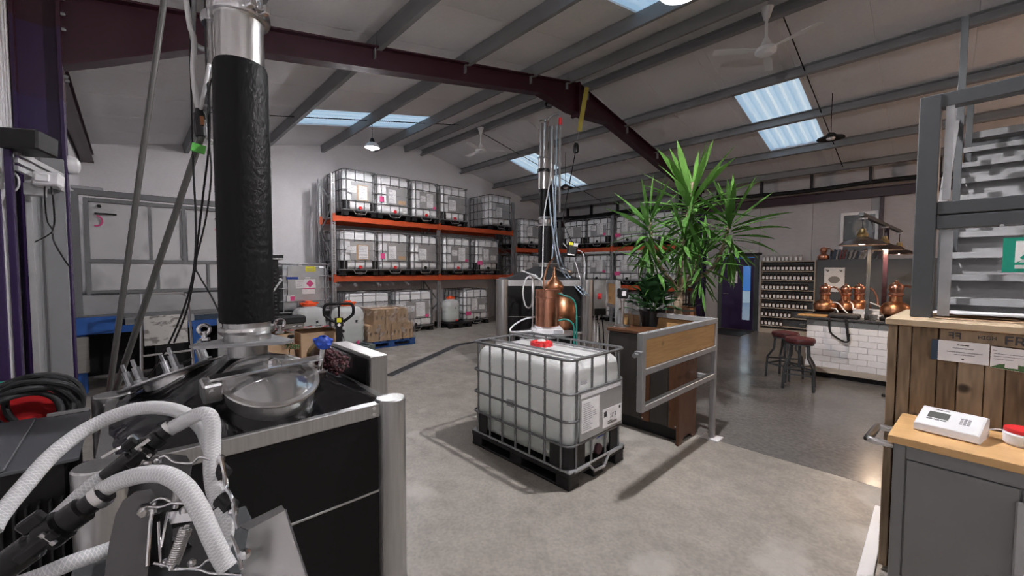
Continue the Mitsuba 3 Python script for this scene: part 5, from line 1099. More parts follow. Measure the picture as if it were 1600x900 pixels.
for k, (pts, lab) in enumerate(([[(8.38, 1.20, ZB + .21), (8.25, 1.08, ZB + .22), (8.12, .98, ZB + .12), (8.08, .93, ZB + .08)], 'white tube arching from the left copper still to the bag'], [[(8.60, .98, ZB + .24), (8.45, .92, ZB + .2), (8.34, .9, ZB + .14)], 'white tube from the second copper still to the clear tray'], [[(8.36, 1.22, ZB + .12), (8.2, 1.1, ZB + .13), (8.1, 1.05, ZB + .08)], 'lower white tube from the left copper still'], [[(8.7, .8, ZB + .25), (8.66, .66, ZB + .2), (8.6, .55, ZB + .14)], 'white tube running over the clear tray'], [[(8.26, .72, ZB + .03), (8.1, .58, ZB + .06), (8.08, .45, ZB + .1)], 'white tube from the clear tray to the larger copper still'])):
    cable('tube', pts, .009, 'm_whitepipe', lab, 'tube', n=8)
for i, (x, y) in enumerate(((8.03, .70), (8.06, .62), (8.0, .63))): solo('tumbler', lathe([(0, ZB), (.032, ZB), (.036, ZB + .085), (.033, ZB + .085), (.029, ZB + .008), (0, ZB + .008)], 16), 'm_glass', ('small clear tumbler before the clear tray, the left of three', 'small clear tumbler before the clear tray, the right of three', 'small clear tumbler before the clear tray, in front of the other two')[i], 'glass', 'tumblers on the dark worktop', True, M=TR(x, y, 0))
# pendant arm on the bar
lp_ = thing('lamp_frame', 'steel lamp frame over the tiled bar carrying a row of dark shades', 'lamp frame')
put(lp_, 'post', bar((8.05, .705, ZB), (8.05, .705, 2.45), .045), 'm_darksteel'); put(lp_, 'post', bar((9.30, .605, 0), (9.30, .605, 2.45), .06), 'm_burgundy')
put(lp_, 'beam', bar((7.25, .735, 2.47), (10.75, .50, 2.45), .05, .05), 'm_darksteel')
mat('m_shade', (.10, .075, .065), .25, .7)
for i, (x, y, z) in enumerate(((7.37, .727, 2.06), (9.05, .614, 2.05), (10.62, .509, 2.02))):
    nm = ('nearest', 'middle', 'farthest')[i]
    t = thing('dish_lamp', f'dark bronze dish lampshade over the tiled bar, the {nm} of three', 'lamp', 'dish lamps over the tiled bar'); M = TR(x, y, z) @ np.diag([1.22, 1.22, 1.1, 1])
    put(t, 'shade', lathe([(.05, .10), (.09, .075), (.17, .045), (.215, .0), (.22, -.004), (.212, -.002), (.165, .040), (.085, .068), (.05, .09)], 36), 'm_shade', 40, M=M)
    put(t, 'gallery', lathe([(.0, .10), (.05, .10), (.055, .13), (.035, .16), (.03, .20), (.0, .21)], 24), 'm_brass', 40, M=M)
    put(t, 'cord', rod((x, y, z + .2), (x, y, 2.44), .006, 6), 'm_black'); put(t, 'ceiling_cup', lathe([(0, 2.405), (.05, 2.405), (.05, 2.43), (0, 2.43)], 16), 'm_chrome', 30, M=TR(x, y, 0))
    kk = put(t, 'bulb', lathe([(0, .0), (.03, .008), (.038, .03), (.03, .06), (0, .065)], 16), 'm_white', True, M=M); scene[kk]['emitter'] = emit((520, 380, 270))
# back panel, pictures, books
bpn = solo('back_panel', box(XR - .12, XR - .095, -3.0, 2.12, .0, 1.985), 'm_splash', 'dark grey panel behind the tiled bar with books along its top', 'panel')
for a_, b_ in ((-3.0, .84), (1.03, 2.12)): put(bpn, 'ledge', box(XR - .095, XR - .004, a_, b_, 1.955, 1.985), 'm_splash')
pc = thing('framed_print', 'white card with an oval emblem and four corner ornaments on the dark grey panel', 'picture')
put(pc, 'card', box(XR - .135, XR - .122, 1.55, 1.95, 1.18, 1.78), 'm_paper')
mat('m_ornament', (.22, .21, .20), .6)
put(pc, 'emblem', lathe([(0, 0), (.10, 0), (.10, .002), (.085, .002), (.085, .001), (.06, .001), (.05, .003), (0, .003)], 28), 'm_ornament', M=TR(XR - .135, 1.75, 1.48) @ rot((0, 1, 0), -90) @ np.diag([.85, 1.15, 1, 1]))
for y in (1.62, 1.88):
    for z in (1.25, 1.70): put(pc, 'ornament', cat(lathe([(0, 0), (.028, 0), (.02, .002), (0, .002)], 10), mv(lathe([(0, 0), (.016, 0), (.012, .002), (0, .002)], 8), .02, .03)), 'm_ornament', M=TR(XR - .135, y, z) @ rot((0, 1, 0), -90))
fp_ = thing('framed_picture', 'large dark picture in a white frame high on the side wall', 'picture')
put(fp_, 'backing', box(XR - .03, XR - .012, 1.03, 1.63, 2.16, 3.06), 'm_ink')
for a in ((.98, 1.04, 2.10, 3.12), (1.62, 1.68, 2.10, 3.12), (1.04, 1.62, 2.10, 2.17), (1.04, 1.62, 3.05, 3.12)): put(fp_, 'frame_rail', rbox(XR - .045, XR - .010, *a, .004), 'm_white')
def art(p, n, uv):
    a = smoothstep(.52, .62, fbm(p.y * 4 + 2, p.z * 4, 0, 3)); b = smoothstep(.55, .6, noise(p.y * 9, p.z * 7)); r = dr.sqrt(dr.square(p.y - 1.33) * 2.5 + dr.square(p.z - 2.75))
    return mix(mix((.02, .025, .03), (.14, .17, .18), a), mi.Color3f(.38, .34, .26), smoothstep(.24, .10, r) * (.35 + .5 * b))
mat('m_art', proc(art), .35)
put(fp_, 'print', box(XR - .034, XR - .030, 1.04, 1.62, 2.17, 3.05), 'm_art')
t = thing('copper_still', 'tiny copper still ornament on top of the dark panel beside the books', 'ornament')
for nm, pr in (('pot', [(0, 0), (.10, .0), (.12, .04), (.11, .10), (.06, .14), (.05, .17), (0, .17)]), ('helm', [(.05, .17), (.07, .20), (.075, .25), (.06, .29), (.02, .31), (0, .315)])): put(t, nm, lathe(pr, 24), 'm_copper', 40, M=TR(XR - .075, 1.99, 1.986))
put(t, 'swan_neck', tube([(XR - .075, 1.94, 2.27), (XR - .075, 1.86, 2.25), (XR - .075, 1.79, 2.16)], .010, 8, 4), 'm_copper_old', 40)
gbk = random.Random(9); y = 1.87; bmats = []
for i, c in enumerate(((.05, .05, .055), (.35, .34, .33), (.16, .03, .03), (.10, .10, .11), (.22, .20, .17), (.04, .06, .10))): bmats.append(mat(f'm_book{i}', c, .6))
bn = 0
while y > 1.03 and bn < 26:
    w, h, ti = gbk.uniform(.018, .038), gbk.uniform(.18, .25), min(22, 4 + bn * .9 + gbk.uniform(-2, 2))
    t = thing('book', f'book leaning on top of the dark panel, {ordn(bn)} from the left in the row', 'book', 'books along the top of the dark panel')
    M = TR(XR - .11, y - .012, 1.986) @ rot((1, 0, 0), ti)
    put(t, 'cover', cat(box(0, .09, -w, -w + .003, 0, h), box(0, .09, -.003, 0, 0, h), box(0, .003, -w, 0, 0, h)), bmats[gbk.randrange(6)], M=M); put(t, 'pages', box(.003, .087, -w + .003, -.003, .003, h - .004), 'm_paper', M=M)
    y -= w + .006; bn += 1
# jars on eight shelves
js_ = thing('jar_shelf', 'pale timber shelf rack on the side wall filled with rows of labelled jars', 'shelves')
JX0, JX1, JY0, JY1 = XR - .19, XR - .012, 2.14, 3.34
JZ = [.21, .45, .70, .945, 1.19, 1.45, 1.70, 1.955]
for z in JZ: put(js_, 'shelf', rbox(JX0, JX1, JY0, JY1, z - .022, z, .002), 'm_greywood')
for y in (JY0 - .004, JY1 + .004): put(js_, 'side', rbox(JX0, JX1, y - .009, y + .009, 0, 1.96, .002), 'm_greywood')
put(js_, 'back', box(JX1, JX1 + .008, JY0, JY1, .0, 1.96), 'm_splash'); put(js_, 'plinth', box(JX0 + .02, JX1, JY0, JY1, 0, .12), 'm_greywood')
jk = Kit()
mat('m_jar', (.030, .024, .022), .12, spec=.6); mat('m_jarpale', (.40, .40, .39), .15, spec=.6)
jk.add('body', lathe([(0, 0), (.033, 0), (.038, .006), (.038, .115), (.030, .135), (0, .135)], 14), 'm_jar', 40)
jk.add('lid', lathe([(0, .135), (.033, .135), (.034, .14), (.034, .16), (0, .162)], 14), 'm_black', 40)
lab_ = [( -.0387 * math.cos(a), .0387 * math.sin(a)) for a in np.linspace(-.85, .85, 7)]
jk.add('paper_label', cat(trimesh.Trimesh([(x, y, z) for z in (.022, .102) for x, y in lab_], [f for i in range(6) for f in ((i, i + 1, i + 8), (i, i + 8, i + 7))], process=False)), 'm_paper')
for r_, z in enumerate(JZ):
    nj = (6, 8, 12, 13, 12, 13, 13, 10)[r_]; g2 = random.Random(r_)
    for i in range(nj):
        y = JY1 - .055 - i * .089 - g2.uniform(-.008, .008) - (.03 if r_ == 7 and i > 7 else 0)
        ordl = ordn(i)
        rn = ('bottom', 'second lowest', 'third lowest', 'fourth lowest', 'fourth highest', 'third highest', 'second highest', 'top')[r_]
        jk.stamp('spice_jar', f'{"clear" if r_ == 7 else "black-lidded"} jar with white label, {ordl} from the left in the {rn} row', 'jar', TR(JX0 + .05, y, z), f'jars in the {rn} row of the wall rack', swap={'body': 'm_jarpale', 'lid': 'm_jarpale'} if r_ == 7 else None)
tn = thing('tin', 'small dark tin box at the right of the bottom row of jars', 'tin'); put(tn, 'body', rbox(JX0 + .02, JX0 + .12, 2.30, 2.42, .21, .30, .006), 'm_darksteel'); put(tn, 'lid', rbox(JX0 + .018, JX0 + .122, 2.298, 2.422, .30, .32, .004), 'm_galv')
dmat = solo('door_mat', rbox(11.4, 12.6, 3.45, 4.35, 0, .014, .004), 'm_rubber', 'dark mat lying inside the purple door', 'mat')

# ------------------------------------------------------------------ back left: pallets, cartons, carboys, crate
mat('m_bluepallet', (.02, .075, .24), .55)
mat('m_greenpallet', (.13, .16, .15), .6)
mat('m_weathered', grain((.19, .18, .165), (.30, .29, .27), 0), .75, spec=.2)
def wood_pallet(x, y, rz_, lab, m, w=1.2, l=.8):
    t = thing('pallet', lab, 'pallet'); M = at(x, y, 0, rz_)
    for i in range(7): put(t, 'deck_board', rbox(-w / 2 + i * (w - .10) / 6, -w / 2 + i * (w - .10) / 6 + .10, -l / 2, l / 2, .122, .144, .002), m, M=M)
    for yy in (-l / 2 + .05, 0, l / 2 - .05):
        put(t, 'stringer_board', rbox(-w / 2, w / 2, yy - .05, yy + .05, .10, .122, .002), m, M=M); put(t, 'skid', rbox(-w / 2, w / 2, yy - .05, yy + .05, 0, .02, .002), m, M=M)
        for xx in (-w / 2 + .07, 0, w / 2 - .07): put(t, 'block', rbox(xx - .07, xx + .07, yy - .05, yy + .05, .02, .10, .003), m, M=M)
wood_pallet(4.18, 8.66, -2, 'blue pallet under the wrapped cartons', 'm_bluepallet', 1.15, .85)
wood_pallet(3.08, 8.42, 4, 'weathered grey pallet under the carboy beside the wrapped cartons', 'm_greenpallet', 1.15, .9)
wood_pallet(1.95, 8.45, 0, 'dark pallet hidden behind the open cartons', 'm_greenpallet', 1.0, .9)
# wrapped cartons
scene['m_film'] = {'type': 'blendbsdf', 'weight': proc(lambda p, n, uv:   .02 + .42 * smoothstep(.56, .74, fbm(p.x * 9 + p.z * 6, p.z * 12 - p.x * 8, p.y * 9, 3))), 'a': {'type': 'thindielectric', 'int_ior': 1.25}, 'b': {'type': 'principledthin', 'base_color': {'type': 'rgb', 'value': [.80, .80, .82]}, 'roughness': .2, 'diff_trans': .8, 'spec_trans': 0.0}}
gcb = random.Random(21)
def carton(x0, x1, y0, y1, z0, z1, lab, grp, M=np.eye(4)):
    t = thing('carton', lab, 'box', grp); put(t, 'box', rbox(x0, x1, y0, y1, z0, z1, .004), 'm_cardboard', M=M)
    put(t, 'tape', cat(box((x0 + x1) / 2 - .025, (x0 + x1) / 2 + .025, y0 - .001, y1 + .001, z1, z1 + .001), box((x0 + x1) / 2 - .025, (x0 + x1) / 2 + .025, y0 - .0015, y0, z1 - .07, z1)), 'm_tapebrown', M=M)
    m = prism([(-.012, 0), (.012, 0), (.012, .05), (.028, .05), (0, .085), (-.028, .05), (-.012, .05)], .001)
    put(t, 'arrow', cat(*[mv(m, (x0 + x1) / 2 + q, (z0 + z1) / 2 - .05) for q in (-.05, .05)]), 'm_ink', M=M @ TR(0, y0 - .0002, 0) @ rot((1, 0, 0), 90))
mat('m_tapebrown', (.36, .25, .15), .3)
WP = at(4.18, 8.66, 0, -2)
for r_, (z0, z1, cols, dx) in enumerate(((.146, .50, 4, 0), (.502, .84, 3, .02))):
    for i in range(cols):
        w = 1.08 / 4
        carton(-.54 + dx + i * w + .012 + (.12 if r_ else 0), -.54 + dx + (i + 1) * w - .012 + (.12 if r_ else 0), -.40, .38, z0, z1, f'brown carton in the {"lower" if r_ == 0 else "upper"} layer of the wrapped stack, ' + ('leftmost', 'second from left', 'third from left', 'rightmost')[i if r_ == 0 or i < 2 else 3], 'cartons wrapped on the blue pallet', WP)
v = []; n = 40; rings = []
for z, dx, dy in ((.15, .58, .44), (.3, .575, .435), (.5, .572, .43), (.56, .55, .43), (.84, .53, .425), (.865, .50, .40)):
    ring = []
    for i in range(n):
        a = i / n * 8; 
        k = int(a) ; f_ = a - k; side = [(-1 + 2 * f_ / 1, -1)] if 0 else None
        th = 2 * math.pi * i / n + math.pi / 4 * 0; c, s = math.cos(th), math.sin(th); q = 1 / max(abs(c), abs(s))
        ring.append((c * q * dx + .004 * math.sin(i * 3 + z * 30), s * q * dy + .004 * math.cos(i * 5 + z * 20), z))
    rings.append(ring)
v = [p for r_ in rings for p in r_] + [(0, 0, .868)]
f = [(i * n + j, i * n + (j + 1) % n, (i + 1) * n + (j + 1) % n, (i + 1) * n + j) for i in range(5) for j in range(n)]
f3 = [(a, b, c) for a, b, c, d in f] + [(a, c, d) for a, b, c, d in f] + [(5 * n + j, 5 * n + (j + 1) % n, 6 * n) for j in range(n)]
solo('stretch_film', trimesh.Trimesh(v, f3, process=False), 'm_film', 'crinkled clear stretch film wrapped round the stack of brown cartons', 'film', smooth=True, M=WP)
# carboys
def carboy(x, y, z, s, lab, rz_=0, level=.5):
    t = thing('carboy', lab, 'carboy'); M = at(x, y, z, rz_) @ np.diag([s, s, s, 1]); 
    b = put(t, 'body', bottle(.20, .17, 0, .56, .10), 'm_bottle', 40, M=M)
    lq_ = bottle(.186, .156, .01, .56, .09); lq_.vertices[:, 2] = np.minimum(lq_.vertices[:, 2], .56 * level); put(b, 'liquid', lq_, 'm_liquid', 40, M=M)
    put(t, 'neck', lathe([(0, .55), (.085, .55), (.085, .585), (0, .585)], 24), 'm_hdpe', 30, M=M)
    put(t, 'lid', cat(lathe([(0, .575), (.095, .575), (.098, .58), (.098, .615), (.09, .62), (.05, .622), (.045, .645), (0, .648)], 24), box(-.12, .12, -.012, .012, .60, .625)), 'm_orange', 30, M=M, label='red screw lid')
    put(t, 'tap', cat(rod((.06, -.16, .05), (.06, -.20, .05), .018, 10), rod((.06, -.205, .03), (.06, -.205, .085), .010, 8)), 'm_pink' if s > 1.2 else 'm_red', 30, M=M)
    put(t, 'badge', rbox(.03, .06, -.179, -.172, .34, .375, .003), 'm_ink', M=M)
carboy(3.24, 8.32, .146, 1.42, 'large half-full white carboy with red lid on the grey pallet beside the wrapped cartons', 4)
carboy(2.62, 8.72, .146, 1.42, 'large white carboy with a red lid, behind the pallet truck handle', 3)
carboy(6.92, 9.95, .146, 1.20, 'white carboy with a red lid standing alone beside the rack upright', 0, .62)
for x in (7.05,): put_ = wood_pallet(x, 10.0, 0, 'black pallet under the single carboy', 'm_black', .8, .8)
# silver tote with hazard labels
kx = ibc_kit(.98, 1.1, 1.12, metal=True, papers=9, grey=False, handle='m_black', cap='m_black')
ks = kx.stamp('ibc_tote', 'grey IBC tote with yellow and pink hazard labels left of the racking', 'IBC tote', at(2.60, 9.42, .70, 0))
yb = 9.42 - .55 - .012; zb = .70
put(ks, 'label_plate', box(2.28, 2.88, yb, yb + .008, zb + .36, zb + 1.06), 'm_plate')
for a, m, nm in (((2.61, 2.80, .955, 1.06), 'm_yellow', 'yellow_label'), ((2.26, 2.47, .80, .85), 'm_blue', 'blue_label'), ((2.42, 2.68, .62, .78), 'm_paper', 'data_sheet'), ((2.26, 2.40, .36, .48), 'm_paper', 'notice'), ((2.58, 2.80, .62, .80), 'm_paper', 'hazard_label'), ((2.54, 2.78, .50, .60), 'm_paper', 'notice'), ((2.60, 2.70, .815, .84), 'm_paper', 'notice')):
    put(ks, nm, box(a[0], a[1], yb - .003, yb, zb + a[2], zb + a[3]), m)
put(ks, 'hazard_diamond', prism([(0, -.075), (.075, 0), (0, .075), (-.075, 0)], .002), 'm_pink', M=TR(2.69, yb - .003, zb + .71) @ rot((1, 0, 0), 90)); put(ks, 'pink_band', box(2.56, 2.78, yb - .005, yb - .003, zb + .60, zb + .618), 'm_pink'); put(ks, 'pink_block', box(2.32, 2.40, yb - .005, yb - .003, zb + .37, zb + .46), 'm_pink')
put(ks, 'print', cat([box(2.45, 2.45 + .05 + .03 * (i % 3), yb - .0045, yb - .003, zb + .64 + .02 * i, zb + .646 + .02 * i) for i in range(6)], [box(2.63, 2.77, yb - .0045, yb - .003, zb + .975 + .02 * i, zb + .981 + .02 * i) for i in range(3)]), 'm_greyink')
sb = thing('low_bench', 'dark low bench carrying the grey tote', 'bench'); put(sb, 'top', rbox(2.05, 3.2, 8.85, 10.05, .60, .70, .004), 'm_darksteel')
for x in (2.12, 3.13):
    for y in (8.92, 9.98): put(sb, 'leg', box(x - .04, x + .04, y - .04, y + .04, 0, .6), 'm_darksteel')
# open cartons and pallet truck in front
def open_carton(x, y, z, w, l, h, rz_, lab, txt):
    t = thing('open_carton', lab, 'box'); M = at(x, y, z, rz_); th = .005
    put(t, 'walls', cat(box(-w / 2, w / 2, -l / 2, -l / 2 + th, 0, h), box(-w / 2, w / 2, l / 2 - th, l / 2, 0, h), box(-w / 2, -w / 2 + th, -l / 2, l / 2, 0, h), box(w / 2 - th, w / 2, -l / 2, l / 2, 0, h), box(-w / 2, w / 2, -l / 2, l / 2, 0, th)), 'm_cardboard', M=M)
    for q, (p, ax, an) in enumerate((((0, -l / 2, h), 'x', -8), ((0, l / 2, h), 'x', 12))): put(t, 'flap', box(-w / 2, w / 2, 0, l * .42, 0, .004), 'm_cardboard', M=M @ TR(0, 0 if 0 else p[1], h) @ rot((0, 0, 1), 0 if q == 0 else 180) @ rot((1, 0, 0), an))
    if txt:
        put(t, 'arrow', cat(*[mv(prism([(-.014, 0), (.014, 0), (.014, .05), (.034, .05), (0, .10), (-.034, .05), (-.014, .05)], .001), q, .155 if 0 else h - .22) for q in (-.055, .055)]), 'm_ink', M=M @ TR(.03, -l / 2 - .0002, 0) @ rot((1, 0, 0), 90))
        fm = meshkit.text_mesh('FRAGILE', .042, .001, True); fm.apply_translation((-fm.bounds[1][0] / 2 + .03, h - .30, 0)); put(t, 'lettering', fm, 'm_ink', M=M @ TR(0, -l / 2 - .0002, 0) @ rot((1, 0, 0), 90))
        put(t, 'border', cat(box(-.12, .18, -l / 2 - .001, -l / 2, h - .232, h - .228), box(-.12, .18, -l / 2 - .001, -l / 2, h - .112, h - .108), box(-.12, -.116, -l / 2 - .001, -l / 2, h - .31, h - .11), box(.176, .18, -l / 2 - .001, -l / 2, h - .31, h - .11)), 'm_ink', M=M)
    return M
open_carton(1.92, 6.05, .33, .50, .40, .50, -4, 'open brown carton printed FRAGILE with two arrows, behind the pallet truck', True)
open_carton(1.38, 6.18, .33, .42, .42, .50, 3, 'open brown carton left of the one printed FRAGILE', False)
gl = random.Random(31)
for i in range(16):
    x, y = gl.uniform(1.25, 2.1), gl.uniform(5.98, 6.25); M = at(x, y, .872 + .006 * (i % 5), gl.uniform(0, 180))
    t = thing('bottle_tag', ('dark red', 'white', 'bright red', 'dark red')[i % 4] + ' folded tag lying on the open cartons', 'tag', 'tags scattered on the open cartons'); put(t, 'card', box(-.06, .06, -.02, .02, 0, .004), ('m_burgundy', 'm_paper', 'm_red', 'm_burgundy')[i % 4], M=M); put(t, 'band', box(-.01, .01, -.021, .021, -.001, .005), 'm_ink', M=M)
for x in (1.62, 2.28):
    t = thing('cable_clip', 'black clip with two thin straps holding the ' + ('left' if x < 2 else 'right') + ' carton', 'clip'); M = at(x - .10, 5.82, 0)
    put(t, 'clip', rbox(-.035, .035, -.02, .02, .80, .84, .005), 'm_black', M=M)
    for d in (-.06, .12): put(t, 'strap', bar((0, -.01, .80), (d, -.01, .34), .008), 'm_black', M=M)
pt = thing('pallet_truck', 'black hand pallet truck with a loop handle standing behind the near still', 'pallet truck')
MPT = at(2.07, 5.62, 0, -18)
hp_ = [(-.055, .93), (-.10, .965), (-.17, 1.02), (-.185, 1.06), (-.185, 1.12), (-.165, 1.165), (-.12, 1.18), (.12, 1.18), (.165, 1.165), (.185, 1.12), (.185, 1.06), (.17, 1.02), (.10, .965), (.055, .93)]
put(pt, 'handle', tube([(x, 0, z + .05) for x, z in hp_], .019, 10, 3), 'm_black', 40, M=MPT)
put(pt, 'tiller', cat(rbox(-.055, .055, -.03, .03, .92, 1.04, .008), bar((0, 0, .2), (0, 0, .95), .085, .05)), 'm_black', M=MPT)
put(pt, 'decal', rbox(-.03, .03, -.036, -.03, .98, 1.04, .001), 'm_yellow', M=MPT); put(pt, 'decal', rod((0, -.03, .945), (0, -.037, .945), .022, 14), 'm_white', M=MPT); put(pt, 'lever', rbox(-.012, .012, -.01, .01, 1.03, 1.20, .004), 'm_black', M=MPT)
put(pt, 'pump', cat(rod((0, .05, .08), (0, .05, .45), .055, 14), rbox(-.2, .2, .02, .12, .18, .28, .01)), 'm_red', 30, M=MPT)
for s in (-1, 1):
    put(pt, 'fork', rbox(s * .19 - .08, s * .19 + .08, .1, 1.2, .07, .12, .008), 'm_red', M=MPT); put(pt, 'wheel', rod((s * .06 - .03, .0, .09), (s * .06 + .03, .0, .09), .09, 20), 'm_rubber', 30, M=MPT); put(pt, 'roller', rod((s * .19 - .04, 1.05, .04), (s * .19 + .04, 1.05, .04), .04, 16), 'm_white', 30, M=MPT)
solo('pallet_stack_base', rbox(1.1, 2.2, 5.8, 6.5, .12, .328, .006), 'm_weathered', 'timber base carried on the pallet truck forks under the open cartons', 'base')
# black tall unit between crate and grey tote
bu = thing('louvred_cabinet', 'tall black louvred cabinet right of the lagged column', 'cabinet')
put(bu, 'body', rbox(1.56, 2.06, 8.6, 9.3, 0, 1.90, .006), 'm_black'); put(bu, 'cap', rbox(1.5, 2.13, 8.52, 9.35, 1.88, 1.97, .006), 'm_rubber'); put(bu, 'cap_strip', box(1.9, 2.13, 8.515, 8.52, 1.885, 1.91), 'm_white')
for i in range(14): put(bu, 'louvre', bar((1.6, 8.59, .72 + .075 * i), (2.02, 8.59, .72 + .075 * i), .05, .012, (0, -.6, .8)), 'm_rubber')
put(bu, 'hose', tube([(1.9, 8.56, 1.20), (2.04, 8.55, 1.42), (2.10, 8.55, 1.50), (2.05, 8.54, 1.52)], .018, 8, 4), 'm_whitepipe', 40)
solo('printer', rbox(1.70, 2.15, 7.3, 7.6, .80, .92, .02), 'm_rubber', 'flat black case standing beyond the open cartons', 'case')
solo('case_stand', rbox(1.72, 2.12, 7.32, 7.58, 0, .80, .004), 'm_weathered', 'timber stand under the flat black case', 'stand')
# galvanised crate on a blue bench
mat('m_crateframe', (.17, .175, .18), .5, .3)
cr = thing('galvanised_crate', 'large galvanised crate with panelled drop gates and pink hooks standing on a blue bench', 'crate')
Xa, Xb, Yc, Z0, Z1 = -.50, 1.48, 8.0, 1.02, 2.74
mat('m_gatepanel', proc(lambda p, n, uv: mix((.52, .52, .53), (.60, .60, .61), fbm(p.x * 3, p.y * 3, p.z * 3, 3)) * (1 - .25 * smoothstep(.6, .8, fbm(p.x * 5, 1, p.z * 2, 3)))), .5, .2)
for x0, x1, z0, z1 in ((-.40, .235, 1.83, 2.62), (.265, .60, 1.83, 2.62), (.67, 1.42, 1.83, 2.62), (-.40, .30, 1.40, 1.79), (.335, .90, 1.40, 1.79), (.94, 1.42, 1.40, 1.79)): put(cr, 'panel', rbox(x0, x1, Yc + .02, Yc + .035, z0, z1, .003), 'm_gatepanel')
for a, b, w in (((Xa, Z1), (Xb, Z1), .08), ((-.42, 2.645), (1.44, 2.645), .05), ((-.42, 1.81), (1.44, 1.81), .05), ((-.42, 1.375), (1.44, 1.375), .05), ((Xa, 1.03), (Xb, 1.03), .06)): put(cr, 'rail', bar((a[0], Yc, a[1]), (b[0], Yc, b[1]), w, w), 'm_crateframe')
for x, z0, z1, w in ((Xa, 1.0, Z1, .07), (Xa + .10, 1.36, 2.66, .05), (.25, 1.83, 2.64, .022), (.635, 1.83, 2.64, .045), (.60, 1.86, 2.60, .02), (.317, 1.38, 1.8, .03), (.92, 1.38, 1.8, .03), (1.44, 1.36, 2.66, .05), (Xb, 1.0, Z1, .07)): put(cr, 'stile', bar((x, Yc, z0), (x, Yc, z1), w, w), 'm_crateframe')
put(cr, 'sill', rbox(Xa, Xb, Yc - .02, Yc + .03, 1.06, 1.34, .004), 'm_railsteel', label='galvanised bottom board')
put(cr, 'back', box(Xa, Xb, Yc + 1.2, Yc + 1.23, 1.0, 2.7), 'm_gatepanel'); put(cr, 'side', box(Xa - .03, Xa, Yc, Yc + 1.2, 1.0, 2.7), 'm_gatepanel'); put(cr, 'side', box(Xb, Xb + .03, Yc, Yc + 1.2, 1.0, 2.7), 'm_gatepanel'); put(cr, 'floor_plate', box(Xa, Xb, Yc, Yc + 1.2, .98, 1.0), 'm_galv')
for x in (-.38, .70): put(cr, 'hinge', rod((x, Yc - .03, 1.35), (x + .35, Yc - .03, 1.35), .012, 8), 'm_darksteel', 30)
put(cr, 'corner_cap', rbox(Xa - .03, Xa + .28, Yc - .04, Yc + .1, Z1 + .03, Z1 + .075, .006), 'm_galv')
for x, z, fl_ in ((-.32, 2.46, 1), (1.02, 2.50, 1), (1.24, 2.42, -1)):
    put(cr, 'latch', cat(rbox(x, x + .22 * fl_, Yc - .035, Yc - .02, z - .012, z + .012, .003) if fl_ > 0 else rbox(x - .2, x, Yc - .035, Yc - .02, z - .012, z + .012, .003), rod((x + .05, Yc - .02, z + .10), (x + .05, Yc - .07, z + .10), .022, 10)), 'm_black', 30)
    put(cr, 'hook', tube([(x + .02 + .055 * math.sin(a) * fl_, Yc - .03, z - .10 + .07 * math.cos(a)) for a in np.linspace(0, 3.6, 12)], .010, 8), 'm_pink', 40, label='pink hook')
bb = thing('blue_bench', 'blue steel bench frame carrying the galvanised crate', 'bench')
put(bb, 'beam', rbox(-.56, 1.52, 7.93, 8.03, .80, .90, .004), 'm_bluepaint'); put(bb, 'beam', rbox(-.56, 1.52, 9.15, 9.25, .80, .90, .004), 'm_bluepaint'); put(bb, 'bracket', prism([(-.57, .80), (-.14, .86), (-.08, 1.04), (-.57, 1.04)], .1), 'm_bluepaint', M=TR(0, 7.95, 0) @ rot((1, 0, 0), 90))
put(bb, 'deck', box(-.5, 1.5, 8.0, 9.2, .90, .975), 'm_navy')
for x in (-.50, .75, 1.46):
    for y in (7.98, 9.2): put(bb, 'leg', rbox(x - .05, x + .05, y - .045, y + .045, 0, .80, .004), 'm_bluepaint')
for x in (-.06, .62, 1.3): put(bb, 'spacer', rbox(x, x + .1, 7.94, 8.06, .90, 1.0, .003), 'm_galv')
put(bb, 'back_sheet', box(-.5, 1.5, 9.0, 9.02, .03, .80), 'm_black')
put(bb, 'buffer', rbox(-.56, -.42, 7.84, 7.93, .30, .78, .006), 'm_weathered')
solo('dark_drum', lathe([(0, 0), (.28, 0), (.29, .1), (.28, .62), (.26, .66), (0, .66)], 24), 'm_rubber', 'dark drum stored under the blue bench', 'drum', smooth=40, M=TR(1.25, 8.6, 0))
solo('storage_box', rbox(.25, .85, 8.2, 8.8, 0, .55, .01), 'm_black', 'black storage box under the blue bench', 'box')
# sack truck with mottled plate
sk_ = thing('sack_truck', 'chrome sack truck with a mottled steel plate standing before the blue bench', 'sack truck')
MK = at(.34, 6.9, 0, 6)
put(sk_, 'frame', tube([(-.27, -.02, .02), (-.235, .02, 1.25), (-.20, .03, 1.36), (-.12, .03, 1.385), (.12, .03, 1.385), (.20, .03, 1.36), (.235, .02, 1.25), (.27, -.02, .02)], .017, 10, 2), 'm_chrome', 40, M=MK)
mat('m_mottled', proc(lambda p, n, uv: mix((.50, .49, .47), (.22, .21, .20), smoothstep(.52, .66, fbm(p.x * 14, p.y * 14, p.z * 20, 4)))), .45, .3)
put(sk_, 'plate', rbox(-.225, .215, -.012, .012, .72, 1.10, .004), 'm_mottled', M=MK, label='mottled steel plate')
put(sk_, 'toe', rbox(-.25, .25, -.3, .02, .0, .012, .002), 'm_galv', M=MK)
for s in (-1, 1): put(sk_, 'wheel', rod((s * .30 - .03, .10, .11), (s * .30 + .03, .10, .11), .11, 20), 'm_rubber', 30, M=MK)
for z in (.25, .6): put(sk_, 'cross_bar', rod((-.25, 0, z), (.25, 0, z), .014, 8), 'm_chrome', 30, M=MK)
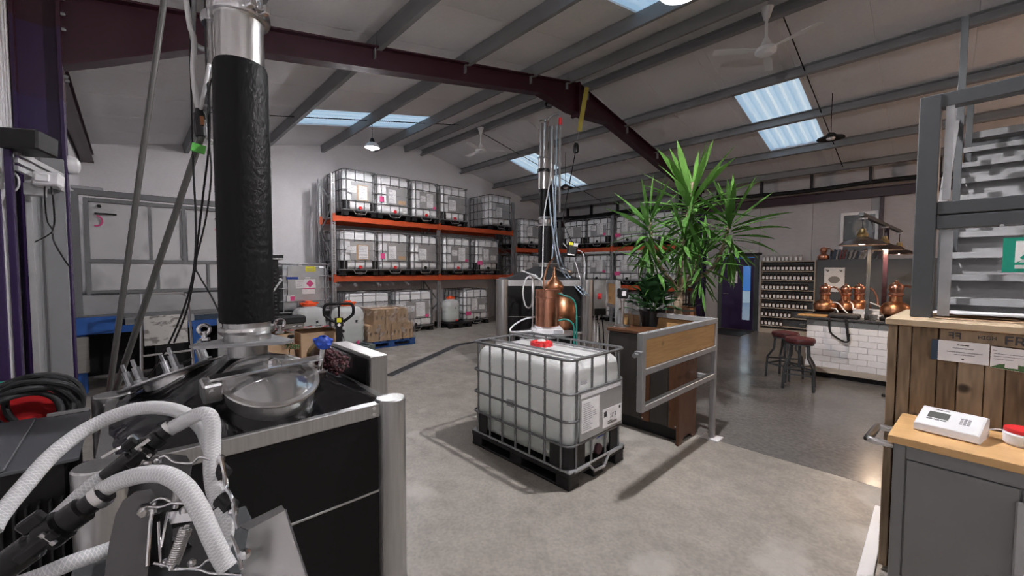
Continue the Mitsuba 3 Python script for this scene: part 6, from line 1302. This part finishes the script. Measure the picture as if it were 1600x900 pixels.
sp2 = thing('spotted_panel', 'pale panel with round holes leaning under the bench', 'panel'); put(sp2, 'sheet', rbox(.95, 1.25, 7.5, 7.52, .0, .95, .003), 'm_plate', M=None); put(sp2, 'knob', lathe([(0, 0), (.05, 0), (.06, .03), (0, .05)], 16), 'm_chrome', 30, M=TR(1.1, 7.5, .75) @ rot((1, 0, 0), 90))
solo('white_canister', lathe([(0, 0), (.10, 0), (.10, .9), (.08, 1.0), (.03, 1.04), (0, 1.04)], 20), 'm_white', 'white and blue canister standing behind the near still', 'canister', smooth=40, M=TR(.74, 4.6, 0)); 
# ------------------------------------------------------------------ left wall corner
gp = thing('roller_door_guide', 'tall grey folded steel guide standing before the purple column', 'door guide')
put(gp, 'sheet', rbox(-.512, -.335, 4.60, 4.63, 0, 2.53, .004), 'm_guide'); put(gp, 'rib', rbox(-.452, -.445, 4.585, 4.60, 0, 2.53, .002), 'm_cabinet'); put(gp, 'edge', rbox(-.512, -.478, 4.40, 4.60, 0, 2.58, .004), 'm_plate')
mat('m_guide', (.20, .205, .21), .5)
for i in range(3): put(gp, 'channel', bar((-.50, 4.05, 2.44 - .05 * i), (-.345, 4.58, 2.40 - .05 * i), .02, .032), 'm_plate')
put(gp, 'box', rbox(-.50, -.40, 4.25, 4.33, 2.20, 2.28, .004), 'm_plate')
pp = solo('purple_post', rbox(-.545, -.515, 4.02, 4.10, 0, 2.58, .004), 'm_purple', 'narrow purple post in front of the grey door guide', 'post')

pwp = solo('purple_sheet', rbox(-.60, -.535, 3.80, 3.84, .0, 2.17, .004), 'm_purple', 'dark purple panel under the grey wall bracket at the left edge', 'panel')
fl2 = thing('floodlight', 'black box-shaped floodlight on a bracket at the left wall', 'floodlight'); FQ = V((-0.467, 4.014, 2.508))
MFL = TR(*FQ) @ rot((0, 0, 1), 62) @ rot((0, 1, 0), 6)
put(fl2, 'body', rbox(-.05, .12, -.11, .085, -.065, .065, .010), 'm_black', M=MFL); put(fl2, 'bracket', bar(FQ + (-.06, .02, .0), FQ + (-.22, .12, .0), .05), 'm_darksteel')
cm = thing('junction_box', 'white junction box on top of the grey door guide', 'junction box'); JQ = V((-0.391, 4.205, 2.305))
MJB = TR(*JQ) @ rot((0, 0, 1), 75) @ rot((0, 1, 0), 10)
put(cm, 'body', rbox(-.03, .05, -.075, .06, -.045, .05, .010), 'm_white', M=MJB); put(cm, 'face', rbox(-.04, -.028, -.03, .04, -.025, .03, .005), 'm_hdpe', M=MJB)
put(cm, 'lead', tube([(-0.367, 4.180, 2.257), (-0.360, 4.168, 2.179), (-0.364, 4.232, 2.032), (-0.376, 4.239, 1.957), (-0.366, 4.224, 1.877), (-0.329, 4.252, 1.767), (-0.303, 4.293, 1.709)], .005, 6, 5), 'm_black', 40); put(cm, 'lead', tube([(-0.398, 4.210, 2.266), (-0.401, 4.206, 2.157), (-0.400, 4.266, 2.032), (-0.376, 4.239, 1.966), (-0.403, 4.263, 1.930), (-0.473, 4.396, 1.889)], .004, 6, 5), 'm_black', 40)
so = solo('alarm_sounder', lathe([(0, 0), (.075, 0), (.075, .02), (.06, .055), (.03, .07), (0, .072)], 24), 'm_hdpe', 'white domed sounder on the flange of the purple column', 'sounder', smooth=40, M=TR(-.338, 4.99, 2.56) @ rot((0, 1, 0), 90))
hs = thing('strap_loop', 'white webbing strap hanging in a loop at the left wall', 'strap'); hl = [V((-0.607, 4.192, 2.119)), V((-0.548, 4.148, 2.317))]
put(hs, 'webbing', bar(hl[0], hl[1], .05, .006, (.7, -.7, .2)), 'm_white'); put(hs, 'loop', tube([tuple(V((-0.532, 4.129, 2.259)) + V([.725, -.689, 0]) * .05 * math.cos(a) + V([0, 0, 1]) * .062 * math.sin(a)) for a in np.linspace(0, 6.28, 24)[:-1]], .006, 8, closed=True), 'm_white', 40)
lb = thing('wall_shelf', 'grey steel wall bracket at the left edge below the white strap', 'shelf'); put(lb, 'plate', rbox(-.61, -.535, 2.9, 3.78, 2.17, 2.22, .003), 'm_plate'); put(lb, 'lip', rbox(-.545, -.535, 2.9, 3.78, 2.12, 2.22, .002), 'm_plate')
# grey cabinet beside the near still with cable coil
gc = thing('control_cabinet', 'low dark grey control cabinet with a cooling grille at the far left', 'cabinet')
put(gc, 'body', rbox(-.58, -.19, 2.22, 2.86, 0, .985, .006), 'm_black'); put(gc, 'lid', rbox(-.59, -.155, 2.18, 2.88, .985, 1.0, .003), 'm_lidgrey')
mat('m_lidgrey', (.10, .105, .115), .35, .5)
put(gc, 'lid', rbox(-.595, -.33, 2.18, 2.86, 1.001, 1.010, .003), 'm_lidgrey')
put(gc, 'terminal_strip', rbox(-.30, -.16, 2.86, 2.88, 1.0, 1.015, .002), 'm_plate')
for i in range(14): put(gc, 'fin', rbox(-.57 + .028 * i, -.562 + .028 * i, 2.17, 2.21, .45, .86, .002), 'm_rubber')
co = thing('cable_coil', 'coil of thick black cables heaped behind the control cabinet', 'cable coil')
for i in range(9):
    r = .13 + .014 * (i % 4); cxx, cyy, czz = -.40 + .02 * (i % 3), 3.05 + .03 * i, .965 + .012 * (i % 3)
    put(co, 'turn', tube([(cxx + r * 1.0 * math.cos(a), cyy + .05 * math.sin(a * 2 + i), czz + r * .95 * math.sin(a)) for a in np.linspace(0, 6.28, 30)[:-1]], .015, 8, closed=True), 'm_rubber', 40)
rb_ = thing('cable_reel', 'red cable reel half hidden by the black coil at the far left', 'reel')
put(rb_, 'drum', rod((-.44, 3.42, .93), (-.44, 3.52, .93), .11, 24), 'm_red', 30); put(rb_, 'flange', rod((-.44, 3.40, .93), (-.44, 3.42, .93), .14, 28), 'm_red', 30); put(rb_, 'tag', box(-.53, -.48, 3.38, 3.40, 1.04, 1.10), 'm_green'); put(rb_, 'stand', box(-.54, -.34, 3.38, 3.56, 0, .79), 'm_black')
# ------------------------------------------------------------------ hose pump in the near left corner
mat('m_rail', (.20, .20, .205), .20, .95)
mat('m_plasticblack', (.007, .007, .0075), .30, spec=.3)
hp = thing('hose_pump', 'stainless peristaltic pump with chrome clips and spring screws at the bottom left', 'pump')
X_, Y_ = V([1.0, 0, 0]), V([0, 1.0, 0])
def plate(name, pts, m, t=.006, lab=None):
    p = V(pts); o = p.mean(0); nn = -np.cross(p[1] - p[0], p[len(p) // 2] - p[0]); nn /= np.linalg.norm(nn); nn = nn if nn @ (CAM - o) > 0 else -nn
    x = np.cross((0, 0, 1.0), nn); x /= np.linalg.norm(x); y = np.cross(nn, x); q = [((a - o) @ x, (a - o) @ y) for a in p]
    return put(hp, name, prism(Polygon(q).exterior.coords[:-1], t), m, M=basis(o, x, y, nn), label=lab)
plate('side_plate', [(-0.059, 1.170, 1.030), (-0.047, 1.190, 1.117), (-0.036, 1.200, 1.170), (-0.024, 1.205, 1.194), (-0.003, 1.210, 1.206), (0.022, 1.210, 1.202), (0.031, 1.210, 1.181), (0.025, 1.200, 1.152), (0.017, 1.190, 1.086), (0.007, 1.170, 0.993)], 'm_rail', .006, 'polished side plate with a rounded top')
plate('side_plate', [(-0.022, 1.340, 1.125), (-0.013, 1.350, 1.178), (0.001, 1.360, 1.205), (0.023, 1.360, 1.221), (0.060, 1.360, 1.221), (0.098, 1.360, 1.203), (0.108, 1.360, 1.175), (0.095, 1.350, 1.107), (0.055, 1.340, 1.076), (0.016, 1.340, 1.093)], 'm_rail', .006, 'polished side plate behind the springs')
plate('rotor_housing', [(-0.023, 1.290, 0.937), (-0.014, 1.300, 1.029), (0.014, 1.300, 1.055), (0.086, 1.300, 1.014), (0.126, 1.300, 0.943), (0.134, 1.290, 0.849)], 'm_plasticblack', .03)
put(hp, 'pivot_nut', cat(lathe([(0, 0), (.013, 0), (.013, .009), (0, .009)], 6), lathe([(0, .009), (.007, .009), (.007, .016), (0, .016)], 12)), 'm_chrome', M=TR(*(0.010, 1.190, 1.167)) @ rot((1, 0, 0), 90))
put(hp, 'foot', rbox(-.06, .15, 1.10, 1.40, .975, 1.0, .004), 'm_rail'); put(hp, 'post', rod((.03, 1.28, 1.0), (.03, 1.28, 1.12), .03, 14), 'm_black', 30)
tr_ = thing('steel_tray', 'folded stainless tray beside the hose pump', 'tray')
A, B, C_, D_ = (0.187, 1.096, 1.086), (0.262, 1.081, 1.110), (0.259, 0.900, 1.033), (0.144, 0.981, 1.022)
put(tr_, 'plate', quad(D_, C_, B, A, .004), 'm_steel'); put(tr_, 'lip', quad(A, B, (0.263, 1.121, 1.105), (0.177, 1.160, 1.070), .003), 'm_brushed'); put(tr_, 'edge', bar(B, C_, .004), 'm_chrome')
ps = thing('pump_stand', 'dark steel stand carrying the hose pump', 'stand')
put(ps, 'top', rbox(-.12, .24, .86, 1.44, .955, .975, .003), 'm_darksteel')
for x in (-.10, .22):
    for y in (.88, 1.42): put(ps, 'leg', box(x - .015, x + .015, y - .015, y + .015, 0, .955), 'm_darksteel')
def wire(pts, par, m='m_chrome', r=.0026, nm='wire_clip'): put(par, nm, tube(pts, r, 6, 3), m, 40)
wire([(0.034, 1.184, 1.275), (0.047, 1.172, 1.284), (0.061, 1.158, 1.270), (0.090, 1.130, 1.267), (0.103, 1.119, 1.281), (0.121, 1.101, 1.275)], hp)
wire([(0.016, 1.141, 1.193), (0.036, 1.122, 1.193), (0.054, 1.105, 1.201), (0.082, 1.079, 1.200)], hp); wire([(0.020, 1.137, 1.201), (0.036, 1.123, 1.212), (0.052, 1.107, 1.204)], hp)
wire([(0.020, 1.077, 1.102), (0.040, 1.057, 1.097), (0.049, 1.048, 1.089), (0.087, 1.012, 1.095), (0.103, 0.998, 1.110), (0.144, 0.958, 1.103)], hp); wire([(0.052, 1.045, 1.092), (0.087, 1.012, 1.089), (0.104, 0.995, 1.082), (0.149, 0.952, 1.079)], hp)
wire([(0.028, 1.157, 1.198), (0.019, 1.136, 1.166), (0.014, 1.112, 1.128), (0.010, 1.085, 1.096)], hp, r=.0035); wire([(0.031, 1.138, 1.155), (0.031, 1.122, 1.114), (0.031, 1.106, 1.074)], hp); wire([(0.046, 1.125, 1.176), (0.039, 1.129, 1.135), (0.033, 1.119, 1.107)], hp)
wire([(0.137, 1.086, 1.278), (0.141, 1.080, 1.244), (0.142, 1.077, 1.216), (0.149, 1.043, 1.201), (0.150, 1.026, 1.168), (0.153, 1.008, 1.147)], hp, r=.004)
wire([(0.141, 1.018, 1.135), (0.147, 0.984, 1.115), (0.149, 0.953, 1.090)], hp, r=.0035)
for p, q, d in (((291,826), (272,880), .84), ((276,768), (284,742), .90)):
    a, b = (V((0.071, 1.059, 1.160)), V((0.048, 1.050, 1.100))) if d == .84 else (V((0.074, 1.143, 1.227)), V((0.062, 1.138, 1.184)))
    dd, ss, uu = frame_of(b - a); L = np.linalg.norm(b - a); nt_ = 16
    put(hp, 'spring', tube([tuple(a + dd * L * t / (nt_ * 10) + .0105 * (ss * math.cos(t * .628) + uu * math.sin(t * .628))) for t in range(nt_ * 10)], .0024, 5), 'm_steel', True); put(hp, 'spring_rod', rod(a - dd * .006, b + dd * .01, .005, 8), 'm_chrome', 30)
for q, d in (((0.073, 1.113, 1.170), .009), ((0.036, 1.182, 1.269), .008), ((0.019, 1.197, 1.261), .009), ((0.139, 1.111, 1.263), .010), ((0.142, 1.077, 1.194), .010), ((0.148, 1.042, 1.164), .012), ((0.024, 1.146, 1.176), .008), ((0.158, 0.973, 1.102), .011), ((0.077, 1.035, 1.093), .008), ((0.037, 1.073, 1.092), .008)):
    put(hp, 'screw', cat(lathe([(0, 0), (d, 0), (d, d * .8), (d * .6, d * 1.3), (0, d * 1.4)], 8)), 'm_chrome', 30, M=TR(*q))
for a, b, r in (((0.132, 1.117, 1.251), (0.145, 1.090, 1.236), .016), ((0.133, 1.071, 1.193), (0.148, 1.042, 1.180), .017)): put(hp, 'collar', rod(a, b, r, 16), 'm_plasticblack', 30)
put(hp, 'cross_plate', quad((0.047, 1.145, 1.167), (0.104, 1.091, 1.179), (0.101, 1.086, 1.154), (0.052, 1.131, 1.145), .003), 'm_chrome')
def braid(p, n, uv):
    a, b = uv.x * 150 + uv.y * 6, uv.x * 150 - uv.y * 6
    w = dr.maximum(smoothstep(.36, .48, dr.abs(a - dr.floor(a) - .5)), smoothstep(.36, .48, dr.abs(b - dr.floor(b) - .5)))
    return mix((.66, .67, .68), (.92, .92, .92), w)
scene['m_hosewall'] = {'type': 'principledthin', 'base_color': proc(braid), 'roughness': .25, 'diff_trans': .55, 'spec_trans': 0.0}
def hose(pts, r, lab, name='clear_hose'):
    t = thing(name, lab, 'hose'); p = curve(pts, 10); n = 18; m = tube(p, r, n, caps=False); N = len(p)
    v = V(m.vertices).reshape(N, n, 3); v = np.concatenate([v, v[:, :1]], 1); s = np.concatenate([[0], np.cumsum(np.linalg.norm(np.diff(p, axis=0), axis=1))])
    uv = np.stack(np.broadcast_arrays(s[:, None], np.linspace(0, 1, n + 1)[None]), -1).reshape(-1, 2); c = n + 1
    f = [(i * c + j, i * c + j + 1, (i + 1) * c + j + 1, (i + 1) * c + j) for i in range(N - 1) for j in range(n)]
    put(t, 'wall', (v.reshape(-1, 3), f), 'm_hosewall', True, uv=uv)
    put(t, 'bore', tube(p, r * .72, 12), 'm_whitepipe', 40)
    return t
RH = .0165
hose([(-0.213, 1.275, 1.179), (-0.204, 1.295, 1.198), (-0.177, 1.326, 1.233), (-0.135, 1.372, 1.280), (-0.080, 1.405, 1.315), (-0.011, 1.397, 1.341), (0.048, 1.355, 1.346), (0.096, 1.294, 1.332), (0.123, 1.239, 1.301), (0.131, 1.187, 1.262), (0.137, 1.139, 1.224), (0.137, 1.109, 1.202)], RH, 'clear braided hose arching highest over the hose pump from the left edge')
hose([(0.057, 1.261, 1.313), (0.082, 1.225, 1.335), (0.107, 1.189, 1.357), (0.124, 1.166, 1.359), (0.131, 1.151, 1.340), (0.129, 1.137, 1.303), (0.123, 1.112, 1.253), (0.125, 1.094, 1.208), (0.131, 1.073, 1.181)], RH, 'clear braided hose bending sharply down from the black coupling')
hose([(-0.058, 1.186, 1.234), (-0.033, 1.164, 1.254), (0.006, 1.128, 1.271), (0.043, 1.086, 1.274), (0.072, 1.050, 1.250), (0.092, 1.014, 1.207), (0.105, 0.986, 1.164), (0.118, 0.971, 1.123), (0.127, 0.960, 1.100)], RH * 1.05, 'clear braided hose arching low in front of the pump plates')
hose([(-0.126, 1.247, 1.178), (-0.105, 1.256, 1.195), (-0.081, 1.262, 1.217), (-0.058, 1.269, 1.232), (-0.037, 1.264, 1.241)], RH, 'short clear braided hose between the two black couplings')
hose([(-0.213, 1.267, 1.059), (-0.163, 1.261, 1.061), (-0.108, 1.251, 1.073), (-0.061, 1.261, 1.069), (-0.025, 1.268, 1.066)], RH, 'pale hose running low behind the front coupling')
hose([(0.129, 1.060, 1.178), (0.136, 1.039, 1.156), (0.133, 1.026, 1.128), (0.123, 1.020, 1.100), (0.113, 1.015, 1.088)], RH * .95, 'short clear hose stub under the black collar')
def coupling(a, b, lab, r=.024):
    t = thing('cam_coupling', lab, 'coupling'); a, b = V(a), V(b); d, s, u = frame_of(b - a); L = np.linalg.norm(b - a); Mx = basis(a, s, u, d)
    put(t, 'body', lathe([(0, 0), (r, 0), (r * 1.02, L * .05), (r * 1.02, L * .36), (r * .82, L * .40), (r * .82, L * .62), (r * 1.0, L * .64), (r * 1.0, L * .78), (r * .75, L * .80), (r * .75, L), (0, L)], 24), 'm_plasticblack', 30, M=Mx)
    put(t, 'ring', lathe([(r * .8, L * .46), (r * 1.18, L * .46), (r * 1.22, L * .50), (r * 1.18, L * .60), (r * .8, L * .60)], 24), 'm_plasticblack', 30, M=Mx)
    for k in (-1, 1):
        put(t, 'lever', rbox(k * r * 1.25 - .006, k * r * 1.25 + .006, -.010, .010, L * .30, L * .62, .003), 'm_plasticblack', M=Mx @ rot((0, 1, 0), 0))
        put(t, 'pin', rod((k * r * 1.3, -.016, L * .55), (k * r * 1.3, .016, L * .55), .005, 8), 'm_chrome', 30, M=Mx)
    put(t, 'cam_arm', rbox(-.012, .012, r * .9, r * 1.9, L * .40, L * .58, .004), 'm_plasticblack', M=Mx); put(t, 'tie_ring', lathe([(r * .76, L * .90), (r * .9, L * .90), (r * .9, L * .97), (r * .76, L * .97)], 20), 'm_steel', 30, M=Mx)
    return t, Mx, L
cpl, Mx, L = coupling((-0.048, 1.259, 1.232), (0.068, 1.251, 1.325), 'black cam-lock coupling with steel levers between two clear hoses', .021)
put(cpl, 'steel_lever', bar((-0.051, 1.306, 1.269), (-0.024, 1.281, 1.290), .020, .006, (0, 0, 1)), 'm_steel'); put(cpl, 'steel_lever', bar((0.002, 1.243, 1.292), (0.026, 1.235, 1.311), .018, .008), 'm_steel'); put(cpl, 'pin', rod((-0.008, 1.268, 1.314), (0.002, 1.257, 1.302), .007, 10), 'm_chrome', 30)
coupling((-0.210, 1.213, 1.115), (-0.045, 1.174, 1.237), 'black cam-lock coupling entering from the bottom left corner', .027)
